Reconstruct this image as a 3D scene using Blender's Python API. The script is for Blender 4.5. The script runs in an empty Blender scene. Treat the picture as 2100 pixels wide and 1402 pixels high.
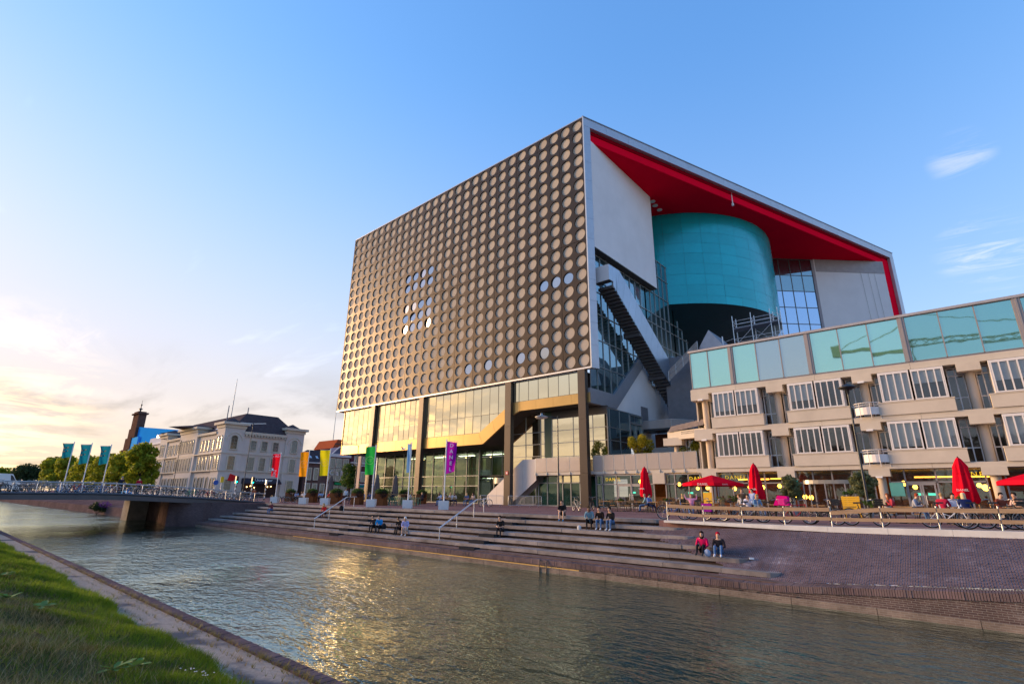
import bpy, bmesh, math, random
from mathutils import Vector, Matrix
import numpy as np

random.seed(7)
rng = np.random.default_rng(7)
S = bpy.context.scene
COL = S.collection

# ------------------------------------------------------------------ camera
F_PX, PITCH, ROLL, YAW = 1040.834, 0.2932140, 0.0114324, 2.2866353
cam = bpy.data.cameras.new('camera')
cam.sensor_width = 36.0
cam.lens = F_PX / 2100 * 36
cam.clip_start = 0.05
cam.clip_end = 9000
cam_ob = bpy.data.objects.new('camera', cam)
COL.objects.link(cam_ob)
fw = Vector((math.cos(YAW) * math.cos(PITCH), math.sin(YAW) * math.cos(PITCH), math.sin(PITCH)))
rt = Vector((math.sin(YAW), -math.cos(YAW), 0))
up = rt.cross(fw)
cr, sr = math.cos(ROLL), math.sin(ROLL)
rt, up = cr * rt + sr * up, -sr * rt + cr * up
M = Matrix((rt, up, -fw)).transposed().to_4x4()
M.translation = Vector((0, 0, 1.1))
cam_ob.matrix_world = M
S.camera = cam_ob

# ------------------------------------------------------------------ sky, sun, exposure
SUN_AZ = math.radians(199)      # direction to the sun in the x-y plane, from +x
SUN_EL = math.radians(11.0)
SKY_STRENGTH = 0.10
EXPOSURE = 2.5
world = bpy.data.worlds.new('World')
S.world = world
world.use_nodes = True
nt = world.node_tree
for n in list(nt.nodes):
    nt.nodes.remove(n)
N = nt.nodes.new
L = nt.links.new
out = N('ShaderNodeOutputWorld')
bg = N('ShaderNodeBackground')
bg.inputs['Strength'].default_value = SKY_STRENGTH
sky = N('ShaderNodeTexSky')
sky.sky_type = 'NISHITA'
sky.sun_disc = False
sky.sun_elevation = SUN_EL
sky.sun_rotation = math.pi / 2 - SUN_AZ
sky.altitude = 0
sky.air_density = 1.0
sky.dust_density = 0.3
sky.ozone_density = 3.0
tc = N('ShaderNodeTexCoord')
sep = N('ShaderNodeSeparateXYZ'); L(tc.outputs['Generated'], sep.inputs[0])
def wmath(op, a, b=None, c=None):
    n = N('ShaderNodeMath'); n.operation = op
    for i, v in enumerate((a, b, c)):
        if v is None: continue
        if isinstance(v, (int, float)): n.inputs[i].default_value = v
        else: L(v, n.inputs[i])
    return n.outputs[0]
zc = wmath('MAXIMUM', sep.outputs[2], 0.0)
den = wmath('ADD', zc, 0.10)
cx = wmath('DIVIDE', sep.outputs[0], den)
cy = wmath('DIVIDE', sep.outputs[1], den)
cmb = N('ShaderNodeCombineXYZ'); L(cx, cmb.inputs[0]); L(cy, cmb.inputs[1])
def wnoise(scale, detail, rough, sx=1.0, sy=1.0, rot=0.0, dist=0.0, off=0.0):
    mp = N('ShaderNodeMapping'); mp.inputs['Scale'].default_value = (sx, sy, 1)
    mp.inputs['Rotation'].default_value = (0, 0, rot); mp.inputs['Location'].default_value = (off, off * .7, 0)
    L(cmb.outputs[0], mp.inputs[0])
    nz = N('ShaderNodeTexNoise'); nz.inputs['Scale'].default_value = scale
    nz.inputs['Detail'].default_value = detail; nz.inputs['Roughness'].default_value = rough
    nz.inputs['Distortion'].default_value = dist
    L(mp.outputs[0], nz.inputs['Vector'])
    return nz.outputs['Fac']
def wramp(v, a, b):
    n = N('ShaderNodeMapRange'); n.interpolation_type = 'SMOOTHSTEP'
    n.inputs['From Min'].default_value = a; n.inputs['From Max'].default_value = b
    L(v, n.inputs['Value']); return n.outputs[0]
# low evening clouds near the horizon, thin cirrus above
low = wramp(sep.outputs[2], 0.30, 0.05)
c1 = wmath('MULTIPLY', wramp(wnoise(0.55, 6, .62, 1, 1, .5, .6), .47, .66), low)
cirr = wmath('MULTIPLY', wramp(wnoise(1.3, 5, .6, .35, 1.5, 1.0, .8, 3.1), .62, .80), wramp(sep.outputs[2], .10, .30))
c2 = wmath('MULTIPLY', wramp(wnoise(.75, 6, .6, .6, 1.5, .9, .7, 5.3), .48, .66), wramp(sep.outputs[2], .26, .12))
gain = wmath('SUBTRACT', wmath('ADD', wmath('ADD', wmath('MULTIPLY', c1, .07), wmath('MULTIPLY', cirr, .5)), 1.0), wmath('MULTIPLY', c2, .26))
WISPS = [(0.077, 0.8804, 0.4679), (0.0821, 0.936, 0.3423), (-0.968, 0.1162, 0.2226)]
# two small wisps of cirrus to the right of the hall, one faint one to the left
wisp_n = wramp(wnoise(4.5, 8, .68, .40, 1.8, 2.3, 1.6, 1.7), .46, .74)
wisps = wmath('ADD', 0.0, 0.0)
for wd, ca, cb, st_ in ((WISPS[0], .99900, .99995, .55), (WISPS[1], .99760, .99990, .60), (WISPS[2], .99900, .99995, .30)):
    dn = N('ShaderNodeVectorMath'); dn.operation = 'DOT_PRODUCT'; L(tc.outputs['Generated'], dn.inputs[0]); dn.inputs[1].default_value = wd
    wisps = wmath('ADD', wisps, wmath('MULTIPLY', wmath('MULTIPLY', wramp(dn.outputs['Value'], ca, cb), wisp_n), st_))
hs = N('ShaderNodeHueSaturation'); hs.inputs['Saturation'].default_value = 1.10
hs.inputs['Hue'].default_value = .5
L(sky.outputs[0], hs.inputs['Color'])
# evening aerosol: a warm veil that thickens toward the horizon and toward the sun
sdn = N('ShaderNodeVectorMath'); sdn.operation = 'DOT_PRODUCT'
L(tc.outputs['Generated'], sdn.inputs[0]); sdn.inputs[1].default_value = (math.cos(SUN_AZ), math.sin(SUN_AZ), 0)
toward = wramp(sdn.outputs['Value'], -.35, .95)
hz = wmath('POWER', wmath('MAXIMUM', wmath('SUBTRACT', 1.0, wmath('DIVIDE', zc, .72)), 0.0), 1.6)
veil = wmath('MULTIPLY', hz, wmath('ADD', wmath('MULTIPLY', toward, .68), .34))
wm = N('ShaderNodeMix'); wm.data_type = 'RGBA'
VEIL = (1.76, 1.38, .94, 1)
wm.inputs[7].default_value = VEIL
# soft shoulder so that the bright horizon keeps its colour
kd = N('ShaderNodeVectorMath'); kd.operation = 'ADD'; kd.inputs[1].default_value = (3.0, 2.4, 2.5); L(hs.outputs[0], kd.inputs[0])
dv = N('ShaderNodeVectorMath'); dv.operation = 'DIVIDE'; L(hs.outputs[0], dv.inputs[0]); L(kd.outputs[0], dv.inputs[1])
ks = N('ShaderNodeVectorMath'); ks.operation = 'MULTIPLY'; ks.inputs[1].default_value = (3.0, 2.85, 3.9); L(dv.outputs[0], ks.inputs[0])
L(veil, wm.inputs[0]); L(ks.outputs[0], wm.inputs[6])
vm = N('ShaderNodeVectorMath'); vm.operation = 'SCALE'
L(wm.outputs[2], vm.inputs[0]); L(gain, vm.inputs['Scale'])
# clouds lit from behind round the low, veiled sun
near = wmath('MULTIPLY', wramp(sdn.outputs['Value'], .84, .99), wramp(sep.outputs[2], .30, .08))
glowf = wmath('MULTIPLY', near, wmath('ADD', wmath('MULTIPLY', wramp(wnoise(1.5, 7, .65, 1, 1, .5, .8), .44, .60), .9), .10))
gc = N('ShaderNodeVectorMath'); gc.operation = 'SCALE'; gc.inputs[0].default_value = (3.8, 2.35, .70); L(glowf, gc.inputs['Scale'])
ga = N('ShaderNodeVectorMath'); ga.operation = 'ADD'; L(vm.outputs[0], ga.inputs[0]); L(gc.outputs[0], ga.inputs[1])
wc = N('ShaderNodeVectorMath'); wc.operation = 'SCALE'; wc.inputs[0].default_value = (.95, .62, .33); L(wisps, wc.inputs['Scale'])
gw_ = N('ShaderNodeVectorMath'); gw_.operation = 'ADD'; L(ga.outputs[0], gw_.inputs[0]); L(wc.outputs[0], gw_.inputs[1])
L(gw_.outputs[0], bg.inputs[0])
L(bg.outputs[0], out.inputs[0])

sun = bpy.data.lights.new('sun', 'SUN')
sun.energy = 1.25
sun.angle = math.radians(22)
sun.color = (1.0, 0.63, 0.33)
sun_ob = bpy.data.objects.new('sun', sun)
COL.objects.link(sun_ob)
sd = Vector((math.cos(SUN_AZ) * math.cos(SUN_EL), math.sin(SUN_AZ) * math.cos(SUN_EL), math.sin(SUN_EL)))
sun_ob.rotation_euler = sd.to_track_quat('Z', 'Y').to_euler()
sun_ob.location = sd * 300

S.view_settings.view_transform = 'Standard'
S.view_settings.look = 'None'
S.view_settings.exposure = EXPOSURE
S.view_settings.gamma = 1
S.view_settings.use_curve_mapping = False

# ------------------------------------------------------------------ materials
MATS = {}
def newmat(name):
    m = bpy.data.materials.new(name); m.use_nodes = True
    t = m.node_tree
    return m, t, t.nodes['Principled BSDF']
def coords(t, kind='Object'):
    return t.nodes.new('ShaderNodeTexCoord').outputs[kind]
def pbr(name, col, rough=.6, metal=0.0, var=.12, vscale=1.5, bump=0.0, bscale=30, spec=.5, dirt=0.0, stretch=None, orand=0.0):
    if name in MATS: return MATS[name]
    m, t, b = newmat(name)
    b.inputs['Roughness'].default_value = rough
    b.inputs['Metallic'].default_value = metal
    b.inputs['Specular IOR Level'].default_value = spec if rough < .6 or metal else 0.0
    co = coords(t)
    if stretch:
        mp = t.nodes.new('ShaderNodeMapping'); mp.inputs['Scale'].default_value = stretch
        t.links.new(co, mp.inputs[0]); co = mp.outputs[0]
    nz = t.nodes.new('ShaderNodeTexNoise'); nz.inputs['Scale'].default_value = vscale
    nz.inputs['Detail'].default_value = 6; nz.inputs['Roughness'].default_value = .62
    t.links.new(co, nz.inputs['Vector'])
    mr = t.nodes.new('ShaderNodeMapRange'); mr.inputs['From Min'].default_value = .25; mr.inputs['From Max'].default_value = .75
    mr.inputs['To Min'].default_value = 1 - var; mr.inputs['To Max'].default_value = 1 + var
    t.links.new(nz.outputs['Fac'], mr.inputs['Value'])
    v = mr.outputs[0]
    if dirt:
        n2 = t.nodes.new('ShaderNodeTexNoise'); n2.inputs['Scale'].default_value = vscale * .37; n2.inputs['Detail'].default_value = 8
        n2.inputs['Roughness'].default_value = .7
        t.links.new(co, n2.inputs['Vector'])
        m2 = t.nodes.new('ShaderNodeMapRange'); m2.inputs['From Min'].default_value = .45; m2.inputs['From Max'].default_value = .7
        m2.inputs['To Min'].default_value = 1; m2.inputs['To Max'].default_value = 1 - dirt
        t.links.new(n2.outputs['Fac'], m2.inputs['Value'])
        mm = t.nodes.new('ShaderNodeMath'); mm.operation = 'MULTIPLY'
        t.links.new(v, mm.inputs[0]); t.links.new(m2.outputs[0], mm.inputs[1]); v = mm.outputs[0]
    if orand:
        oi = t.nodes.new('ShaderNodeObjectInfo'); m3 = t.nodes.new('ShaderNodeMapRange'); m3.inputs['To Min'].default_value = 1 - orand; m3.inputs['To Max'].default_value = 1 + orand
        t.links.new(oi.outputs['Random'], m3.inputs['Value'])
        mm3 = t.nodes.new('ShaderNodeMath'); mm3.operation = 'MULTIPLY'; t.links.new(v, mm3.inputs[0]); t.links.new(m3.outputs[0], mm3.inputs[1]); v = mm3.outputs[0]
    sc = t.nodes.new('ShaderNodeVectorMath'); sc.operation = 'SCALE'
    sc.inputs[0].default_value = col[:3]
    t.links.new(v, sc.inputs['Scale'])
    t.links.new(sc.outputs[0], b.inputs['Base Color'])
    if bump:
        n3 = t.nodes.new('ShaderNodeTexNoise'); n3.inputs['Scale'].default_value = bscale; n3.inputs['Detail'].default_value = 4
        t.links.new(co, n3.inputs['Vector'])
        bp = t.nodes.new('ShaderNodeBump'); bp.inputs['Strength'].default_value = bump; bp.inputs['Distance'].default_value = .02
        t.links.new(n3.outputs['Fac'], bp.inputs['Height']); t.links.new(bp.outputs[0], b.inputs['Normal'])
    MATS[name] = m
    return m
def brick(name, c1, c2, mortar, bw=.21, bh=.06, gap=.012, wall=True, rough=.8, stain=0.0, staincol=(.5, .48, .5), var=.25, vs=.5, rot=0.0):
    if name in MATS: return MATS[name]
    m, t, b = newmat(name)
    b.inputs['Roughness'].default_value = rough; b.inputs['Specular IOR Level'].default_value = 0.0
    co = coords(t)
    sp = t.nodes.new('ShaderNodeSeparateXYZ'); t.links.new(co, sp.inputs[0])
    cb = t.nodes.new('ShaderNodeCombineXYZ')
    if wall:
        ad = t.nodes.new('ShaderNodeMath'); ad.operation = 'ADD'
        t.links.new(sp.outputs[0], ad.inputs[0]); t.links.new(sp.outputs[1], ad.inputs[1])
        t.links.new(ad.outputs[0], cb.inputs[0]); t.links.new(sp.outputs[2], cb.inputs[1])
    else:
        t.links.new(sp.outputs[0], cb.inputs[0]); t.links.new(sp.outputs[1], cb.inputs[1])
    br = t.nodes.new('ShaderNodeTexBrick')
    br.inputs['Scale'].default_value = 1; br.inputs['Brick Width'].default_value = bw
    br.inputs['Row Height'].default_value = bh; br.inputs['Mortar Size'].default_value = gap / 2
    br.inputs['Color1'].default_value = (*c1, 1); br.inputs['Color2'].default_value = (*c2, 1); br.inputs['Mortar'].default_value = (*mortar, 1)
    if rot:
        mp = t.nodes.new('ShaderNodeMapping'); mp.inputs['Rotation'].default_value = (0, 0, rot)
        t.links.new(cb.outputs[0], mp.inputs[0]); t.links.new(mp.outputs[0], br.inputs['Vector'])
    else:
        t.links.new(cb.outputs[0], br.inputs['Vector'])
    nz = t.nodes.new('ShaderNodeTexNoise'); nz.inputs['Scale'].default_value = vs; nz.inputs['Detail'].default_value = 7
    nz.inputs['Roughness'].default_value = .7
    t.links.new(co, nz.inputs['Vector'])
    mr = t.nodes.new('ShaderNodeMapRange'); mr.inputs['From Min'].default_value = .3; mr.inputs['From Max'].default_value = .7
    mr.inputs['To Min'].default_value = 1 - var; mr.inputs['To Max'].default_value = 1 + var
    t.links.new(nz.outputs['Fac'], mr.inputs['Value'])
    sc = t.nodes.new('ShaderNodeVectorMath'); sc.operation = 'SCALE'
    t.links.new(br.outputs['Color'], sc.inputs[0]); t.links.new(mr.outputs[0], sc.inputs['Scale'])
    colr = sc.outputs[0]
    if stain:
        n2 = t.nodes.new('ShaderNodeTexNoise'); n2.inputs['Scale'].default_value = vs * 1.7; n2.inputs['Detail'].default_value = 8
        n2.inputs['Roughness'].default_value = .75
        t.links.new(co, n2.inputs['Vector'])
        m2 = t.nodes.new('ShaderNodeMapRange'); m2.inputs['From Min'].default_value = .55; m2.inputs['From Max'].default_value = .78
        m2.inputs['To Max'].default_value = stain
        t.links.new(n2.outputs['Fac'], m2.inputs['Value'])
        mx = t.nodes.new('ShaderNodeMix'); mx.data_type = 'RGBA'; mx.inputs[7].default_value = (*staincol, 1)
        t.links.new(m2.outputs[0], mx.inputs[0]); t.links.new(colr, mx.inputs[6]); colr = mx.outputs[2]
    t.links.new(colr, b.inputs['Base Color'])
    bp = t.nodes.new('ShaderNodeBump'); bp.inputs['Strength'].default_value = .5; bp.inputs['Distance'].default_value = .01
    inv = t.nodes.new('ShaderNodeMath'); inv.operation = 'SUBTRACT'; inv.inputs[0].default_value = 1
    t.links.new(br.outputs['Fac'], inv.inputs[1]); t.links.new(inv.outputs[0], bp.inputs['Height'])
    t.links.new(bp.outputs[0], b.inputs['Normal'])
    MATS[name] = m
    return m
def mirror_glass(name, tint, refl, body, rough=.02, see=0.0):
    """coated facade glass: mirror coat over a dark body, optionally partly see-through"""
    if name in MATS: return MATS[name]
    m, t, b = newmat(name)
    b.inputs['Base Color'].default_value = (*body, 1); b.inputs['Roughness'].default_value = .25
    gl = t.nodes.new('ShaderNodeBsdfGlossy'); gl.inputs['Color'].default_value = (*tint, 1); gl.inputs['Roughness'].default_value = rough
    co = coords(t)
    nz = t.nodes.new('ShaderNodeTexNoise'); nz.inputs['Scale'].default_value = .9; nz.inputs['Detail'].default_value = 1
    t.links.new(co, nz.inputs['Vector'])
    bp = t.nodes.new('ShaderNodeBump'); bp.inputs['Strength'].default_value = .04; bp.inputs['Distance'].default_value = .05
    t.links.new(nz.outputs['Fac'], bp.inputs['Height']); t.links.new(bp.outputs[0], gl.inputs['Normal'])
    base = b.outputs[0]
    if see:
        tr = t.nodes.new('ShaderNodeBsdfTransparent'); tr.inputs['Color'].default_value = tuple(min(1, .35 + 1.2 * c) for c in tint) + (1,)
        ms = t.nodes.new('ShaderNodeMixShader'); ms.inputs[0].default_value = see
        t.links.new(base, ms.inputs[1]); t.links.new(tr.outputs[0], ms.inputs[2]); base = ms.outputs[0]
    lw = t.nodes.new('ShaderNodeLayerWeight'); lw.inputs['Blend'].default_value = .25
    mr = t.nodes.new('ShaderNodeMapRange'); mr.inputs['To Min'].default_value = refl; mr.inputs['To Max'].default_value = min(1, refl + .35)
    t.links.new(lw.outputs['Fresnel'], mr.inputs['Value'])
    ms2 = t.nodes.new('ShaderNodeMixShader')
    t.links.new(mr.outputs[0], ms2.inputs[0]); t.links.new(base, ms2.inputs[1]); t.links.new(gl.outputs[0], ms2.inputs[2])
    t.links.new(ms2.outputs[0], t.nodes['Material Output'].inputs[0])
    MATS[name] = m
    return m
def glow(name, col, strength):
    if name in MATS: return MATS[name]
    m, t, b = newmat(name)
    b.inputs['Base Color'].default_value = (*col, 1)
    b.inputs['Emission Color'].default_value = (*col, 1); b.inputs['Emission Strength'].default_value = strength
    MATS[name] = m
    return m

# ------------------------------------------------------------------ object helpers
def tag(o, label=None, cat=None, group=None, kind=None):
    if label: o['label'] = label
    if cat: o['category'] = cat
    if group: o['group'] = group
    if kind: o['kind'] = kind
    return o
def thing(name, loc, label, cat, group=None, rz=0.0):
    o = bpy.data.objects.new(name, None)
    o.empty_display_size = .2
    o.location = loc; o.rotation_euler = (0, 0, rz)
    COL.objects.link(o)
    return tag(o, label, cat, group)
def put(name, me, parent=None, loc=None, rot=None, world=False):
    """link a mesh as one object; world=True: the mesh is in world coordinates although it has a parent"""
    o = bpy.data.objects.new(name, me)
    COL.objects.link(o)
    if parent is not None:
        o.parent = parent
        if world:
            p = parent
            off = Vector((0, 0, 0))
            while p is not None:
                off += p.location; p = p.parent
            # parents of world-coordinate parts are never rotated
            if parent.type == 'EMPTY' and parent.parent is None:
                o.matrix_parent_inverse = Matrix.Translation(-off)
    if loc is not None: o.location = loc
    if rot is not None: o.rotation_euler = rot
    return o
def copy_tree(o, parent=None):
    c = o.copy(); COL.objects.link(c)
    if parent is not None: c.parent = parent
    for ch in list(o.children): copy_tree(ch, c)
    return c
class MB:
    def __init__(s): s.v = []; s.f = []; s.mi = []; s.sm = []
    def add(s, vs, fs, mi=0, smooth=False):
        k = len(s.v); s.v.extend(tuple(map(float, p)) for p in vs)
        for f in fs: s.f.append([i + k for i in f]); s.mi.append(mi); s.sm.append(smooth)
        return s
    def box(s, x0, x1, y0, y1, z0, z1, mi=0):
        return s.add([(x0, y0, z0), (x1, y0, z0), (x1, y1, z0), (x0, y1, z0), (x0, y0, z1), (x1, y0, z1), (x1, y1, z1), (x0, y1, z1)],
                     [(3, 2, 1, 0), (4, 5, 6, 7), (0, 1, 5, 4), (1, 2, 6, 5), (2, 3, 7, 6), (3, 0, 4, 7)], mi)
    def obox(s, c, ux, uy, uz, hx, hy, hz, mi=0):
        c = Vector(c); ux = Vector(ux) * hx; uy = Vector(uy) * hy; uz = Vector(uz) * hz
        P = [c + a * ux + b * uy + d * uz for d in (-1, 1) for a, b in ((-1, -1), (1, -1), (1, 1), (-1, 1))]
        return s.add(P, [(3, 2, 1, 0), (4, 5, 6, 7), (0, 1, 5, 4), (1, 2, 6, 5), (2, 3, 7, 6), (3, 0, 4, 7)], mi)
    def prism(s, poly, a, b, mi=0, smooth=False):
        """poly: list of 3D points (planar), extruded by vectors a -> b"""
        n = len(poly); a = Vector(a); b = Vector(b)
        P = [Vector(p) + a for p in poly] + [Vector(p) + b for p in poly]
        s.add(P, [list(range(n))[::-1], list(range(n, 2 * n))], mi)
        k = len(s.v) - 2 * n
        for i in range(n):
            j = (i + 1) % n
            s.f.append([k + i, k + j, k + n + j, k + n + i]); s.mi.append(mi); s.sm.append(smooth)
        return s
    def ext(s, poly, z0, z1, mi=0):
        return s.prism([(p[0], p[1], 0) for p in poly], (0, 0, z0), (0, 0, z1), mi)
    def bar(s, p, q, w, h=None, mi=0, upv=(0, 0, 1)):
        p = Vector(p); q = Vector(q); h = h or w
        d = (q - p); ln = d.length
        if ln < 1e-6: return s
        d /= ln; u = Vector(upv)
        if abs(d.dot(u)) > .98: u = Vector((1, 0, 0))
        a = d.cross(u).normalized(); b = a.cross(d).normalized()
        return s.obox((p + q) / 2, d, a, b, ln / 2, w / 2, h / 2, mi)
    def tube(s, pts, r, n=8, mi=0, cap=True, closed=False):
        pts = [Vector(p) for p in pts]; m = len(pts)
        rs = r if isinstance(r, (list, tuple)) else [r] * m
        rings = []; prev = None
        for i in range(m):
            if closed: d = (pts[(i + 1) % m] - pts[i - 1])
            else: d = (pts[min(i + 1, m - 1)] - pts[max(i - 1, 0)])
            d.normalize()
            if prev is None:
                a = d.cross(Vector((0, 0, 1)))
                if a.length < .05: a = d.cross(Vector((1, 0, 0)))
            else:
                a = prev - d * prev.dot(d)
            a.normalize(); prev = a; b = d.cross(a)
            rings.append([pts[i] + rs[i] * (math.cos(2 * math.pi * k / n) * a + math.sin(2 * math.pi * k / n) * b) for k in range(n)])
        V = [p for R in rings for p in R]; Fc = []
        for i in range(m if closed else m - 1):
            j = (i + 1) % m
            for k in range(n):
                l = (k + 1) % n
                Fc.append((i * n + k, i * n + l, j * n + l, j * n + k))
        s.add(V, Fc, mi, True)
        if cap and not closed:
            s.add(rings[0], [list(range(n))[::-1]], mi); s.add(rings[-1], [list(range(n))], mi)
        return s
    def lathe(s, c, prof, n=16, mi=0, smooth=True):
        """prof: list of (r, z)"""
        c = Vector(c); V = []; Fc = []
        for r, z in prof:
            for k in range(n):
                t = 2 * math.pi * k / n
                V.append(c + Vector((r * math.cos(t), r * math.sin(t), z)))
        for i in range(len(prof) - 1):
            for k in range(n):
                l = (k + 1) % n
                Fc.append((i * n + k, i * n + l, (i + 1) * n + l, (i + 1) * n + k))
        s.add(V, Fc, mi, smooth)
        if prof[0][0] > 1e-4: s.add([V[k] for k in range(n)], [list(range(n))[::-1]], mi)
        if prof[-1][0] > 1e-4: s.add([V[(len(prof) - 1) * n + k] for k in range(n)], [list(range(n))], mi)
        return s
    def cyl(s, c, r, h, n=16, mi=0): return s.lathe(c, [(r, 0), (r, h)], n, mi)
    def mesh(s, name, mats):
        me = bpy.data.meshes.new(name)
        me.from_pydata(s.v, [], s.f)
        if not isinstance(mats, (list, tuple)): mats = [mats]
        for m in mats: me.materials.append(m)
        if len(s.f):
            me.polygons.foreach_set('material_index', s.mi)
            me.polygons.foreach_set('use_smooth', s.sm)
        me.update()
        return me
    def build(s, name, mats, parent=None, world=False, loc=None, rot=None):
        return put(name, s.mesh(name, mats), parent, loc, rot, world)

def clip_poly(P, a, b, c):
    """keep a*u+b*v>=c"""
    R = []
    for i in range(len(P)):
        p, q = P[i], P[(i + 1) % len(P)]
        dp = a * p[0] + b * p[1] - c; dq = a * q[0] + b * q[1] - c
        if dp >= 0: R.append(p)
        if dp * dq < 0:
            t = dp / (dp - dq); R.append((p[0] + t * (q[0] - p[0]), p[1] + t * (q[1] - p[1])))
    return R
def glaze(parent, O, U, V, us, vs, gm, fm, clip=(), bar=.06, proud=.05, gap=.0, tilt=.004, pane='pane', world=True, skip=None, mats=None, frame=True):
    """a curtain wall: each pane an object of its own, the bars one frame. U, V: in-plane axes; normal = U x V points outward"""
    O = Vector(O); U = Vector(U).normalized(); V = Vector(V).normalized(); W = U.cross(V)
    panes = []
    for i in range(len(us) - 1):
        for j in range(len(vs) - 1):
            if skip and skip(i, j): continue
            P = [(us[i], vs[j]), (us[i + 1], vs[j]), (us[i + 1], vs[j + 1]), (us[i], vs[j + 1])]
            for c in clip: P = clip_poly(P, *c)
            if len(P) < 3: continue
            g = bar * .3
            cu = sum(p[0] for p in P) / len(P); cv = sum(p[1] for p in P) / len(P)
            a = random.gauss(0, tilt); b = random.gauss(0, tilt)
            Q = []
            for p in P:
                q = O + U * p[0] + V * p[1] + W * (a * (p[0] - cu) + b * (p[1] - cv))
                Q.append(q)
            mb = MB(); mb.prism(Q, W * -.03, W * 0)
            m = gm if mats is None else mats(i, j)
            panes.append(mb.build(pane, m, parent, world=world))
    if frame:
        mb = MB()
        def seg(p, q):
            for a, b, c in clip:
                dp = a * p[0] + b * p[1] - c; dq = a * q[0] + b * q[1] - c
                if dp < 0 and dq < 0: return
                if dp < 0: t = dp / (dp - dq); p = (p[0] + t * (q[0] - p[0]), p[1] + t * (q[1] - p[1]))
                elif dq < 0: t = dp / (dp - dq); q = (p[0] + t * (q[0] - p[0]), p[1] + t * (q[1] - p[1]))
            P = O + U * p[0] + V * p[1] + W * (proud * .5); Q = O + U * q[0] + V * q[1] + W * (proud * .5)
            mb.bar(P, Q, bar, proud, 0, W)
        for u in us: seg((u, vs[0]), (u, vs[-1]))
        for v in vs: seg((us[0], v), (us[-1], v))
        mb.build('glazing_frame', fm, parent, world=world)
    return panes
def lin(a, b, n): return [a + (b - a) * i / n for i in range(n + 1)]
def text_mesh(txt, size, depth=.01, spacing=1.0, bold=.0):
    cu = bpy.data.curves.new('lettering', 'FONT')
    cu.body = txt; cu.size = size; cu.extrude = depth; cu.align_x = 'CENTER'; cu.align_y = 'CENTER'
    cu.space_character = spacing; cu.offset = bold; cu.resolution_u = 3
    ob = bpy.data.objects.new('lettering', cu); COL.objects.link(ob)
    dg = bpy.context.evaluated_depsgraph_get(); dg.update()
    me = bpy.data.meshes.new_from_object(ob.evaluated_get(dg))
    bpy.data.objects.remove(ob); bpy.data.curves.remove(cu)
    return me
def letters(txt, size, mat, parent, pos, xdir=(1, 0, 0), updir=(0, 0, 1), depth=.01, spacing=1.0, bold=0.0, name='lettering'):
    me = text_mesh(txt, size, depth, spacing, bold)
    me.materials.clear(); me.materials.append(mat)
    X = Vector(xdir).normalized(); Y = Vector(updir).normalized(); Z = X.cross(Y)
    R = Matrix((X, Y, Z)).transposed().to_4x4(); R.translation = Vector(pos)
    me.transform(R)
    return put(name, me, parent, world=True)

ORD = ['first', 'second', 'third', 'fourth', 'fifth', 'sixth', 'seventh', 'eighth', 'ninth', 'tenth', 'eleventh', 'twelfth', 'thirteenth', 'fourteenth', 'fifteenth', 'sixteenth', 'seventeenth', 'eighteenth', 'nineteenth',
       'twentieth', 'twenty first', 'twenty second', 'twenty third', 'twenty fourth', 'twenty fifth', 'twenty sixth', 'twenty seventh', 'twenty eighth', 'twenty ninth', 'thirtieth']
def from_left(points):
    """place of each (x, y) in the row as the photograph shows it, counted from the left"""
    vw = [(p[0] * rt.x + p[1] * rt.y) / (p[0] * fw.x + p[1] * fw.y) for p in points]
    order = sorted(range(len(points)), key=lambda i: vw[i])
    res = [''] * len(points)
    for k, i in enumerate(order): res[i] = ORD[k] if k < len(ORD) else 'number %d' % (k + 1)
    return res
# ------------------------------------------------------------------ palette
CLINK = brick('clinker_paving', (.20, .115, .105), (.26, .15, .135), (.12, .09, .085), .20, .10, .008, wall=False, var=.2, vs=.35, stain=.25, staincol=(.30, .22, .20))
QUAYB = brick('quay_brick', (.085, .058, .055), (.115, .078, .07), (.20, .18, .165), .21, .06, .012, var=.35, vs=.6, stain=.55, staincol=(.42, .39, .35))
ABUT = brick('abutment_brick', (.085, .055, .058), (.115, .075, .075), (.13, .11, .11), .21, .06, .012, var=.35, vs=.35, stain=.12, staincol=(.30, .27, .30))
SLOPEB = pbr('slope_brick', (.155, .112, .115), .8, var=.30, vscale=1.3, bump=.2)
# lime bloom in patches over the bricks
_t = SLOPEB.node_tree; _b = _t.nodes['Principled BSDF']; _src = _b.inputs['Base Color'].links[0].from_socket
_n = _t.nodes.new('ShaderNodeTexNoise'); _n.inputs['Scale'].default_value = .9; _n.inputs['Detail'].default_value = 9; _n.inputs['Roughness'].default_value = .78
_t.links.new(coords(_t), _n.inputs['Vector'])
_r = _t.nodes.new('ShaderNodeMapRange'); _r.inputs['From Min'].default_value = .57; _r.inputs['From Max'].default_value = .80; _r.inputs['To Max'].default_value = .6
_t.links.new(_n.outputs['Fac'], _r.inputs['Value'])
_x = _t.nodes.new('ShaderNodeMix'); _x.data_type = 'RGBA'; _x.inputs[7].default_value = (.50, .47, .52, 1)
_t.links.new(_r.outputs[0], _x.inputs[0]); _t.links.new(_src, _x.inputs[6]); _t.links.new(_x.outputs[2], _b.inputs['Base Color'])
MORTAR = pbr('slope_mortar', (.36, .33, .35), .9, var=.2, vscale=2, dirt=.3)
STONE = pbr('step_stone', (.26, .232, .22), .75, var=.25, vscale=1.4, bump=.15, dirt=.4, orand=.12)
KERB = pbr('white_kerb', (.66, .64, .60), .75, var=.10, vscale=2, dirt=.18)
TIMBER = pbr('fence_timber', (.37, .255, .16), .7, var=.22, vscale=3, stretch=(.6, 6, 8), bump=.1, dirt=.2)
GALV = pbr('galvanised_steel', (.50, .52, .54), .38, .85, var=.1, vscale=4)
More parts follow.
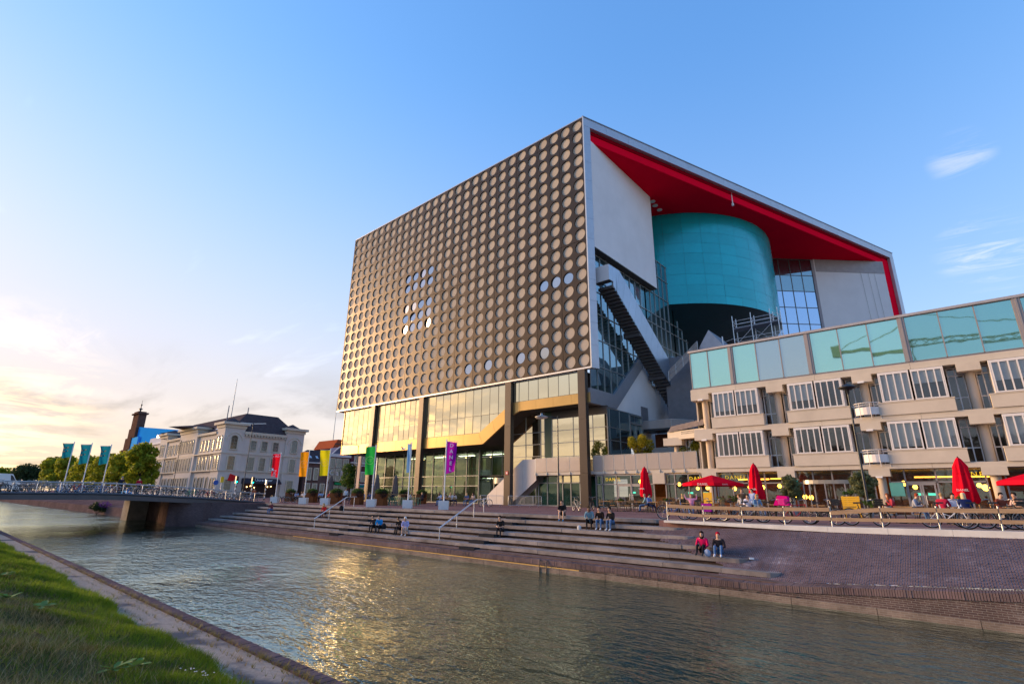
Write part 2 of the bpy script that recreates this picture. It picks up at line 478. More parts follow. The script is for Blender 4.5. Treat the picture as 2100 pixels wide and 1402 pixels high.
STEELW = pbr('pale_steel', (.62, .63, .65), .35, .6, var=.08, vscale=4)
DARKM = pbr('dark_steel', (.035, .038, .045), .45, .5, var=.1)
BLACK = pbr('black_paint', (.02, .02, .022), .4, 0, var=.1)
WHITE = pbr('white_paint', (.78, .78, .77), .5, 0, var=.05, dirt=.06)
GRAVEL = pbr('gravel', (.36, .30, .245), .95, var=.25, vscale=14, bump=.6, bscale=60, dirt=0)
_t = GRAVEL.node_tree; _b = _t.nodes['Principled BSDF']; _src = _b.inputs['Base Color'].links[0].from_socket
_n = _t.nodes.new('ShaderNodeTexNoise'); _n.inputs['Scale'].default_value = .45; _n.inputs['Detail'].default_value = 5; _t.links.new(coords(_t), _n.inputs['Vector'])
_r = _t.nodes.new('ShaderNodeMapRange'); _r.inputs['From Min'].default_value = .53; _r.inputs['From Max'].default_value = .60; _t.links.new(_n.outputs['Fac'], _r.inputs['Value'])
_x = _t.nodes.new('ShaderNodeMix'); _x.data_type = 'RGBA'; _x.inputs[7].default_value = (.115, .115, .125, 1)
_t.links.new(_r.outputs[0], _x.inputs[0]); _t.links.new(_src, _x.inputs[6]); _t.links.new(_x.outputs[2], _b.inputs['Base Color'])
SOIL = pbr('soil', (.085, .075, .035), .95, var=.4, vscale=3, bump=.5, bscale=40)
ASPH = pbr('asphalt', (.06, .058, .058), .85, var=.15, vscale=2)
def gz(x): return max(0.0, .0165 * (x + 5.5))
WATER_Z = -2.30
STEPY = [25.4, 24.6, 23.8, 23.0, 22.2, 21.45]      # front edge of the six stone lips, 0.30 m apart in height

# water
m, t, b = newmat('canal_water')
b.inputs['Base Color'].default_value = (.012, .022, .010, 1); b.inputs['Roughness'].default_value = .03; b.inputs['IOR'].default_value = 1.40
b.inputs['Specular IOR Level'].default_value = .6
co = coords(t)
hts = []
for sc_, de, di, st in ((1.1, 2, .3, (1, 2.2, 1)), (3.4, 2, .4, (1, 2.0, 1)), (9, 1, .3, (1, 1.6, 1))):
    mp = t.nodes.new('ShaderNodeMapping'); mp.inputs['Scale'].default_value = st; mp.inputs['Rotation'].default_value = (0, 0, .45)
    t.links.new(co, mp.inputs[0])
    nz = t.nodes.new('ShaderNodeTexNoise'); nz.inputs['Scale'].default_value = sc_; nz.inputs['Detail'].default_value = de
    nz.inputs['Distortion'].default_value = di; t.links.new(mp.outputs[0], nz.inputs['Vector']); hts.append(nz.outputs['Fac'])
lg = t.nodes.new('ShaderNodeTexNoise'); lg.inputs['Scale'].default_value = .16; lg.inputs['Detail'].default_value = 3; t.links.new(co, lg.inputs['Vector'])
lr = t.nodes.new('ShaderNodeMapRange'); lr.inputs['From Min'].default_value = .35; lr.inputs['From Max'].default_value = .65; lr.inputs['To Min'].default_value = .45; lr.inputs['To Max'].default_value = 1.5
t.links.new(lg.outputs['Fac'], lr.inputs['Value'])
for k_ in range(3):
    mu = t.nodes.new('ShaderNodeMath'); mu.operation = 'MULTIPLY'; t.links.new(hts[k_], mu.inputs[0]); t.links.new(lr.outputs[0], mu.inputs[1]); hts[k_] = mu.outputs[0]
prev = None
for h, d in zip(hts, (.085, .040, .012)):
    bp = t.nodes.new('ShaderNodeBump'); bp.inputs['Strength'].default_value = 1.0; bp.inputs['Distance'].default_value = d
    t.links.new(h, bp.inputs['Height'])
    if prev: t.links.new(prev, bp.inputs['Normal'])
    prev = bp.outputs[0]
t.links.new(prev, b.inputs['Normal'])
b.inputs['Roughness'].default_value = .5; b.inputs['Specular IOR Level'].default_value = .0
gl = t.nodes.new('ShaderNodeBsdfGlossy'); gl.inputs['Color'].default_value = (.80, .93, .90, 1); gl.inputs['Roughness'].default_value = .08
t.links.new(prev, gl.inputs['Normal'])
lw = t.nodes.new('ShaderNodeLayerWeight'); lw.inputs['Blend'].default_value = .5; t.links.new(prev, lw.inputs['Normal'])
pw = t.nodes.new('ShaderNodeMath'); pw.operation = 'POWER'; pw.inputs[1].default_value = 4.0; t.links.new(lw.outputs['Facing'], pw.inputs[0])
ml = t.nodes.new('ShaderNodeMath'); ml.operation = 'MULTIPLY_ADD'; ml.inputs[1].default_value = 1.25; ml.use_clamp = True; ml.inputs[2].default_value = .025; t.links.new(pw.outputs[0], ml.inputs[0])
ms = t.nodes.new('ShaderNodeMixShader'); t.links.new(ml.outputs[0], ms.inputs[0]); t.links.new(b.outputs[0], ms.inputs[1]); t.links.new(gl.outputs[0], ms.inputs[2])
t.links.new(ms.outputs[0], t.nodes['Material Output'].inputs[0])
WATER = m
def near_y(x): return 5.71 + .004 * max(0, -8.8 - x)          # waterside edge of the near bank
mb = MB(); mb.add([(-900, 3, WATER_Z), (70, 3, WATER_Z), (70, 24, WATER_Z), (-900, 24, WATER_Z)], [(0, 1, 2, 3)])
tag(mb.build('canal_water', WATER), kind='structure')
# far ground sheet, north side
mb = MB()
XS = [-3000, -900, -240, -120, -79, -60, -40, -20, -5.5, 0, 12, 70]
rowsY = [26.4, 34, 60, 130, 500, 3500]
V = [(x, y, gz(min(x, 12)) if x > -6 else (0 if y < 400 else -.0)) for y in rowsY for x in XS]
Fc = [(j * len(XS) + i, j * len(XS) + i + 1, (j + 1) * len(XS) + i + 1, (j + 1) * len(XS) + i) for j in range(len(rowsY) - 1) for i in range(len(XS) - 1)]
mb.add(V, Fc); tag(mb.build('plaza', CLINK), kind='structure')
mb = MB(); mb.add([(-3000, -600, -.2), (-79, -600, -.2), (-79, 2.0, -.2), (-3000, 2.0, -.2)], [(0, 1, 2, 3)])
mb.add([(-3000, 2, -.2), (-79, 2.0, -.2), (-79, 6.2, -1.9), (-3000, 6.2 + 20, -1.9)], [(0, 1, 2, 3)])
tag(mb.build('far_bank', SOIL), kind='structure')

# ---- stone steps with brick risers
steps = MB()
XL, XR = -60.2, -2.0
prof = []
for i, y in enumerate(STEPY):
    z = -.30 * i
    prof += [(y + .06, z - .16)]
# solid riser body, a staircase section running along x (hidden under the lips at the top)
sec = [(25.75, -.16)]
for i in range(6):
    y = STEPY[i] + .30; z = -.30 * i - .16
    sec += [(y, z), (y, z - .30 + .16 - .004)] if i < 5 else [(y, z), (y, -1.70)]
    if i < 5: sec += []
sec += [(21.05, -1.74), (21.05, -2.6), (25.75, -2.6)]
steps.prism([(0, y, z) for y, z in sec], (XL - .6, 0, 0), (-5.0, 0, 0))
st = steps.build('steps', brick('step_brick', (.125, .085, .08), (.165, .11, .10), (.13, .11, .10), .21, .06, .012, var=.35, vs=.7, stain=.4, staincol=(.30, .26, .22)))
tag(st, kind='structure')
RIGHTEND = [-12.0, -10.6, -9.75, -8.35, -7.05, -5.75]
LEFTEND = [-56.3, -57.4, -58.4, -59.2, -60.0, -60.6]
random.seed(3)
for i in range(6):
    y = STEPY[i]; z = -.30 * i
    x = LEFTEND[i]; xe = RIGHTEND[i]
    while x < xe - .1:
        w = min(random.choice((2.4, 3.0, 3.0, 3.6)), xe - x)
        if xe - (x + w) < 1.0: w = xe - x
        last = abs(x + w - xe) < .05
        dz = random.uniform(-.006, .006); dy = random.uniform(-.012, .012)
        x1 = x + w - (.014 if not last else 0)
        if last:   # rounded nose at the right end of each lip
            yb = y + 1.0
            arc = [(xe - .42 + .42 * math.sin(a), y + .42 - .42 * math.cos(a)) for a in lin(0, math.pi / 2, 5)]
            poly = [(x, y + dy)] + arc + [(xe, yb), (x, yb)]
        else:
            poly = [(x, y + dy), (x1, y + dy), (x1, y + .98), (x, y + .98)]
        mb = MB(); mb.ext(poly, z - .165 + dz, z + dz)
        mb.build('step_slab', STONE, st)
        x += w
# half-steps of the two stair flights, dark basalt blocks
for xc in (-34.9, -21.3):
    for i in range(6):
        z = -.30 * i - .15
        mb = MB(); mb.box(xc - .75, xc + .45, STEPY[i] - .42, STEPY[i] + .05, z - .16, z)
        mb.build('stair_block', DARKM if False else pbr('basalt', (.035, .034, .036), .7), st)
# brick wedge rising in the flights (closed skirt between lips)
# ---- coping + quay wall to the water
mb = MB()
def copz(x): return -1.80 if x < -6 else -1.80 + (x + 6) * .075
xs = [-60.4, -40, -20, -6, 0, 10, 70]
for a, c in zip(xs[:-1], xs[1:]):
    za, zb = copz(min(a, 10)), copz(min(c, 10))
    mb.add([(a, 20.6, -3.2), (c, 20.6, -3.2), (c, 20.6, zb - .22), (a, 20.6, za - .22)], [(0, 1, 2, 3)])
qw = mb.build('canal_wall', QUAYB); tag(qw, kind='structure')
# rowlock course of coping bricks: real pieces where they read, one strip further left
cop = MB(); random.seed(11)
x = -60.4
while x < 3.0:
    w = .068
    if x < -26:
        c = min(x + 3, -26)
        cop.box(x, c, 20.56, 21.30, copz(x) - .22, copz(x)); x = c; continue
    z = copz(x) + random.uniform(-.006, .006); yo = random.uniform(-.008, .008)
    cop.box(x, x + w - .012, 20.56 + yo, 20.80, z - .21, z); cop.box(x, x + w - .012, 20.81, 21.06, z - .21, z + .01); cop.box(x, x + w - .012, 21.07, 21.30, z - .21, z + .02); x += w
cp = cop.build('coping_bricks', brick('coping_brick', (.15, .105, .105), (.19, .13, .125), (.13, .11, .10), .07, .5, .012, wall=False, var=.3, vs=.8, stain=.35, staincol=(.42, .39, .38)), qw); tag(cp, kind='stuff')
fill = MB()
for a, c in ((-60.4, -6), (-6, 0), (0, 12)):
    fill.add([(a, 20.63, copz(a) - .03), (c, 20.63, copz(c) - .03), (c, 21.36, copz(c) - .03), (a, 21.36, copz(a) - .03)], [(0, 1, 2, 3)])
    fill.add([(a, 20.63, copz(a) - .03), (c, 20.63, copz(c) - .03), (c, 20.63, -3), (a, 20.63, -3)], [(0, 1, 2, 3)])
fill.build('coping_bed', pbr('dark_mortar', (.10, .085, .08), .9), qw)
# stone ledge low on the wall, weep-hole dashes
mb = MB()
for a in np.arange(-60.4, 8, 2.4):
    b_ = MB(); b_.box(a, a + 2.385, 20.50, 20.64, -2.42, -2.10 + random.uniform(-.004, .004))
    b_.build('sill_block', brick('sill_brick', (.17, .13, .105), (.22, .17, .135), (.24, .21, .18), .21, .062, .012, var=.35, vs=1.2, stain=.5, staincol=(.40, .36, .30)), qw)
mb = MB()
for a in np.arange(-15, -4.6, .62): mb.box(a, a + .10, 20.585, 20.62, -2.095, -2.055)
tag(mb.build('weep_holes', BLACK, qw), kind='stuff')
mb = MB(); mb.box(-40.0, -13.8, 20.575, 20.62, -2.098, -2.06)
mb.build('yellow_line', pbr('ochre_stone', (.62, .40, .13), .7, var=.2, vscale=3), qw)

# ---- battered brick slope on the right, thousands of stacked bricks
x0s, x1s = -13.2, 4.5
def slope_pt(x, s):   # s 0 bottom .. 1 top
    zb = copz(x) + .02; zt = gz(x) - .22 - .14 * min(1, max(0, (-8 - x) / 4))
    yb = 21.30; yt = 24.86
    if x < -6.0:      # the slope fades out into the steps toward the left
        pass
    return Vector((x, yb + (yt - yb) * s, zb + (zt - zb) * s))
def lip_edge(s):      # left limit of the slope: where the lips end
    z = -1.80 + s * 1.6
    i = min(5, max(0, -z / .30))
    a = int(i); f = i - a
    e = RIGHTEND[a] + (RIGHTEND[min(5, a + 1)] - RIGHTEND[a]) * f
    return e - 2.2
mb = MB()
for q in range(12):
    s0, s1 = q / 12, (q + 1) / 12
    e0, e1 = lip_edge(s0) + .35, lip_edge(s1) + .35
    for k_ in range(20):
        f0, f1 = k_ / 20, (k_ + 1) / 20
        mb.add([slope_pt(e0 + (30 - e0) * f0, s0), slope_pt(e0 + (30 - e0) * f1, s0), slope_pt(e1 + (30 - e1) * f1, s1), slope_pt(e1 + (30 - e1) * f0, s1)], [(0, 1, 2, 3)])
bs = mb.build('brick_slope', MORTAR); tag(bs, kind='structure')
random.seed(5)
mb = MB()
x = x0s; k = 0
while x < x1s:
    w = .068
    ns = 19
    off = random.uniform(0, .5)
    jz = random.uniform(-.004, .004)
    for j in range(-1, ns):
        s0 = max(0, (j + off) / ns); s1 = min(1, (j + off + 1) / ns - .006)
        if s1 - s0 < .01 or x < lip_edge((s0 + s1) / 2): continue
        n = Vector((0, -.52, .85)) * (.022 + jz + random.uniform(-.005, .005))
        g = .019 if random.random() > .02 else .026
        P = [slope_pt(x, s0), slope_pt(x + w - g, s0), slope_pt(x + w - g, s1), slope_pt(x, s1)]
        T = [p + n for p in P]
        mb.add(P + T, [(4, 5, 6, 7), (0, 1, 5, 4), (1, 2, 6, 5), (3, 0, 4, 7)])
    x += w
tag(mb.build('slope_bricks', SLOPEB, bs), kind='stuff')
# white concrete kerb at the top of the slope
kb = MB()
x = -10.6
kroot = None
for a in (-11.6, -9.6, -8.6, -6.6, -4.6, -2.6, -.7, 1.2, 3.2, 5.2, 8, 11):
    c = {-11.6: -9.6, -9.6: -8.6}.get(a, (a + (1.9 if a > -3 else 2.0)) if a < 5 else a + 3)
    b_ = MB(); za, zb = gz(a) + .015, gz(c) + .015
    h = .10 + .12 * min(1, max(0, (a + 11.6) / 8)); h2 = .10 + .12 * min(1, max(0, (c + 11.6) / 8))
    yA = 24.84; yB = 25.16
    b_.add([(a, yA, za - h), (c - .008, yA, zb - h2), (c - .008, yB, zb - h2), (a, yB, za - h), (a, yA, za), (c - .008, yA, zb), (c - .008, yB, zb), (a, yB, za)],
           [(3, 2, 1, 0), (4, 5, 6, 7), (0, 1, 5, 4), (1, 2, 6, 5), (2, 3, 7, 6), (3, 0, 4, 7)])
    if kroot is None:
        kroot = b_.build('kerb', KERB); tag(kroot, kind='structure')
    else: b_.build('kerb_block', KERB, kroot)
# strip of plaza between lip and kerb, right side
mb = MB(); mb.add([(-12.0, 25.15, -.006), (-5.5, 25.15, -.004), (12, 25.15, gz(12) - .004), (12, 26.41, gz(12) - .004), (-5.5, 26.41, -.004), (-12.0, 26.41, -.006)], [(0, 1, 2, 3, 4, 5)])
mb.add([(-12.0, 25.15, -.5), (-5.5, 25.15, -.5), (12, 25.15, -.5), (12, 25.15, gz(12) - .004), (-5.5, 25.15, -.004), (-12.0, 25.15, -.006)], [(0, 1, 2, 3, 4, 5)])
tag(mb.build('pavement', CLINK), kind='structure')

# ---- near bank: grass slope, gravel path, brick edge
mb = MB()
xs = [-900, -140, -60, -30, -18, -8, 0, 30, 70]
def bank_poly(mbx, f0, z0, f1, z1, zz=None):
    for a, c in zip(xs[:-1], xs[1:]):
        mbx.add([(a, f0(a), z0), (c, f0(c), z0), (c, f1(c), z1), (a, f1(a), z1)], [(3, 2, 1, 0)])
bank_poly(mb, near_y, -2.06, lambda x: near_y(x) - 1.36, -2.0)
tag(mb.build('gravel_path', GRAVEL), kind='structure')
def gedge(x): return near_y(x) - 1.28
gm = MB()
GX = np.concatenate([np.array([-900, -300, -140, -90]), np.arange(-60, 12, .6), np.array([30, 70.])])
GS = [0, .03, .1, .2, .35, .5, .65, .8, 1.0, 1.5, 4.0]
def bank_h(x, s):
    y = gedge(x) - 5.0 * s
    z = -1.98 + 1.55 * min(s, 1) + .12 * max(0, s - 1)
    z += (.05 * math.sin(x * 1.3 + s * 5) + .04 * math.sin(x * 3.1 - s * 9)) * min(1, s * 6) + (.05 if s > .01 else 0)
    return y + (.10 * math.sin(x * .9) + .06 * math.sin(x * 2.7 + 1)) * (s < .5), z
V = []
for s in GS:
    for x in GX:
        y, z = bank_h(x, s); V.append((x, y, z))
n = len(GX)
gm.add(V, [(j * n + i, j * n + n + i, j * n + n + i + 1, j * n + i + 1) for j in range(len(GS) - 1) for i in range(n - 1)], 0, True)
gb = gm.build('grass_bank', SOIL); tag(gb, kind='structure')
# brick edging at the water
ed = MB(); random.seed(21)
x = -75.0
while x < 4:
    w = .105 if x > -16 else (.21 if x > -30 else 1.0)
    y = near_y(x + w / 2)
    for r in range(1):
        zz = -2.0 + random.uniform(-.005, .005)
        ed.box(x, x + w - .01, y - .29 + random.uniform(-.006, .006), y, -2.7, zz)
    x += w
edg = ed.build('edge_bricks', brick('edge_brick', (.105, .075, .085), (.14, .10, .105), (.10, .09, .09), .105, .5, .012, wall=False, var=.3, vs=1.5, stain=.3, staincol=(.36, .33, .33))); tag(edg, kind='stuff')
# concrete strip along the foot of the grass
mb = MB()
for a in np.arange(-40, 4, 1.0):
    b_ = MB(); y = gedge(a) + .03
    b_.box(a, a + .985, y - .06, y + .02, -2.1, -1.965 + random.uniform(-.01, .01)); b_.build('edging_block', KERB if False else pbr('grey_concrete', (.34, .33, .31), .85, var=.2), gb)

# grass: individual blades, denser toward the camera
def grass_mat(name, c):
    m, t, b = newmat(name)
    b.inputs['Roughness'].default_value = .7; b.inputs['Specular IOR Level'].default_value = .12
    co = coords(t)
    nz = t.nodes.new('ShaderNodeTexNoise'); nz.inputs['Scale'].default_value = .9; nz.inputs['Detail'].default_value = 5
    t.links.new(co, nz.inputs['Vector'])
    rp = t.nodes.new('ShaderNodeValToRGB')
    rp.color_ramp.elements[0].position = .33; rp.color_ramp.elements[0].color = (*c[0], 1)
    rp.color_ramp.elements[1].position = .62; rp.color_ramp.elements[1].color = (*c[2], 1)
    e = rp.color_ramp.elements.new(.50); e.color = (*c[1], 1)
    t.links.new(nz.outputs['Fac'], rp.inputs[0])
    n2 = t.nodes.new('ShaderNodeTexNoise'); n2.inputs['Scale'].default_value = 45; t.links.new(co, n2.inputs['Vector'])
    mr = t.nodes.new('ShaderNodeMapRange'); mr.inputs['To Min'].default_value = .55; mr.inputs['To Max'].default_value = 1.45
    t.links.new(n2.outputs['Fac'], mr.inputs['Value'])
    sc = t.nodes.new('ShaderNodeVectorMath'); sc.operation = 'SCALE'
    t.links.new(rp.outputs[0], sc.inputs[0]); t.links.new(mr.outputs[0], sc.inputs['Scale'])
    t.links.new(sc.outputs[0], b.inputs['Base Color'])
    tl = t.nodes.new('ShaderNodeBsdfTranslucent'); t.links.new(sc.outputs[0], tl.inputs['Color'])
    ms = t.nodes.new('ShaderNodeMixShader'); ms.inputs[0].default_value = .35
    t.links.new(b.outputs[0], ms.inputs[1]); t.links.new(tl.outputs[0], ms.inputs[2])
    t.links.new(ms.outputs[0], t.nodes['Material Output'].inputs[0])
    return m
GRASS = grass_mat('grass', ((.13, .105, .04), (.07, .135, .016), (.15, .21, .022)))
STRAW = pbr('dry_grass', (.32, .24, .11), .8, var=.3, vscale=8)
def blades(name, n, xf, sf, hmin, hmax, wd, mat, parent, lean=.5):
    xs_ = xf(n); ss = sf(n)
    P = np.zeros((n, 3, 3))
    for k in range(n):
        x, s = xs_[k], ss[k]
        y, z = bank_h(x, s)
        h = random.uniform(hmin, hmax) * (1.25 if s < .12 else 1); a = random.uniform(0, 6.283); w = wd * random.uniform(.6, 1.3)
        lx, ly = random.gauss(.15, lean) * h, random.gauss(-.0, lean) * h
        P[k] = ((x - math.cos(a) * w, y - math.sin(a) * w, z - .02), (x + math.cos(a) * w, y + math.sin(a) * w, z - .02), (x + lx, y + ly, z + h))
    me = bpy.data.meshes.new(name)
    me.vertices.add(3 * n); me.loops.add(3 * n); me.polygons.add(n)
    me.vertices.foreach_set('co', P.reshape(-1).astype(np.float32))
    me.loops.foreach_set('vertex_index', np.arange(3 * n, dtype=np.int32))
    me.polygons.foreach_set('loop_start', np.arange(0, 3 * n, 3, dtype=np.int32))
    me.materials.append(mat); me.update()
    o = put(name, me, parent); tag(o, kind='stuff'); return o
random.seed(9)
LUSH = grass_mat('lush_grass', ((.07, .115, .016), (.13, .22, .016), (.22, .29, .028)))
def patchy(n):
    return rng.random(n)
blades('grass_blades', 100000, lambda n: -2.5 - 26 * rng.random(n) ** 1.9, lambda n: .12 + .9 * rng.random(n) ** 1.0, .03, .09, .005, GRASS, gb)
blades('lush_grass', 70000, lambda n: -2.5 - 30 * rng.random(n) ** 1.8, lambda n: .38 * rng.random(n) ** 1.5, .05, .13, .005, LUSH, gb)
blades('lush_grass', 30000, lambda n: -18 - 42 * rng.random(n), lambda n: .6 * rng.random(n) ** 1.3, .07, .18, .016, LUSH, gb)
blades('grass_blades', 25000, lambda n: -18 - 42 * rng.random(n), lambda n: .2 + .8 * rng.random(n), .06, .15, .016, GRASS, gb)
blades('dry_grass', 24000, lambda n: -2.5 - 22 * rng.random(n) ** 1.6, lambda n: np.clip(.62 + .22 * rng.standard_normal(n), .1, 1.0), .06, .20, .005, STRAW, gb, .7)
# weeds in the path joints
mb = MB(); random.seed(4)
for k in range(1500):
    x = -4 - 40 * random.random() ** 1.6; y = near_y(x) - random.choice((.31, .31, .33, .45, .7, 1.05)) + random.uniform(-.05, .05)
    for q in range(random.randint(3, 7)):
        a = random.uniform(0, 6.28); h = random.uniform(.04, .16); w = .008
        mb.add([(x - w, y, -2.02), (x + w, y, -2.02), (x + h * .6 * math.cos(a), y + h * .6 * math.sin(a), -2.02 + h)], [(0, 1, 2)])
tag(mb.build('path_weeds', grass_mat('weed', ((.10, .11, .03), (.16, .16, .05), (.26, .19, .08)))), kind='stuff')

mb = MB(); mb.add([(-79, -600, .15), (400, -600, .15), (400, -13, .15), (-79, -13, .15)], [(0, 1, 2, 3)])
tag(mb.build('south_ground', SOIL), kind='structure')
# ================================================================== concert hall
PANELM = pbr('bronze_panel', (.060, .043, .030), .37, .48, var=.14, vscale=.5, spec=.30, dirt=.18, orand=.12)
DISCM = pbr('beige_disc', (.48, .42, .345), .6, .0, var=.08, vscale=.8, dirt=.12, orand=.07)
BACKING = pbr('facade_backing', (.05, .045, .042), .7)
EDGEM = pbr('aluminium_edge', (.42, .43, .47), .42, .55, var=.08, vscale=.7)
EDGEL = pbr('pale_aluminium', (.60, .58, .56), .40, .6, var=.06)
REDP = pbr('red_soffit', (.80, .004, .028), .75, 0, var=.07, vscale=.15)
PLASTER = pbr('white_render', (.66, .655, .67), .8, 0, var=.05, vscale=.35, dirt=.06, bump=.06, bscale=6)
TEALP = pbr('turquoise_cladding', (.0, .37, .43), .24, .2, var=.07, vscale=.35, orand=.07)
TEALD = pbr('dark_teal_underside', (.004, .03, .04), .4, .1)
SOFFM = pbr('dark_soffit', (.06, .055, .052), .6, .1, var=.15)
GOLDB = pbr('champagne_panel', (.46, .30, .11), .32, .75, var=.07, vscale=.6)
COLM = pbr('column_cladding', (.075, .058, .046), .38, .5, var=.09, vscale=.7)
GRIDM = pbr('glazing_bar', (.30, .31, .31), .4, .6)
GRIDD = pbr('dark_glazing_bar', (.10, .10, .10), .4, .5)
GFRONT = mirror_glass('mirror_glass', (.97, .84, .56), .78, (.05, .05, .04))
GSIDE = mirror_glass('dark_glass', (.55, .78, .88), .34, (.008, .028, .03))
GBLUE = mirror_glass('blue_glass', (.55, .72, .95), .60, (.02, .08, .16))
GLOW_ = mirror_glass('lobby_glass', (.55, .72, .60), .07, (.008, .022, .018), see=.78)
GREENG = mirror_glass('green_glass', (.55, .70, .50), .18, (.035, .065, .02))

hall = thing('concert_hall', (-28.6, 46, 0), 'large dark concert hall with rows of round beige discs, red soffit and turquoise drum', 'concert hall')
FX0, FX1 = -79.70, -28.60
NC, NR, CW, CH = 28, 19, 1.825, 1.71
ZT, ZB, Y0 = 47.12, 14.57, 46.0
R_ = .735
def panel_mesh(nrow, ncol=2):
    mb = MB(); Wd = ncol * CW; Hd = nrow * CH; g = .020; n = 24
    def cl(p): return (min(max(p[0], g), Wd - g), p[1], min(max(p[2], g), Hd - g))
    for i in range(ncol):
        for j in range(nrow):
            cx_, cz_ = (i + .5) * CW, (j + .5) * CH
            C_, B_, K_ = [], [], []
            for k in range(n):
                a = 2 * math.pi * k / n; c, s_ = math.cos(a), math.sin(a)
                C_.append((cx_ + R_ * c, 0, cz_ + R_ * s_)); K_.append((cx_ + R_ * c, .18, cz_ + R_ * s_))
                if k % 6 == 3: q = (math.copysign(1, c), math.copysign(1, s_))
                else:
                    m_ = max(abs(c), abs(s_)); q = (c / m_, s_ / m_)
                B_.append(cl((cx_ + q[0] * CW / 2, 0, cz_ + q[1] * CH / 2)))
            mb.add(C_ + B_ + K_, [(k, (k + 1) % n, n + (k + 1) % n, n + k) for k in range(n)])
            kk = len(mb.v) - 3 * n
            for k in range(n):
                l = (k + 1) % n
                mb.f.append([kk + l, kk + k, kk + 2 * n + k, kk + 2 * n + l]); mb.mi.append(0); mb.sm.append(True)
    for a, b in (((g, g), (Wd - g, g)), ((Wd - g, g), (Wd - g, Hd - g)), ((Wd - g, Hd - g), (g, Hd - g)), ((g, Hd - g), (g, g))):
        mb.add([(a[0], 0, a[1]), (b[0], 0, b[1]), (b[0], .2, b[1]), (a[0], .2, a[1])], [(3, 2, 1, 0)])
    return mb.mesh('facade_panel', PANELM)
PM = {9: panel_mesh(9), 1: panel_mesh(1)}
hall_off = Vector((-28.6, 46, 0))
for p in range(14):
    x = FX1 - (p + 1) * 2 * CW
    for n_, z in ((9, ZB + .06), (9, ZB + .06 + 9 * CH), (1, ZB + .06 + 18 * CH)):
        put('facade_panel', PM[n_], hall, Vector((x, Y0 + random.uniform(-.006, .006), z)) - hall_off)
# discs: 20-gons with a slight bevel
def disc_mesh(mat):
    mb = MB(); n = 22; r = R_ + .02
    A = [(r * math.cos(2 * math.pi * k / n), .0, r * math.sin(2 * math.pi * k / n)) for k in range(n)]
    B = [(p[0] * .9, -.025, p[2] * .9) for p in A]
    mb.add(A + B, [(k, (k + 1) % n, n + (k + 1) % n, n + k) for k in range(n)], 0, True)
    mb.add(B, [list(range(n))])
    return mb.mesh('disc', mat)
DM = disc_mesh(DISCM)
WINM = disc_mesh(mirror_glass('disc_window', (.85, .88, .95), .42, (.05, .06, .08), .015))
special = {(i, j) for i in (15, 16, 17, 18) for j in (7, 8, 10, 11, 12)} | {(1, 12), (2, 12), (3, 12), (10, 17), (8, 17), (5, 17), (3, 17)}
random.seed(2)
cells = []
for i in range(NC):
    for j in range(NR):
        x = FX1 - (i + .5) * CW; z = ZT - .01 - (j + .5) * CH
        z = ZB + .06 + (NR - 1 - j + .5) * CH
        d = (x * x + 46 * 46 + z * z)
        cells.append((0 if (i, j) in special else 1, d, x, z, (i, j)))
cells.sort()
rest = MB()
for k, (s_, d, x, z, ij) in enumerate(cells):
    loc = Vector((x, Y0 + .16, z)) - hall_off
    if s_ == 0:
        put('round_window', WINM, hall, loc, rot=(random.gauss(.0, .035), 0, random.gauss(.0, .05)))
    elif k < 300:
        put('disc', DM, hall, loc, rot=(random.gauss(0, .006), 0, random.gauss(0, .006)))
    else:
        o = len(rest.v)
        rest.add([(v.co.x + x, v.co.y + Y0 + .16, v.co.z + z) for v in DM.vertices], [list(p.vertices) for p in DM.polygons], 0, False)
tag(rest.build('discs', DISCM, hall, world=True), kind='stuff')
mb = MB(); mb.box(FX0, FX1 - .02, Y0 + .205, Y0 + .5, ZB + .05, ZT - .05)
mb.build('facade_backing', BACKING, hall, world=True)
# trims round the disc facade
mb = MB(); mb.box(FX0 - .05, FX1 + .03, Y0 - .04, Y0 + .6, ZB - .13, ZB + .052); mb.build('lower_trim', EDGEL, hall, world=True)
mb = MB(); mb.box(FX0 - .05, FX1 + .03, Y0 - .03, Y0 + .4, ZT + .0, ZT + .14); mb.build('upper_trim', EDGEM, hall, world=True)
mb = MB(); mb.box(FX0 - .06, FX0 - .003, Y0 - .03, Y0 + 10, ZB - .12, ZT + .1); mb.build('left_flank', PANELM, hall, world=True)
# right-hand portal frame, angled away from the canal
D = Vector((.3407, .9402, 0)); c0 = Vector((-28.55, 46.0, 0)); Nn = Vector((D.y, -D.x, 0))
def sp(u, z, w=0.0): return c0 + D * u + Vector((0, 0, z)) + Nn * w
def slab(pts, w0, w1, name, mat):     # polygon in the portal plane, thickness from w0 to w1 along the normal
    mb = MB(); mb.prism([sp(u, z) for u, z in pts], Nn * w0, Nn * w1); return mb.build(name, mat, hall, world=True)
Lp = 75.0
for k, (z0_, z1_) in enumerate(zip(lin(ZB - .1, ZT - 1.15, 12)[:-1], lin(ZB - .1, ZT - 1.15, 12)[1:])):
    slab([(.06, z0_), (1.10, z0_), (1.10, z1_ - .02), (.06, z1_ - .02)], -.5, 0, 'frame_panel', EDGEM)
for k, (u0, u1) in enumerate(zip(lin(.06, Lp, 20)[:-1], lin(.06, Lp, 20)[1:])):
    slab([(u0, ZT - 1.13), (u1 - .02, ZT - 1.13), (u1 - .02, ZT + .05), (u0, ZT + .05)], -.5, 0, 'frame_panel', EDGEM)
slab([(Lp - 1.3, 18), (Lp, 18), (Lp, ZT - 1.15), (Lp - 1.3, ZT - 1.15)], -.5, 0, 'frame_panel', EDGEM)
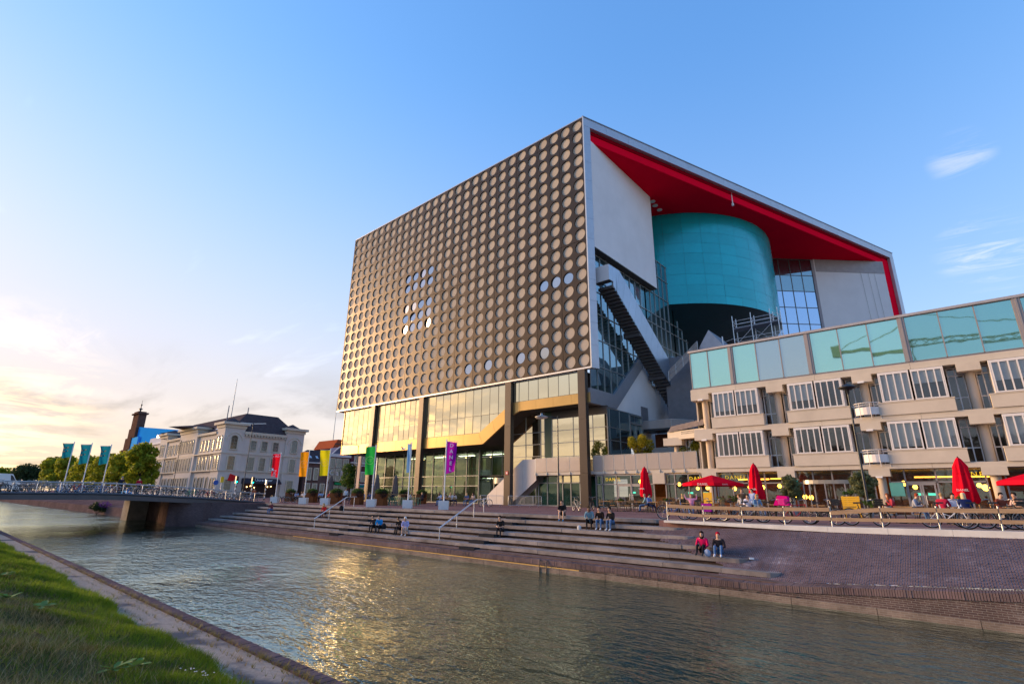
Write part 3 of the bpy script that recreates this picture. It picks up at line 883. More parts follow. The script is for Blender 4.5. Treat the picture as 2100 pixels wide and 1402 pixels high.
slab([(-.03, ZT + .052), (Lp + .1, ZT + .052), (Lp + .1, ZT + .22), (-.03, ZT + .22)], -1, .05, 'roof_edge', pbr('roof_edge', (.16, .17, .2), .5, .3))
mb = MB(); mb.bar(sp(.02, ZB - .1, .0), sp(.02, ZT + .04, .0), .13, .13, 0); mb.build('corner_trim', EDGEL, hall, world=True)
# red fascia inside the frame and red soffit
slab([(1.1, 44.42), (Lp - 1.25, 44.42), (Lp - 1.25, ZT - 1.0), (1.1, ZT - 1.0)], -.95, -.62, 'red_beam', REDP)
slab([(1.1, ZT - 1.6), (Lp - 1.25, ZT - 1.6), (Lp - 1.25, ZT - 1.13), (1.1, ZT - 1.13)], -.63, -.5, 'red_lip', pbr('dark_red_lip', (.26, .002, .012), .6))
slab([(Lp - 3.5, 18), (Lp - 1.25, 18), (Lp - 1.25, ZT - 1.1), (Lp - 3.5, ZT - 1.1)], -1.0, -.52, 'red_jamb', REDP)
a_, b_ = sp(.9, 0, -.8), sp(Lp - .3, 0, -.8)
mb = MB(); mb.ext([(-79, 46.6), (a_.x, a_.y), (b_.x, b_.y), (-79, b_.y)], 44.40, 46.4); mb.build('red_soffit', REDP, hall, world=True)
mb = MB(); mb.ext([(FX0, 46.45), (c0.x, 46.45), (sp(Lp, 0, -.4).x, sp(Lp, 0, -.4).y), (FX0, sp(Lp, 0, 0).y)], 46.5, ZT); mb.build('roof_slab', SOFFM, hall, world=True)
mb = MB()
for x_, y_ in ((-28.66, 65.39), (-28.87, 66.7), (-28.89, 68.29)): mb.cyl((x_, y_, 44.33), .42, .065, 20)
for x_, y_ in ((-28.66, 65.39), (-28.87, 66.7), (-28.89, 68.29)):
    m1 = MB(); m1.cyl((x_, y_, 44.33), .42, .065, 20); m1.build('ceiling_lamp', WHITE, hall, world=True)
m1 = MB(); q_ = sp(28.6, 0, -.55); m1.bar((q_.x, q_.y, 44.0), (q_.x, q_.y, 46.2), .10); m1.box(q_.x - .12, q_.x + .12, q_.y - .12, q_.y + .12, 43.6, 44.0); m1.build('camera_mast', WHITE, hall, world=True)
# left white wall panel, hanging in front of the side glazing
mb = MB(); mb.box(-29.9, -28.42, 47.45, 64.05, 29.5, 44.42); mb.build('white_wall', PLASTER, hall, world=True)
mb = MB(); mb.box(-29.88, -28.40, 47.5, 64.06, 29.38, 29.497); mb.build('wall_soffit', SOFFM, hall, world=True)
# ---- turquoise drum, curved cladding panels
DC, DR = Vector((-37.24, 86.99, 0)), 18.9
rows_ = [29.0, 30.3] + lin(30.3, 44.38, 8)[1:]
ang = [math.radians(a) for a in lin(-118, 40, 18)]
for i in range(len(ang) - 1):
    for j in range(len(rows_) - 1):
        mb = MB(); n_ = 5
        rr = DR + random.uniform(-.012, .012)
        aa = lin(ang[i] + .0006, ang[i + 1] - .0006, n_)
        z0_, z1_ = rows_[j] + .012, rows_[j + 1] - .012
        V = [DC + Vector((rr * math.cos(t_), rr * math.sin(t_), z)) for z in (z0_, z1_) for t_ in aa]
        mb.add(V, [(k, k + 1, n_ + 2 + k, n_ + 1 + k) for k in range(n_)], 0, True)
        mb.build('drum_panel', TEALP, hall, world=True)
mb = MB(); mb.lathe(DC, [(DR - .05, 29.0), (DR - .05, 44.4)], 72); mb.build('drum_core', pbr('drum_joint', (.0, .11, .13), .5), hall, world=True)
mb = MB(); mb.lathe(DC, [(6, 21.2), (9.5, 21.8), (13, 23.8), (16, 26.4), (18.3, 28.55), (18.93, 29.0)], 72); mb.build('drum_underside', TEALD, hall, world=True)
# ---- angled back wall: blue glazing then white panel
P0, P1 = Vector((-22.5, 95.4, 0)), Vector((-3.9, 113.2, 0))
U_ = (P1 - P0).normalized(); Ln = (P1 - P0).length
gL = (Vector((-14.4, 102.9, 0)) - P0).length
glaze(hall, P0 + Vector((0, 0, 22)), U_, (0, 0, 1), lin(0, gL - .5, 5), [0, 3.0, 6.2, 9.4, 12.6, 15.8, 19.0, 22.3], GBLUE, GRIDD, bar=.14, mats=lambda i, j: GSIDE if j >= 5 else GBLUE)
mb = MB(); n2 = Vector((U_.y, -U_.x, 0))
mb.prism([P0 + U_ * (gL), P0 + U_ * (Ln - 1.1), P0 + U_ * (Ln - 1.1) + Vector((0, 0, 44.4)), P0 + U_ * gL + Vector((0, 0, 44.4))], n2 * -.6, n2 * .1)
mb.build('white_back_wall', PLASTER, hall, world=True)
mb = MB(); mb.prism([P0 + U_ * (gL + .3) + Vector((0, 0, 41.9)), P0 + U_ * (Ln - 1.12) + Vector((0, 0, 41.9)), P0 + U_ * (Ln - 1.12) + Vector((0, 0, 44.38)), P0 + U_ * (gL + .3) + Vector((0, 0, 44.38))], n2 * .105, n2 * .16)
mb.build('grey_band', pbr('grey_band', (.34, .33, .34), .8), hall, world=True)
mb = MB(); mb.prism([P0 + U_ * (gL - .5), P0 + U_ * gL, P0 + U_ * gL + Vector((0, 0, 44.3)), P0 + U_ * (gL - .5) + Vector((0, 0, 44.3))], n2 * -.6, n2 * .14)
mb.build('wall_edge', pbr('grey_edge', (.30, .29, .32), .6), hall, world=True)
mb = MB()
for f_ in (.62, .72, .80): mb.bar(P0 + U_ * (gL + (Ln - gL) * f_) + n2 * .2 + Vector((0, 0, 30)), P0 + U_ * (gL + (Ln - gL) * (f_ - .02)) + n2 * .2 + Vector((0, 0, 42)), .035)
mb.build('cables', GRIDM, hall, world=True)
# ---- side glazing behind the escape stair
XS_ = -29.32
us_ = [0] + lin(0, 40.5, 27)[1:]
O_ = Vector((XS_, 46.9, 0))
vs_ = [12.4, 15.2, 18.4, 21.6, 24.4, 25.9, 29.2, 32.4, 35.0]
def side_skip(i, j):
    y = 46.9 + us_[i]
    if y > 69.9 and j >= 6: return True
    return False
glaze(hall, O_, (0, 1, 0), (0, 0, 1), us_[:11], vs_, GSIDE, GRIDM, clip=((-1, 1, 6.4),), bar=.09, proud=.09, tilt=.003)
glaze(hall, O_, (0, 1, 0), (0, 0, 1), us_[10:17], vs_[1:], GSIDE, GRIDM, bar=.09, proud=.09, skip=side_skip, tilt=.003)
glaze(hall, O_, (0, 1, 0), (0, 0, 1), us_[16:], vs_[1:7], GSIDE, GRIDM, bar=.09, proud=.09, tilt=.003)
# V-shaped grey beam below the side glazing
mb = MB(); mb.prism([(0, 46.5, 10.75), (0, 52.0, 10.75), (0, 60.6, 18.2), (0, 60.6, 20.0), (0, 51.6, 12.4), (0, 46.5, 12.4)], (XS_ - .3, 0, 0), (XS_ + .25, 0, 0))
mb.build('grey_band', pbr('grey_cladding', (.25, .26, .29), .5, .35, var=.06), hall, world=True)
# white gable wall under the band and stair
mb = MB(); mb.prism([(0, 51.0, 10.55), (0, 57.2, 10.55), (0, 57.2, 6), (0, 84, 6), (0, 84, 21), (0, 62.2, 21), (0, 60.0, 17.6), (0, 52.1, 10.75)], (XS_ - .6, 0, 0), (XS_ - .05, 0, 0))
mb.build('white_gable_wall', PLASTER, hall, world=True)
mb = MB(); mb.box(XS_ - .04, XS_ + .02, 58.6, 60.4, 9.3, 12.0); mb.build('grey_door', pbr('grey_door', (.16, .16, .18), .5), hall, world=True)
# ---- escape stair: boxed flights with folded underside
stair = MB()
SX0, SX1 = -28.85, -26.85
def flight(mbx, y0, z0, y1, z1, n_):
    for k in range(n_):
        a, b = k / n_, (k + 1) / n_
        ya, yb = y0 + (y1 - y0) * a, y0 + (y1 - y0) * b
        za = z0 + (z1 - z0) * a; zb = z0 + (z1 - z0) * b
        mbx.box(SX0, SX1, ya, yb, zb - .10, zb + .05); mbx.box(SX0, SX1, yb - .04, yb + .02, zb - .1 + (z1 - z0) / n_, zb)
es = MB(); es.box(SX0, SX1, 47.75, 48.62, 24.92, 25.05)
escape = es.build('escape_stair', pbr('stair_steel', (.085, .085, .095), .5, .3), hall, world=True)
def stp(y): return 24.46 - .681 * (y - 48.6)
for k, (ya, yb) in enumerate(((48.6, 54.8), (54.8, 61.0), (61.0, 68.6))):
    n_ = 14; dz = stp(ya) - stp(yb)
    for q in range(n_):
        y_a = ya + (yb - ya) * q / n_; y_b = ya + (yb - ya) * (q + 1) / n_
        z_b = stp(y_b) + .12
        s1 = MB(); s1.box(SX0, SX1 - .05, y_a, y_b + .03, z_b - .05, z_b); s1.box(SX0, SX1 - .05, y_a - .02, y_a + .02, z_b - .02, z_b + dz / n_ - .02)
        s1.build('step', pbr('stair_steel', (.085, .085, .095), .5, .3), escape)
for ya, yb in ((54.6, 55.2), (60.8, 61.4), (68.6, 72.5)):
    s1 = MB(); s1.box(SX0 - .25, SX1 - .05, ya, yb, stp(yb) - .10, stp(ya) + .14); s1.build('landing', pbr('stair_steel', (.085, .085, .095), .5, .3), escape)
SIDEM = pbr('stair_side_panel', (.40, .45, .52), .32, .6, var=.06, orand=.06)
def lower(y): return 24.95 if y < 48.6 else max(stp(y) - .04, 11.0 - .35 * max(0, y - 68.4))
def upper_(y): return 26.85 if y < 50.2 else max(26.85 - .686 * (y - 50.2), 15.0 - .0 * (y - 67.4)) if y < 67.5 else 15.0 - .62 * max(0, y - 69.0)
ys_ = [47.72, 48.6, 49.4] + [50.2 + 1.33 * k for k in range(14)] + [69.0, 70.2, 71.6, 73.2]
for k in range(len(ys_) - 1):
    a, b = ys_[k], ys_[k + 1] - .02
    sk = .9 if k > 2 else 0     # joints lean with the flight
    sa = .9 if k > 3 else 0
    A0, B0 = a - (.9 if a > 50 else 0), b - (.9 if ys_[k + 1] > 50 else 0)
    m1 = MB(); m1.prism([(0, max(A0, 47.72), lower(max(A0, 47.72))), (0, B0, lower(B0)), (0, b, upper_(b)), (0, a, upper_(a))], (SX1 - .03, 0, 0), (SX1 + .03, 0, 0))
    m1.build('side_panel', SIDEM, escape)
m1 = MB(); m1.box(SX0, SX1 - .031, 47.70, 47.78, 24.93, 26.85); m1.build('end_panel', PLASTER, escape)
m1 = MB()
for k in range(1, len(ys_) - 2):
    a, b = ys_[k], ys_[k + 1]
    m1.add([(SX0 - .02, a, upper_(a)), (SX0 - .02, b, upper_(b)), (SX0 - .02, b, upper_(b) - 1.0), (SX0 - .02, a, upper_(a) - 1.0)], [(0, 1, 2, 3)])
m1.build('inner_panel', SIDEM, escape)
m1 = MB(); m1.cyl((-27.9, 67.5, 3.5), .14, 8.5, 12); m1.build('stair_post', GRIDM, escape)
# ---- overhanging glass volume on the canal side
ZG = 46.5
gap = dict(bar=.05, proud=.03, tilt=.006)
glaze(hall, (0, ZG, 0), (1, 0, 0), (0, 0, 1), lin(-77.7, -69.5, 6), [8.66, 10.85, 14.3], GFRONT, GRIDD, **gap)
glaze(hall, (0, ZG, 0), (1, 0, 0), (0, 0, 1), [-68.3, -67.6] + lin(-67.6, -57.7, 8)[1:], [8.66, 10.85, 14.3], GFRONT, GRIDD, **gap)
kk = 1.18
glaze(hall, (0, ZG, 0), (1, 0, 0), (0, 0, 1), [-56.6, -55.9] + lin(-55.9, -41.1, 10)[1:], [8.66, 10.85, 14.3], GFRONT, GRIDD, clip=((-.60, 1, 8.66 + .60 * 45.8),), **gap)
glaze(hall, (0, ZG, 0), (1, 0, 0), (0, 0, 1), [-40.0, -39.2] + lin(-39.2, -30.4, 6)[1:], [11.93, 14.3], GFRONT, GRIDD, **gap)
def bandp(pts, mat=GOLDB, name='band_panel'):
    mb = MB(); mb.prism([(x, ZG, z) for x, z in pts], (0, -.06, 0), (0, .25, 0)); return mb.build(name, mat, hall, world=True)
for xs_ in (lin(-77.75, -69.45, 3), lin(-68.35, -57.6, 4), lin(-56.65, -45.8, 4)):
    for a, b in zip(xs_[:-1], xs_[1:]):
        bandp([(a, 7.21), (b - .02 if b != -45.8 else -45.1, 7.21), (b - .02, 8.62), (a, 8.62)])
bandp([(-45.08, 7.21), (-43.0, 8.50), (-43.0 - .5, 10.0), (-45.79, 8.62)])
bandp([(-42.98, 8.52), (-41.1, 9.70), (-41.1, 11.44), (-43.48, 10.01)])
bandp([(-40.1, 10.42), (-39.05, 10.80), (-39.05, 11.90), (-40.1, 11.90)])
for a, b in zip(lin(-39.03, -29.1, 4)[:-1], lin(-39.03, -29.1, 4)[1:]): bandp([(a, 10.80), (b - .02, 10.80), (b - .02, 11.90), (a, 11.90)])
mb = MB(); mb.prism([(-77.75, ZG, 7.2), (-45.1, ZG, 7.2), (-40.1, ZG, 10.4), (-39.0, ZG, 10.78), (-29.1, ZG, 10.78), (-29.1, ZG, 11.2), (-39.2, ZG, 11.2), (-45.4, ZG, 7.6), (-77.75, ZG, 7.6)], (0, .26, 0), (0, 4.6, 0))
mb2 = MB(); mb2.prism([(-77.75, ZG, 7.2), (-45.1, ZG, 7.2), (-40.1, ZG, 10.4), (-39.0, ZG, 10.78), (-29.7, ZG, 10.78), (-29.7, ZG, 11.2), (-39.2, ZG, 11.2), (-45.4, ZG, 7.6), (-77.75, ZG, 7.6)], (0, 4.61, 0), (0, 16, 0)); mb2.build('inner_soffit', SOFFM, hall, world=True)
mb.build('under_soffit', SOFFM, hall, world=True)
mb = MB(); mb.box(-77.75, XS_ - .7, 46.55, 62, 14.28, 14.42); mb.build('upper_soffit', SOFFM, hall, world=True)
mb = MB(); mb.box(-77.78, -77.72, 46.4, 60, 7.2, 14.3); mb.build('left_end_wall', GOLDB, hall, world=True)
# inside of the glass volume: floor and back wall so that it is not hollow
mb = MB(); mb.prism([(-77.6, 47.2, 7.3), (-45.4, 47.2, 7.3), (-40.2, 47.2, 10.7), (-39, 47.2, 11.15), (-30, 47.2, 11.15), (-30, 47.2, 14.2), (-77.6, 47.2, 14.2)], (0, 0, 0), (0, .1, 0)); mb.build('inner_blind', pbr('inner_wall', (.10, .09, .075), .8), hall, world=True)
# columns
for xc in (-29.92, -40.58, -57.1, -68.95):
    mb = MB()
    for z0_, z1_ in ((0, 3.4), (3.4, 9.0), (9.0, 14.42)):
        m1 = MB(); m1.box(xc - .47, xc + .47, 46.0, 46.62, z0_ + .004, z1_ - .012)
        if z0_ == 0:
            cr_ = m1.build('column', COLM, hall, world=True)
        else: m1.build('column_cladding', COLM, cr_)
m1 = MB(); m1.box(-40.75, -40.35, 45.95, 45.995, 3.4, 3.8); m1.build('fire_sign', pbr('sign_red', (.55, .03, .03), .5), hall, world=True)
m1 = MB(); m1.box(-40.64, -40.46, 45.94, 45.949, 3.5, 3.7); m1.build('sign_symbol', WHITE, hall, world=True)
# ---- lobby glazing, right part at terrace level (mirror), set back
glaze(hall, (0, 49, 0), (1, 0, 0), (0, 0, 1), [-42.4, -40.16, -37.82, -37.25], [3.5, 5.6, 7.0, 8.43, 10.7], GFRONT, GRIDM, bar=.07, tilt=.004)
glaze(hall, (0, 49, 0), (1, 0, 0), (0, 0, 1), [-36.15, -33.12, -30.5, -28.65], [3.5, 5.45, 7.0, 8.43, 9.85], GFRONT, GRIDM, bar=.07, tilt=.004)
mb = MB(); mb.box(-37.24, -36.16, 48.95, 49.3, 3.5, 10.7); mb.build('dark_green_pier', pbr('green_pier', (.015, .055, .03), .35), hall, world=True)
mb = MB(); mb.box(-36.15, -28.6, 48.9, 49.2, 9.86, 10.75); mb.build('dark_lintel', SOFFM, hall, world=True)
# dark glass return toward the terrace doors
glaze(hall, (-28.63, 49.0, 0), (0, 1, 0), (0, 0, 1), [0, .45, 2.7, 5.0], [3.5, 5.5, 7.0, 8.4, 10.5], GSIDE, GRIDM, bar=.08, tilt=.004)
mb = MB(); mb.box(-28.95, -28.55, 54.0, 54.2, 6.5, 10.5); mb.box(-28.95, -28.55, 57.0, 57.3, 6.5, 10.5); mb.box(-28.95, -28.55, 54.2, 57.0, 9.3, 9.5); mb.box(-28.95, -28.55, 54.2, 57.0, 10.3, 10.5); mb.box(-28.95, -28.55, 55.55, 55.7, 6.5, 9.3)
dd = mb.build('terrace_door', GRIDM, hall, world=True)
for a, b in ((54.2, 55.55), (55.7, 57.0)):
    m1 = MB(); m1.box(-28.8, -28.76, a, b, 6.5, 9.3); m1.build('door_leaf', GSIDE, dd)
    m1 = MB(); m1.box(-28.8, -28.76, a, b, 9.5, 10.3); m1.build('fanlight', GSIDE, dd)
# ---- ground-floor lobby, deeply set back
Yl = 51.5
glaze(hall, (0, Yl, 0), (1, 0, 0), (0, 0, 1), lin(-74.5, -50.5, 10), [0.05, 2.3, 3.65, 7.2], GLOW_, GRIDM, bar=.10, proud=.1, tilt=.003, mats=lambda i, j: GREENG if j == 1 else GLOW_)
glaze(hall, (0, 54.0, 0), (1, 0, 0), (0, 0, 1), lin(-50.4, -42.5, 4), [0.05, 2.9, 3.65, 7.2], GLOW_, GRIDM, bar=.10, proud=.1, tilt=.003)
glaze(hall, (-50.45, 51.5, 0), (0, 1, 0), (0, 0, 1), [0, 2.5], [0.05, 3.65, 7.2], GLOW_, GRIDM, bar=.10, tilt=.002)
mb = MB(); mb.box(-74.5, -42, 63, 63.2, 0, 7.2); mb.build('lobby_back_wall', pbr('lobby_wall', (.16, .20, .08), .8, var=.6, vscale=.25), hall, world=True)
mb = MB(); mb.box(-74.6, -74.5, Yl, 63, 0, 7.2); mb.build('lobby_end_wall', pbr('lobby_wall', (.08, .07, .055), .8), hall, world=True)
GRNF = pbr('green_frame', (.10, .42, .12), .5)
for xa in (-66, -62.5, -57):
    m1 = MB()
    for k in range(4): m1.box(xa + k * .8, xa + k * .8 + .1, 56, 56.1, 3.8, 6.6)
    m1.box(xa, xa + 2.5, 56, 56.1, 6.5, 6.6); m1.box(xa, xa + 2.5, 56, 56.1, 4.9, 5.0)
    m1.build('green_partition', GRNF, hall, world=True)
m1 = MB(); m1.box(-70.5, -69.2, 55, 56, 3.7, 5.8); m1.build('yellow_wall', pbr('lime_wall', (.55, .60, .05), .6), hall, world=True)
m1 = MB(); m1.box(-55.5, -54.2, 56, 56.6, 4.6, 6.4); m1.build('pale_panel', pbr('pale_panel', (.45, .50, .22), .6), hall, world=True)
mb = MB(); mb.box(-74, -42.6, 52, 62.9, 3.55, 3.68); mb.build('mezzanine', SOFFM, hall, world=True)
LAMPW = glow('warm_lamp', (1.0, .62, .22), 3.0)
random.seed(12)
for k in range(14):
    m1 = MB(); x_, y_ = random.uniform(-73, -43), random.uniform(53, 60); m1.lathe((x_, y_, random.choice((6.8, 6.9, 3.0))), [(.0, 0), (.09, .03), (.09, .09), (0, .12)], 10); m1.build('downlight', LAMPW, hall, world=True)
PANL = glow('ceiling_panel', (.85, 1.0, .62), 1.5)
for x_ in (-71, -65, -59, -53, -47):
    m1 = MB(); m1.box(x_ - 1.6, x_ + 1.6, 57.0, 57.6, 6.95, 7.0); m1.build('ceiling_light', PANL, hall, world=True)
    m1 = MB(); m1.box(x_ - 1.2, x_ + 1.2, 57.0, 57.4, 3.48, 3.53); m1.build('ceiling_light', PANL, hall, world=True)
# revolving door
rd = MB(); rd.lathe((-46.3, 52.6, 2.55), [(1.9, 0), (1.9, .75)], 28); rdo = rd.build('revolving_door', pbr('door_drum', (.34, .32, .29), .35, .6), hall, world=True)
for a in (0, math.pi / 2, math.pi, 1.5 * math.pi):
    m1 = MB(); m1.bar((-46.3 + 1.8 * math.cos(a + .5), 52.6 + 1.8 * math.sin(a + .5), 0), (-46.3 + 1.8 * math.cos(a + .5), 52.6 + 1.8 * math.sin(a + .5), 2.55), .12); m1.build('door_post', GRIDM, rdo)
# entrance doors under the terrace between the two right columns
glaze(hall, (0, 48.0, 0), (1, 0, 0), (0, 0, 1), [-37.4, -36.1, -34.7, -34.0, -32.9, -31.7, -30.4], [0.05, 2.5, 3.3], GLOW_, GRIDM, bar=.11, proud=.1, mats=lambda i, j: GFRONT if j == 1 and i > 1 else GLOW_)
mb = MB(); mb.box(-40, -30, 52, 52.2, 0, 3.3); mb.build('entrance_back_wall', pbr('entrance_wall', (.02, .09, .10), .6, var=.5, vscale=.6), hall, world=True)
# ================================================================== office building over the restaurant
CONC = pbr('beige_concrete', (.58, .52, .43), .8, 0, var=.07, vscale=.8, dirt=.12, bump=.05, bscale=20)
CONC2 = pbr('beige_column', (.52, .44, .35), .75, 0, var=.06, vscale=1.0, dirt=.08)
FRAMEW = pbr('white_window_frame', (.72, .69, .66), .5, 0, var=.04)
WGL = mirror_glass('office_glass', (.72, .80, .86), .10, (.02, .018, .02), see=.75)
BLIND = pbr('window_blind', (.50, .56, .57), .8, var=.05, vscale=2)
TOPG = mirror_glass('green_top_glass', (.56, .92, .84), .55, (.09, .27, .24))
TOPG3 = mirror_glass('deep_top_glass', (.42, .78, .76), .55, (.03, .13, .13))
TOPG2 = mirror_glass('pale_top_glass', (.66, .80, .84), .45, (.12, .20, .22))
SHOPG = mirror_glass('shop_glass', (.55, .75, .80), .10, (.008, .022, .026), see=.72)
FIN = pbr('grey_fin', (.30, .275, .27), .5, .3, var=.06)
office = thing('office_building', (-6, 45, 0), 'beige concrete office building with green glazed top storey above a restaurant', 'office building')
OY = 45.0
def op(name, mat, parent=None):
    return lambda mb: mb.build(name, mat, parent or office, world=True)
XA, XB = -17.55, 33.0
COLX = [-16.6 + 6.02 * k for k in range(8)]
storeys = [(3.17, 3.50), (6.45, 6.86), (9.98, 10.42)]     # slab edges
for z0_, z1_ in storeys:
    xs_ = [XA] + [c + 3.0 for c in COLX]
    for a, b in zip(xs_[:-1], xs_[1:]):
        m1 = MB(); m1.box(a, b - .012, OY, OY + .5, z0_, z1_); m1.build('slab_edge', CONC, office, world=True)
        m1 = MB(); m1.box(a, b, OY + .5, OY + 12, z0_ + .02, z1_ - .02); m1.build('floor_slab', CONC, office, world=True)
rs = random.Random(31)
blind_state = {}
for fl, (zb, zt) in enumerate(((3.50, 6.45), (6.86, 9.98))):
    for k, cx_ in enumerate(COLX):
        # column with its block capital
        m1 = MB(); m1.cyl((cx_, OY + .75, zb - .02), .27, zt - zb - .44, 20); m1.build('column', CONC2, office, world=True)
        m1 = MB(); m1.box(cx_ - .62, cx_ + .62, OY - .06, OY + 1.1, zt - .55, zt - .003); m1.build('capital', CONC, office, world=True)
        if k == 0:
            m1 = MB(); m1.box(XA, cx_ - .62, OY - .06, OY + 1.1, zt - .55, zt - .003); m1.build('capital', CONC, office, world=True)
        # lamp under some capitals
        if k % 2 == 0:
            m1 = MB(); m1.box(cx_ - .28, cx_ + .12, OY - .22, OY - .06, zt - .62, zt - .50); m1.build('facade_lamp', WHITE, office, world=True)
        # projecting bay window between this column and the next
        bx0, bx1 = cx_ + 1.06, cx_ + 4.66
        zs, ztop = zb + .92, zt - .05
        m1 = MB(); m1.box(bx0 - .35, bx1 + .30, OY - .10, OY + .5, zb + .001, zs - .08); m1.build('spandrel', CONC, office, world=True)
        m1 = MB(); m1.box(bx0 - .38, bx1 + .33, OY - .13, OY + .5, zs - .078, zs); sp_ = m1.build('window_sill', CONC, office, world=True)
        for half in range(2):
            a, b = (bx0, (bx0 + bx1) / 2 - .05) if half == 0 else ((bx0 + bx1) / 2 + .05, bx1)
            fr = MB(); w_ = .05; y_ = OY - .16
            fr.box(a, b, y_, y_ + .1, zs + .005, zs + .09); fr.box(a, b, y_, y_ + .1, ztop - .16, ztop)
            for q in range(5):
                xx = a + (b - a) * q / 4
                xx = min(max(xx, a + w_), b - w_)
                fr.box(xx - w_ * .75, xx + w_ * .75, y_ - .001, y_ + .101, zs + .09, ztop - .16)
            wo = fr.build('window', FRAMEW, office, world=True)
            bl = ({0: (.80, .62), 1: (.66, 0), 2: (.97, .45), 3: (.62, .95)} if fl else {0: (0, 0), 1: (0, 0), 2: (.93, .97), 3: (.95, .95)}).get(k, (.9, .9))[half]
            for q in range(4):
                x0_ = a + (b - a) * q / 4 + w_; x1_ = a + (b - a) * (q + 1) / 4 - w_
                m1 = MB(); yy = y_ + .06 + rs.gauss(0, .002)
                d_ = rs.gauss(0, .004)
                m1.add([(x0_, yy - d_, zs + .09), (x1_, yy + d_, zs + .09), (x1_, yy + d_, ztop - .16), (x0_, yy - d_, ztop - .16)], [(0, 1, 2, 3)])
                m1.build('pane', WGL, wo)
            if bl:
                m1 = MB(); m1.box(a + .05, b - .05, y_ + .14, y_ + .16, zs + .09 + (ztop - .25 - zs) * (1 - bl), ztop - .16); m1.build('blind', BLIND, wo)
        # side cheeks of the bay
        for xx in (bx0 - .06, bx1 + .0):
            m1 = MB(); m1.box(xx, xx + .06, OY - .16, OY + 1.1, zs, ztop); m1.build('bay_cheek', FRAMEW, office, world=True)
        # tall narrow windows either side of the column, set back
        for a, b in ((cx_ - 1.16, cx_ - .32), (cx_ + .34, cx_ + 1.0)):
            if k == 0 and a < cx_ - 1: continue
            y_ = OY + 1.05
            fr = MB()
            zq = zb + .02
            for xx in (a, (a + b) / 2, b): fr.box(xx - .035, xx + .035, y_, y_ + .08, zq, zt - .05)
            for zz in (zq + .03, zq + .95, zt - .62, zt - .08): fr.box(a, b, y_ + .002, y_ + .078, zz - .035, zz + .035)
            wo = fr.build('side_window', FRAMEW, office, world=True)
            m1 = MB(); m1.add([(a, y_ + .05, zq), (b, y_ + .05, zq), (b, y_ + .05, zt - .05), (a, y_ + .05, zt - .05)], [(0, 1, 2, 3)]); m1.build('pane', WGL, wo)
    m1 = MB(); m1.box(XA + .3, XB, OY + 5, OY + 5.1, zb, zt); m1.build('room_back_wall', pbr('office_room', (.16, .10, .075), .8, var=.5, vscale=.4), office, world=True)
    m1 = MB(); m1.box(XA - .02, XA + .1, OY + 1.1, OY + 12, zb, zt); m1.build('end_wall', CONC, office, world=True)
# small curved white balconies in front of two columns
for fl, zb in ((0, 3.62), (1, 6.98)):
    cx_ = COLX[2]
    m1 = MB()
    arc = [(cx_ + .85 * math.sin(a), OY + .35 - .78 * math.cos(a)) for a in lin(-1.35, 1.35, 10)]
    arc2 = [(cx_ + .82 * math.sin(a), OY + .35 - .75 * math.cos(a)) for a in lin(1.35, -1.35, 10)]
    m1.ext(arc + arc2, zb, zb + .55)
    bo = m1.build('balcony', FRAMEW, office, world=True)
    m1 = MB(); m1.tube([(p[0], p[1], zb + .86) for p in arc], .03, 6); m1.tube([(p[0], p[1], zb + .70) for p in arc], .02, 6)
    for p in arc[::3]: m1.tube([(p[0], p[1], zb - .3), (p[0], p[1], zb + .86)], .02, 6)
    m1.build('balcony_rail', FRAMEW, bo)
# glazed top storey
m1 = MB(); m1.box(XA + .12, XB, OY + .06, OY + 11, 10.425, 10.52); m1.build('top_floor', FIN, office, world=True)
fin_x = [-17.35, -13.72, -7.68, -1.55, 4.57, 10.6, 16.6, 22.6, 28.6]
for k in range(len(fin_x) - 1):
    a, b = fin_x[k], fin_x[k + 1]
    if k: 
        m1 = MB(); m1.box(a - .19, a + .19, OY + .02, OY + .4, 10.53, 13.86); m1.box(a - .05, a + .05, OY - .02, OY + .02, 10.53, 13.86); m1.build('fin', FIN, office, world=True)
    n_ = 2 if k == 0 else 3
    glaze(office, (0, OY + .12, 0), (1, 0, 0), (0, 0, 1), lin(a + (.19 if k else 0), b - .19, n_) if k else [a, -15.75, b - .19], [10.53, 13.86], TOPG, FIN, bar=.07, proud=.06, tilt=.006,
          mats=lambda i, j: TOPG2 if (k in (1,) and i >= 1) or rs.random() < .05 else (TOPG3 if k >= 3 else TOPG))
glaze(office, (XA + .2, OY + 11, 0), (0, -1, 0), (0, 0, 1), lin(0, 10.8, 5), [10.53, 13.86], TOPG, FIN, bar=.07)
m1 = MB(); m1.box(XA + .08, XB, OY - .06, OY + 11.2, 13.87, 14.05); m1.build('roof', pbr('roof_rim', (.42, .39, .38), .5, .4), office, world=True)
# things seen inside the top storey
m1 = MB(); m1.box(XA + .3, XB, OY + 7, OY + 7.1, 10.5, 13.8); m1.build('top_room_wall', pbr('top_room', (.10, .16, .17), .8), office, world=True)
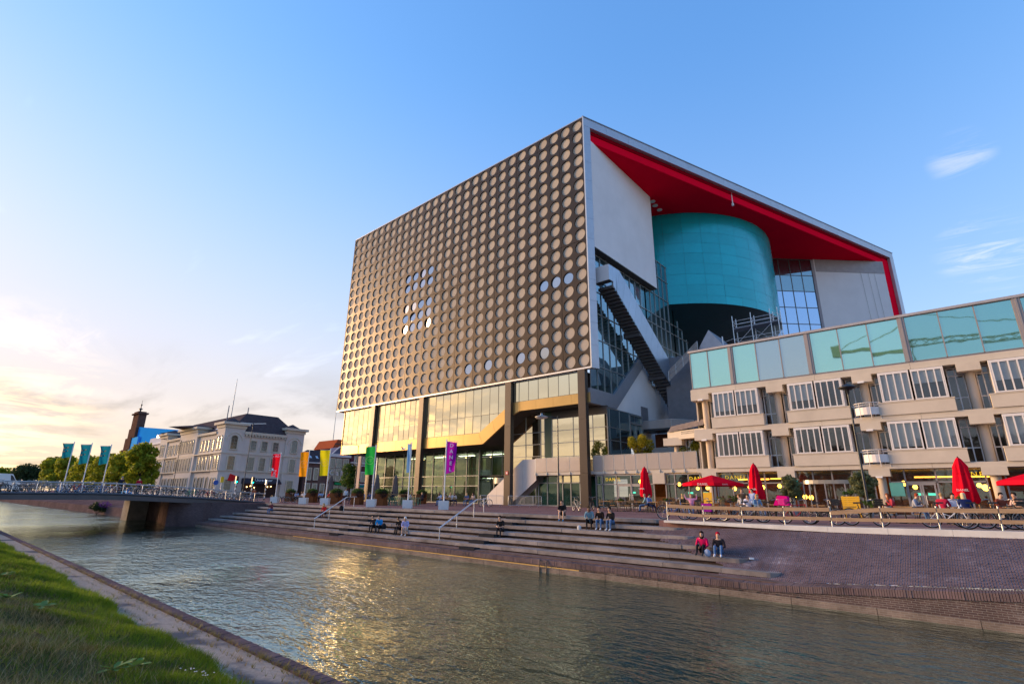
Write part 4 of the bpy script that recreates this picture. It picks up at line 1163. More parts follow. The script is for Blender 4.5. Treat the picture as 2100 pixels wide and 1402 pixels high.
# ---- restaurant at ground level
def shop(x0, x1, xs_, doors=(), y=OY + .6):
    glaze(office, (0, y, 0), (1, 0, 0), (0, 0, 1), xs_, [.06, 2.28, 3.16], SHOPG, FIN, bar=.09, proud=.1, tilt=.002)
    for a, b in doors:
        m1 = MB(); m1.box(a, b, y - .07, y - .02, .06, .16); m1.box(a, b, y - .07, y - .02, 2.08, 2.24)
        for xx in (a, (a + b) / 2 - .1, (a + b) / 2 + .02, b - .12): m1.box(xx, xx + .10, y - .07, y - .02, .16, 2.08)
        do = m1.build('shop_door', pbr('door_frame', (.36, .33, .31), .5, .3), office, world=True)
        m1 = MB()
        for xx in ((a + b) / 2 - .2, (a + b) / 2 + .16): m1.tube([(xx, y - .12, .8), (xx, y - .12, 1.4)], .02, 6)
        m1.build('door_handle', STEELW, do)
XT = -29.2
shop(-29.2, -17, [-29.0, -28.2, -26.6, -25.0, -23.3, -22.6], ((-26.5, -23.5),), y=46.9)
shop(-22, -17, [-21.4, -20.5, -19.2, -18.1, -17.2], (), y=46.9)
m1 = MB(); m1.box(-22.6, -21.4, 46.6, 47.3, 2.3, 3.3); m1.build('capital', CONC, office, world=True)
for k, cx_ in enumerate(COLX[:-1]):
    m1 = MB(); m1.cyl((cx_, OY + .55, .004), .275, 2.66, 20); m1.build('column', CONC2, office, world=True)
    m1 = MB(); m1.box(cx_ - .62, cx_ + .62, OY - .06, OY + 1.0, 2.66, 3.168); m1.build('capital', CONC, office, world=True)
    if k in (0, 2): 
        m1 = MB(); m1.box(cx_ - .25, cx_ + .15, OY - .2, OY - .06, 2.56, 2.66); m1.build('facade_lamp', WHITE, office, world=True)
    a, b = cx_ + .45, cx_ + 5.55
    if k == 1: shop(a, b, lin(a, b, 4), ())
    elif k == 2: shop(a, b, [a, a + .9, a + 2.6, a + 4.2, b], ((a + .9, a + 2.5),))
    else: shop(a, b, lin(a, b, 4), ())
# glass drum entrance with curved metal header
m1 = MB(); arc = [(-7.6 + 2.0 * math.sin(a), OY + .55 - .75 * math.cos(a)) for a in lin(-1.5, 1.5, 14)]
arc2 = [(-7.6 + 1.9 * math.sin(a), OY + .55 - .65 * math.cos(a)) for a in lin(1.5, -1.5, 14)]
m1.ext(arc + arc2, 2.18, 2.46); eo = m1.build('entrance_header', pbr('door_drum', (.34, .32, .29), .35, .6), office, world=True)
m1 = MB()
for p in arc[::3]: m1.box(p[0] - .04, p[0] + .04, p[1] - .02, p[1] + .06, .06, 2.18)
m1.build('entrance_post', FIN, eo)
INT = pbr('restaurant_wall', (.30, .12, .05), .8, var=.7, vscale=.8)
m1 = MB(); m1.box(-29, XB, OY + 8.5, OY + 8.6, 0, 3.16); m1.build('restaurant_wall', INT, office, world=True)
m1 = MB(); m1.box(-29, XB, OY + 2.3, OY + 8.5, .01, .03); m1.build('restaurant_floor', pbr('dark_floor', (.05, .035, .025), .5), office, world=True)
for a, b in ((-28, -18), (-4, 4)):
    m1 = MB(); m1.box(a, b, OY + 6, OY + 6.6, .03, 1.1); m1.build('bar_counter', pbr('counter_wood', (.30, .13, .05), .5), office, world=True)
BULB = glow('yellow_bulb', (1.0, .50, .06), 2.6)
BULB2 = glow('green_bulb', (.05, .55, .35), .8)
rs2 = random.Random(8)
lamps = [(-24.6, 2.55), (-21.0, 2.3), (-19.6, 2.3), (-18.2, 1.95), (-17.6, 1.95), (-18.9, 1.9), (-15.9, 1.9), (-14.3, 2.0), (-13.4, 2.0), (-12.0, 2.1), (-11.0, 1.2), (-10.2, 1.25), (-9.7, 1.2), (-3.9, 2.0), (-3.5, 2.25), (-2.9, 2.0), (.6, 2.1), (.9, 1.95), (5, 2.0)]
lamp_y = [OY + rs2.uniform(2.8, 4.0) for _ in lamps]
lamp_ord = from_left([(l[0], y) for l, y in zip(lamps, lamp_y)])
for k, (x_, z_) in enumerate(lamps):
    y_ = lamp_y[k]
    t_ = thing('pendant_lamp', (x_, y_, z_), None, 'lamp', 'yellow globe lamps hanging in the restaurant')
    t_['label'] = 'round yellow globe lamp, %s from the left in the restaurant windows' % lamp_ord[k]
    m1 = MB(); r_ = rs2.uniform(.15, .22); m1.lathe((0, 0, 0), [(0.001, -r_), (r_ * .6, -r_ * .8), (r_, 0), (r_ * .6, r_ * .8), (.02, r_)], 12); m1.build('globe', BULB, t_)
    m1 = MB(); m1.tube([(0, 0, r_), (0, 0, 3.1 - z_)], .012, 5); m1.build('cord', BLACK, t_)
exits = (-25.2, -24.2, -19.4, -18.0, -2.7, -2.0)
for k, x_ in enumerate(exits):
    m1 = MB(); m1.box(x_ - .22, x_ + .22, OY + 2.6, OY + 2.63, 1.42, 1.58)
    o = m1.build('exit_light', BULB2); tag(o, 'small green lit sign, %s from the left behind the restaurant windows' % ORD[k], 'sign', 'green lit signs inside the restaurant')
m1 = MB(); m1.box(-2.8, 1.2, OY + 2.4, OY + 2.46, 2.62, 2.72); m1.box(-12.4, -11, OY + 2.4, OY + 2.46, 2.62, 2.72); m1.box(-15, -12.5, OY + 2.4, OY + 2.46, 2.58, 2.7)
m1.build('light_strip', glow('amber_strip', (1.0, .42, .05), 1.4), office, world=True)
YEL = pbr('yellow_letters', (.85, .62, .02), .5, 0, var=.02)
YELG = glow('yellow_sign', (.85, .55, .02), .12)
for x_, y_ in ((-28.0 + 1.0, 46.82), (-18.55 + .3, 46.82), (-14.6, OY + .5), (.35, OY + .5), (8.9, OY + .5)):
    letters('DANEL', .44, YELG, office, (x_, y_, 2.74), spacing=1.35, bold=-.004, name='sign_lettering')
# ---- terrace deck in front of the hall doors, with mesh balustrade
mb = MB(); mb.ext([(-37.0, 46.95), (-15.9, 46.95), (-15.9, 62), (-41.5, 62), (-41.5, 48.6), (-37.0, 48.6)], 3.3, 3.5)
td = mb.build('terrace_deck', CONC); tag(td, kind='structure')
mb = MB(); mb.box(-37.0, -17.4, 46.78, 46.949, 3.28, 3.62); mb.build('deck_edge', CONC, td)
bal = thing('terrace_balustrade', (-27, 46.75, 3.5), 'long pale mesh balustrade along the raised terrace between hall and offices', 'railing')
MESHM = pbr('perforated_panel', (.46, .41, .38), .55, .3, var=.05)
# perforated sheet: partly see-through
t_ = MESHM.node_tree; tr_ = t_.nodes.new('ShaderNodeBsdfTransparent'); ms_ = t_.nodes.new('ShaderNodeMixShader'); ms_.inputs[0].default_value = .30
t_.links.new(t_.nodes['Principled BSDF'].outputs[0], ms_.inputs[1]); t_.links.new(tr_.outputs[0], ms_.inputs[2]); t_.links.new(ms_.outputs[0], t_.nodes['Material Output'].inputs[0])
px_ = lin(-36.9, -30.6, 4) + lin(-29.2, -18.2, 9)
for k, (a, b) in enumerate(zip(px_[:-1], px_[1:])):
    if k == 4: continue
    m1 = MB(); m1.box(a + .04, b - .04, 46.72, 46.735, 3.64, 5.14); m1.build('panel', MESHM, bal, world=True)
for a in px_:
    m1 = MB(); m1.box(a - .03, a + .03, 46.74, 46.80, 3.30, 5.16); m1.box(a - .05, a + .05, 46.68, 46.739, 3.34, 3.5); m1.build('post', GALV, bal, world=True)
m1 = MB(); m1.box(-36.9, -30.6, 46.70, 46.76, 5.141, 5.17); m1.box(-29.2, -18.2, 46.70, 46.76, 5.141, 5.17); m1.build('top_rail', GALV, bal, world=True)
# white staircase coming down to the plaza behind the second column
ws = thing('outdoor_staircase', (-41, 47.3, 0), 'pale boxed staircase descending from the terrace behind the brown columns', 'staircase')
PALE = pbr('pale_stair_panel', (.56, .51, .47), .6, .2, var=.05)
def sidepoly(y0, y1, pts, name):
    m1 = MB(); m1.prism([(x, y0, z) for x, z in pts], (0, 0, 0), (0, y1 - y0, 0)); m1.build(name, PALE, ws, world=True)
xs_ = [-44.2, -42.6, -41.0, -39.0]
def zt_(x): return 5.12 if x > -38.95 else 5.12 - (-38.95 - x) * .72
def zb_(x): return 2.75 if x > -37.0 else max(.02, 2.75 - (-37.0 - x) * .71)
for a, b in zip([-44.6, -43.0, -41.1, -38.97], [-43.02, -41.12, -38.99, -36.97]):
    for yy in (46.95, 48.3): sidepoly(yy, yy + .06, [(a, zb_(a)), (b, zb_(b)), (b, zt_(b)), (a, zt_(a))], 'stair_panel')
m1 = MB()
for k in range(18):
    x_ = -44.4 + 7.3 * k / 18 * .97; z_ = 3.5 * (k + 1) / 18
    m1.box(x_, x_ + .42, 47.012, 48.298, z_ - .19, z_)
m1.build('stair_tread', CONC, ws, world=True)
# wide stairs on the terrace up to the doors
m1 = MB()
tstairs = thing('terrace_steps', (-25.5, 51, 3.5), 'wide concrete steps with tubular handrails climbing from the terrace', 'stairs')
for k in range(16):
    m1 = MB(); m1.box(-28.4, -21.8, 50.2 + k * .36, 57.2, 3.5 + k * .188 + .002, 3.5 + (k + 1) * .188); m1.build('step', pbr('grey_step', (.30, .29, .28), .8, var=.1), tstairs, world=True)
for x_ in (-27.9, -22.4):
    m1 = MB()
    for dz in (.95, .75): m1.tube([(x_, 50.0, 3.5 + dz), (x_, 55.9, 6.5 + dz), (x_, 57.2, 6.5 + dz)], .028, 6)
    m1.tube([(x_, 50.1, 3.5), (x_, 50.1, 4.45)], .025, 6); m1.tube([(x_, 55.8, 6.4), (x_, 55.8, 7.4)], .025, 6)
    m1.build('handrail', GALV, tstairs, world=True)
m1 = MB(); m1.box(-28.5, -17, 57.2, 66, 3.5, 6.5); m1.build('upper_landing', CONC, tstairs, world=True)
m1 = MB(); m1.box(-28.6, -22.5, 60.5, 60.7, 6.5, 8.6); m1.build('rust_wall', pbr('rust_panel', (.16, .06, .035), .7, var=.3, vscale=2), tstairs, world=True)
# landing balcony with mesh rail above it
lb = thing('landing_balcony', (-27, 58.5, 8.8), 'small dark balcony with mesh railing under the escape stair', 'balcony')
m1 = MB(); m1.ext([(-29.3, 57.6), (-25.2, 57.8), (-23.4, 60.2), (-29.3, 61)], 8.75, 8.98); m1.build('balcony_floor', DARKM, lb, world=True)
m1 = MB()
pts = [(-29.2, 57.65), (-25.2, 57.85), (-23.45, 60.2)]
for (a, b), (c, d) in zip(pts[:-1], pts[1:]):
    m1.add([(a, b, 8.98), (c, d, 8.98), (c, d, 9.95), (a, b, 9.95)], [(0, 1, 2, 3)])
m1.build('mesh_panel', MESHM, lb, world=True)
m1 = MB()
for p in pts: m1.tube([(p[0], p[1], 8.9), (p[0], p[1], 10.0)], .03, 6)
m1.tube([(p[0], p[1], 9.98) for p in pts], .03, 6)
m1.build('rail', GALV, lb, world=True)
m1 = MB(); m1.cyl((-26.0, 58.6, 6.5), .13, 2.25, 12); m1.build('balcony_post', GRIDM, lb, world=True)
# beige annex with a row of roof tiles at the left end of the offices
ann = thing('annex', (-19, 47, 3.5), 'low beige annex with big grey roof tiles beside the terrace steps', 'annex')
m1 = MB(); m1.ext([(-20.9, 46.9), (-16.9, 45.6), (-16.9, 52), (-20.9, 54)], 6.28, 7.05); m1.build('wall', CONC, ann, world=True)
m1 = MB(); m1.box(-21.2, -19.4, 46.5, 48.0, 5.75, 6.45); m1.build('corner_block', CONC, ann, world=True)
m1 = MB(); m1.cyl((-20.2, 47.3, 3.5), .28, 2.25, 16); m1.build('column', CONC2, ann, world=True)
m1 = MB(); m1.box(-19.3, -17.3, 47.3, 47.4, 3.5, 6.27); ao = m1.build('annex_window', WGL, ann, world=True)
m1 = MB()
for x_ in lin(-19.3, -17.3, 5): m1.box(x_ - .05, x_ + .05, 47.22, 47.3, 3.5, 6.27)
m1.build('mullion', FRAMEW, ao)
tile = pbr('grey_roof_tile', (.20, .165, .15), .7, var=.2, vscale=2)
for k in range(7):
    a = k / 7; b = (k + .93) / 7
    A = Vector((-20.75 + 3.9 * a, 46.75 - 1.3 * a, 7.02 + .30 * a)); B = Vector((-20.75 + 3.9 * b, 46.75 - 1.3 * b, 7.02 + .30 * a))
    m1 = MB(); m1.prism([A, B, B + Vector((.1, .5, .55)), A + Vector((.1, .5, .55))], (0, 0, 0), (0, .06, .08)); m1.build('roof_tile', tile, ann, world=True)
m1 = MB()
for k in range(16):
    for r in range(2):
        x_ = -19.3 + k * .13
        m1.box(x_, x_ + .07, 46.9 - 1.3 * (x_ + 20.9) / 4 - .02, 46.9 - 1.3 * (x_ + 20.9) / 4 + .05, 6.72 + r * .16, 6.80 + r * .16)
tag(m1.build('vent_holes', DARKM, ann, world=True), kind='stuff')
# roofs and railings between office and hall
mid = thing('roof_structure', (-20, 70, 0), 'grey roof structures with mesh walkways between offices and drum', 'building')
m1 = MB(); m1.box(-27.5, 30, 62.5, 66, 0, 18.7); m1.build('mid_block', pbr('mid_block', (.22, .22, .24), .7), mid, world=True)
m1 = MB(); m1.prism([(-22.6, 60.5, 16), (-22.0, 60.5, 18.8), (-20.67, 60.5, 20.8), (-19.3, 60.5, 18.9), (-18, 60.5, 16)], (0, 0, 0), (0, 5, 0)); m1.build('metal_gable', pbr('standing_seam', (.36, .37, .42), .4, .6), mid, world=True)
m1 = MB()
for k in range(5):
    m1.tube([(-26.0 + k * 1.0, 60, 15.0 + k * .8), (-26.0 + k * 1.0, 60, 16.3 + k * .8)], .035, 6)
m1.tube([(-26.0, 60, 16.3), (-22.0, 60, 19.5)], .04, 6); m1.tube([(-26, 60, 15.7), (-22, 60, 18.9)], .03, 6)
m1.build('roof_rail', GALV, mid, world=True)
m1 = MB(); m1.add([(-26.0, 60.02, 15.0), (-22.0, 60.02, 18.2), (-22.0, 60.02, 19.5), (-26.0, 60.02, 16.3)], [(0, 1, 2, 3)]); m1.build('mesh_walkway', MESHM, mid, world=True)
# scaffold tower on the roof
sc = thing('scaffold_tower', (-15.5, 61, 14), 'aluminium scaffold tower standing on the roof under the drum', 'scaffold')
sx_, sy_ = [-17.9, -15.8, -13.7, -12.9], [61, 62.4]
for x_ in sx_:
    for y_ in sy_:
        m1 = MB(); m1.tube([(x_, y_, 14), (x_, y_, 22.1)], .05, 6); m1.build('pole', STEELW, sc, world=True)
for x_ in (-19.3, -19.3 + .05):
    m1 = MB(); m1.tube([(x_, 61, 14), (x_, 61, 19.8)], .05, 6); m1.build('pole', STEELW, sc, world=True)
m1 = MB(); m1.box(-17.95, -12.85, 61, 62.4, 20.42, 20.56); m1.build('platform', pbr('deck_board', (.22, .22, .24), .7), sc, world=True)
for z_ in (17.6, 19.2, 21.0, 21.4):
    m1 = MB()
    for y_ in sy_: m1.tube([(-17.9, y_, z_), (-12.9, y_, z_)], .035, 5)
    for x_ in sx_: m1.tube([(x_, 61, z_), (x_, 62.4, z_)], .035, 5)
    m1.build('rail', STEELW, sc, world=True)
for a, b in (((-17.9, 61, 18.3), (-15.8, 61, 20.2)), ((-15.8, 61, 18.5), (-13.7, 61, 20.3)), ((-19.3, 61, 19.0), (-17.9, 61, 19.3)), ((-15.8, 62.4, 20.3), (-13.7, 62.4, 18.4))):
    m1 = MB(); m1.tube([a, b], .03, 5); m1.build('brace', STEELW, sc, world=True)
# two bar counters were one mesh: keep one
# ================================================================== bridge
BR_X0, BR_X1 = -80.0, -61.0
def deckz(y): return .92 if y < 12 else .92 - .82 * min(1, max(0, (y - 12) / 15)) ** 1.4
bridge = thing('bridge', (-70, 14, 0), 'low dark canal bridge with pale tubular railing and parked bicycles', 'bridge')
ys_ = lin(1.0, 27.5, 20)
for nm, mat_, x0_, x1_, t0, t1 in (('deck', ASPH, BR_X0, BR_X1 - .3, -.45, -.06), ('fascia', pbr('bridge_fascia', (.085, .08, .085), .5, .3), BR_X1 - .3, BR_X1 + .05, -.62, -.02)):
    m1 = MB()
    for a, b in zip(ys_[:-1], ys_[1:]):
        za, zb = deckz(a), deckz(b)
        th = 1.0
        m1.add([(x0_, a, za + t0 * th), (x1_, a, za + t0 * th), (x1_, b, zb + t0 * th), (x0_, b, zb + t0 * th), (x0_, a, za + t1), (x1_, a, za + t1), (x1_, b, zb + t1), (x0_, b, zb + t1)],
               [(3, 2, 1, 0), (4, 5, 6, 7), (0, 1, 5, 4), (1, 2, 6, 5), (2, 3, 7, 6), (3, 0, 4, 7)])
    m1.build(nm, mat_, bridge, world=True)
m1 = MB(); m1.tube([(BR_X1 + .02, y, deckz(y) - .10) for y in ys_], .11, 8); m1.build('edge_tube', pbr('bridge_tube', (.06, .063, .075), .4, .4), bridge, world=True)
for x_, nm in ((BR_X1 - .1, 0), (BR_X0 + .2, 1)):
    m1 = MB(); m1.tube([(x_, y, deckz(y) + .88) for y in ys_], .04, 6); m1.tube([(x_, y, deckz(y) + .80) for y in ys_], .015, 5); m1.build('handrail', GALV, bridge, world=True)
    m1 = MB()
    for zz in (.2, .4, .6): m1.tube([(x_, y, deckz(y) + zz) for y in ys_], .011, 5)
    m1.build('rail_wire', GALV, bridge, world=True)
    for y in np.arange(1.5, 27.5, 1.55):
        m1 = MB(); m1.bar((x_, y, deckz(y) - .05), (x_, y, deckz(y) + .88), .045); m1.build('rail_post', GALV, bridge, world=True)
m1 = MB(); m1.ext([(-80, 18.6), (-77.4, 18.6), (-77.4, 20.6), (-80, 20.6)], -2.8, .3); m1.build('pier', pbr('pale_pier', (.30, .28, .27), .8, var=.25, dirt=.3), bridge, world=True)
# abutment and the quay beyond
m1 = MB(); m1.ext([(-73, 20.6), (-62.8, 18.5), (-59.9, 20.9), (-59.9, 26.6), (-73, 26.6)], -3, .02)
ab = m1.build('abutment', ABUT); tag(ab, kind='structure')
m1 = MB(); m1.ext([(-61.4, 20.4), (-56, 24.6), (-56, 26.6), (-61.4, 26.6)], -2.9, -.012); tag(m1.build('abutment_flank', ABUT), kind='structure')
m1 = MB()
m1.add([(-900, 21.0, -3), (-80, 20.7, -3), (-80, 20.8, -1.2), (-900, 21.2, -1.2)], [(0, 1, 2, 3)])
m1.add([(-900, 21.2, -1.2), (-80, 20.8, -1.2), (-80, 26.5, -.02), (-900, 26.5, -.02)], [(0, 1, 2, 3)])
m1.add([(-80, 20.7, -3), (-72.9, 20.6, -3), (-72.9, 20.6, .2), (-80, 20.7, .2)], [(0, 1, 2, 3)])
fq = m1.build('far_quay', ABUT); tag(fq, kind='structure')
# ================================================================== cream town building
CREAM = pbr('cream_stucco', (.60, .55, .50), .8, var=.06, vscale=.4, dirt=.10)
CREAM2 = pbr('cream_trim', (.62, .55, .44), .75, var=.06, vscale=.5, dirt=.12)
SLATE = pbr('slate_roof', (.075, .062, .068), .7, var=.25, vscale=1.5)
OLDGL = mirror_glass('old_window_glass', (.7, .78, .75), .07, (.03, .04, .038), rough=.08)
cream = thing('town_building', (-125, 45.3, 0), 'large cream neoclassical building with corner towers and dark slate roof', 'building')
BX, BY = -125.0, 45.3
m1 = MB(); m1.box(-170, BX, BY, 63.5, 0, 14.3); body = m1.build('wall', CREAM, cream, world=True)
def cw(x0, x1, y0, y1, z0, z1, nm='cornice', mat=CREAM2):
    m = MB(); m.box(x0, x1, y0, y1, z0, z1); return m.build(nm, mat, cream, world=True)
# towers and projections: (x0,x1,y0,y1,top)
for x0_, x1_, y0_, y1_ in ((-129.3, -124.75, 45.0, 49.4), (-129.3, -124.75, 59.3, 63.8), (-153.3, -141.0, 44.8, 50), (-170.2, -164.0, 45.0, 49.5)):
    cw(x0_, x1_, y0_, y1_, 0.01, 15.2, 'tower_wall', CREAM)
    cw(x0_ - .2, x1_ + .2, y0_ - .2, y1_ + .2, 15.2, 15.9); cw(x0_ - .7, x1_ + .7, y0_ - .7, y1_ + .7, 15.9, 16.45)
    m = MB(); m.lathe(((x0_ + x1_) / 2, (y0_ + y1_) / 2, 16.45), [(max(x1_ - x0_, y1_ - y0_) * .62, 0), (.1, 1.2)], 4, smooth=False); m.build('tower_roof', SLATE, cream, world=True)
for a, b in ((-141.0, -129.3), (-164, -153.3)): cw(a, b, BY - .55, BY + .3, 14.0, 14.55)
cw(-125.3, -124.4, 49.4, 59.3, 14.0, 14.6)
for k in range(14): cw(-124.72, -124.45, 49.6 + k * .7, 49.9 + k * .7, 13.55, 14.0, 'corbel')
for z_ in (5.6, 9.45):
    cw(-170.3, -124.62, 44.72, 44.98, z_, z_ + .22, 'string_course'); cw(-124.72, -124.58, 45.0, 63.85, z_, z_ + .22, 'string_course')
    cw(-170.3, -129.3, 44.99, BY, z_, z_ + .2, 'string_course')
# main hipped roof
m = MB(); m.add([(-169, 46, 14.5), (-125, 46, 14.5), (-125, 63, 14.5), (-169, 63, 14.5), (-164, 50.6, 19.3), (-128.5, 50.6, 19.3), (-128.5, 58.2, 19.3), (-164, 58.2, 19.3)],
                [(0, 1, 5, 4), (1, 2, 6, 5), (2, 3, 7, 6), (3, 0, 4, 7), (4, 5, 6, 7)]); rf = m.build('roof', SLATE, cream, world=True)
for k in range(4):
    x_ = -133.2 - k * .9; m = MB(); m.obox((x_, 47.3, 15.95), (1, 0, 0), (0, .69, .72), (0, -.72, .69), .32, .55, .08); m.build('skylight', STEELW, rf)
for x_, y_, h_ in ((-128.9, 50.9, 1.6), (-136, 49, 2.6)):
    m = MB(); m.tube([(x_, y_, 19.0 if h_ < 2 else 17), (x_, y_, 19.2 + h_)], .12, 6); m.build('finial', pbr('lead', (.3, .3, .3), .6), rf)
def window(parent, p, u, w, h, arch=False, sill=True, glass=OLDGL, fcol=None, depth=.22, bars=(2, 3), nout=None):
    """recessed window: p centre-bottom on the wall face, u in-wall direction, n outward"""
    u = Vector(u); n = Vector(nout) if nout is not None else Vector((u.y, -u.x, 0)); p = Vector(p)
    poly = [p - u * w / 2, p + u * w / 2, p + u * w / 2 + Vector((0, 0, h))]
    if arch:
        poly = poly[:2] + [p + u * (w / 2) * math.cos(a) + Vector((0, 0, h - w / 2 + (w / 2) * math.sin(a))) for a in lin(0, math.pi, 10)]
    else: poly.append(p - u * w / 2 + Vector((0, 0, h)))
    m = MB(); m.prism([q + n * .02 for q in poly], n * -.02, n * .0)
    wo = m.build('window', glass, parent, world=True)
    f = MB(); b_ = .07
    hh = h - (w / 2 if arch else 0)
    for k in range(bars[0] + 1):
        q = p - u * w / 2 + u * (w * k / bars[0]); f.bar(q + n * .03, q + n * .03 + Vector((0, 0, hh)), .05 if k in (0, bars[0]) else .035, .03, 0, n)
    for k in range(bars[1] + 1):
        q = Vector((0, 0, hh * k / bars[1])); f.bar(p - u * w / 2 + q + n * .032, p + u * w / 2 + q + n * .032, .04, .03, 0, n)
    f.build('frame', fcol or pbr('old_frame', (.30, .29, .27), .6), wo)
    if sill:
        s_ = MB(); s_.bar(p - u * (w / 2 + .2) + n * .1 + Vector((0, 0, -.1)), p + u * (w / 2 + .2) + n * .1 + Vector((0, 0, -.1)), .26, .16, 0, (0, 0, 1)); s_.build('sill', CREAM2, wo)
    # raised surround that gives the opening its depth
    r_ = MB()
    for q0, q1 in ((p - u * (w / 2 + .14), p - u * (w / 2 + .14) + Vector((0, 0, hh))), (p + u * (w / 2 + .14), p + u * (w / 2 + .14) + Vector((0, 0, hh)))): r_.bar(q0 + n * .06, q1 + n * .06, .24, .16, 0, n)
    if not arch: r_.bar(p - u * (w / 2 + .26) + n * .061 + Vector((0, 0, h + .1)), p + u * (w / 2 + .26) + n * .061 + Vector((0, 0, h + .1)), .2, .16, 0, n)
    else:
        ar = [p + u * (w / 2 + .14) * math.cos(a) + n * .06 + Vector((0, 0, hh + (w / 2 + .14) * math.sin(a))) for a in lin(0, math.pi, 10)]
        r_.tube(ar, .12, 5)
    r_.build('surround', parent.get('_s') and CREAM2 or CREAM2, wo)
    return wo
uY = (0, 1, 0); uX = (1, 0, 0)
eX = -124.98
for y_ in (51.75, 54.3, 57.0):
    window(cream, (eX, y_, 10.5), uY, 1.25, 2.15); window(cream, (eX, y_, 5.95), uY, 1.3, 2.9)
for y_ in (47.3, 61.5):
    window(cream, (-124.73, y_, 10.5), uY, 1.35, 3.0, arch=True); window(cream, (-124.73, y_, 5.95), uY, 1.35, 2.95); window(cream, (-124.73, y_, 1.5), uY, 1.4, 2.3)
    m = MB(); ar = [Vector((-124.72, y_ + 1.75 * math.cos(a), 12.4 + 1.75 * math.sin(a))) for a in lin(0, math.pi, 14)]; m.tube(ar, .12, 5)
    m.build('blind_arch', CREAM2, cream, world=True)
for x_ in (-131.4, -134.2, -136.4, -138.6, -155.0, -157.6, -160.2, -162.4):
    window(cream, (x_, BY - .02, 10.4), uX, .95, 2.4); window(cream, (x_, BY - .02, 5.95), uX, .95, 3.0); window(cream, (x_, BY - .02, 1.0), uX, 1.0, 3.2, arch=int(x_ * 10) % 3 == 0)
for x_ in (-143, -144.9, -146.8, -148.7, -150.4, -152.1):
    window(cream, (x_, 44.78, 10.4), uX, .85, 2.9, arch=True); window(cream, (x_, 44.78, 5.95), uX, .85, 3.0); window(cream, (x_, 44.78, 1.0), uX, .9, 3.2)
for x_ in (-126.1, -127.9, -166, -168.2):
    window(cream, (x_, 44.98, 10.4), uX, .95, 2.9, arch=True); window(cream, (x_, 44.98, 5.95), uX, .95, 3.0)
    if x_ > -130: window(cream, (x_, 44.98, 1.0), uX, 1.0, 3.0, arch=True)
# dark restaurant front with awning
AWN = pbr('dark_awning', (.055, .05, .062), .7)
m = MB(); m.box(-124.97, -124.6, 50.6, 58.4, .05, 3.5); m.build('shop_front', pbr('dark_front', (.045, .03, .03), .6), cream, world=True)
m = MB(); m.prism([(-124.9, 50.3, 4.2), (-124.5, 50.4, 4.25), (-123.3, 50.6, 3.3), (-123.3, 50.6, 3.0), (-124.9, 50.3, 3.0)], (0, 0, 0), (0, 8.3, 0)); m.build('awning', AWN, cream, world=True)
letters("d'Utrechter", 1.0, WHITE, cream, (-123.75, 54.5, 3.82), xdir=(0, 1, 0), updir=(-.6, 0, .75), name='awning_lettering')
for k, (y_, z_) in enumerate(((51.5, 2.3), (52.3, 2.5), (53.2, 2.2), (56.2, 2.4), (57, 2.5))):
    m = MB(); m.lathe((-124.45, y_, z_), [(.0, -.12), (.12, 0), (0, .12)], 8); m.build('lamp', LAMPW, cream, world=True)
# ================================================================== brick houses right of it
BRW = brick('brown_house_brick', (.12, .07, .065), (.15, .09, .08), (.12, .10, .09), .22, .07, .01, var=.2, vs=.4)
BRP = brick('maroon_house_brick', (.115, .03, .045), (.14, .045, .055), (.12, .09, .09), .22, .07, .01, var=.2, vs=.4)
WTRIM = pbr('white_trim', (.70, .68, .68), .6)
HX = -125.0
h1 = thing('brick_house', (HX, 68, 0), 'brown brick house with dark tiled roof and roof windows beside the cafe', 'house')
m = MB(); m.box(-137, HX, 65.0, 71.2, 0, 8.55); m.build('wall', BRW, h1, world=True)
m = MB(); m.prism([(HX + .2, 64.9, 8.5), (HX + .2, 71.3, 8.5), (HX - 4, 71.3, 11.8), (HX - 4, 67.2, 11.8)], (0, 0, 0), (-.01, 0, .12)); m.add([(HX + .2, 64.9, 8.6), (HX - 4, 67.2, 11.9), (-137, 64.9, 8.6)], [(0, 1, 2)]); m.add([(HX - 4, 67.2, 11.9), (HX - 4, 71.3, 11.9), (-137, 71.3, 8.6), (-137, 64.9, 8.6)], [(0, 1, 2, 3)])
hr = m.build('roof', SLATE, h1, world=True)
m = MB(); m.box(HX - .1, HX + .4, 64.9, 71.3, 8.35, 8.6); m.build('gutter', WTRIM, h1, world=True)
for y_ in (67.0, 68.8, 70.4):
    m = MB(); m.obox((HX - 1.5, y_, 10.0), (0, 1, 0), (-.79, 0, .62), (.62, 0, .79), .28, .5, .06); m.build('roof_window', STEELW, hr)
for y_, z_, w_, hh_ in ((66.3, 4.4, .9, 2.7), (68.2, 4.4, .9, 2.7), (66.3, 1.0, .9, 2.3), (68.2, 1.0, .9, 2.3), (70.3, 1.0, .9, 2.3)):
    window(h1, (HX + .0, y_, z_), uY, w_, hh_, bars=(1, 2))
m = MB(); m.lathe((HX + .3, 68.9, 2.6), [(.001, 0), (.7, .01)], 16); 
h2 = thing('cafe_house', (HX, 74, 0), 'maroon brick cafe house with white window frames and grey pediment', 'house')
m = MB(); m.box(-139, HX, 71.3, 77.6, 0, 10.9); m.build('wall', BRP, h2, world=True)
m = MB(); m.box(HX - .1, HX + .35, 71.2, 77.7, 10.3, 11.1); m.build('cornice', WTRIM, h2, world=True)
m = MB(); m.prism([(HX - .2, 72.4, 11.1), (HX - .2, 76.2, 11.1), (HX - .2, 74.2, 12.9)], (0, 0, 0), (-4, 0, 0)); m.build('pediment', pbr('blue_slate', (.16, .17, .25), .6), h2, world=True)
m = MB(); m.bar((HX, 72.2, 11.1), (HX, 74.2, 13.0), .25); m.bar((HX, 74.2, 13.0), (HX, 76.4, 11.1), .25); m.build('pediment_trim', WTRIM, h2, world=True)
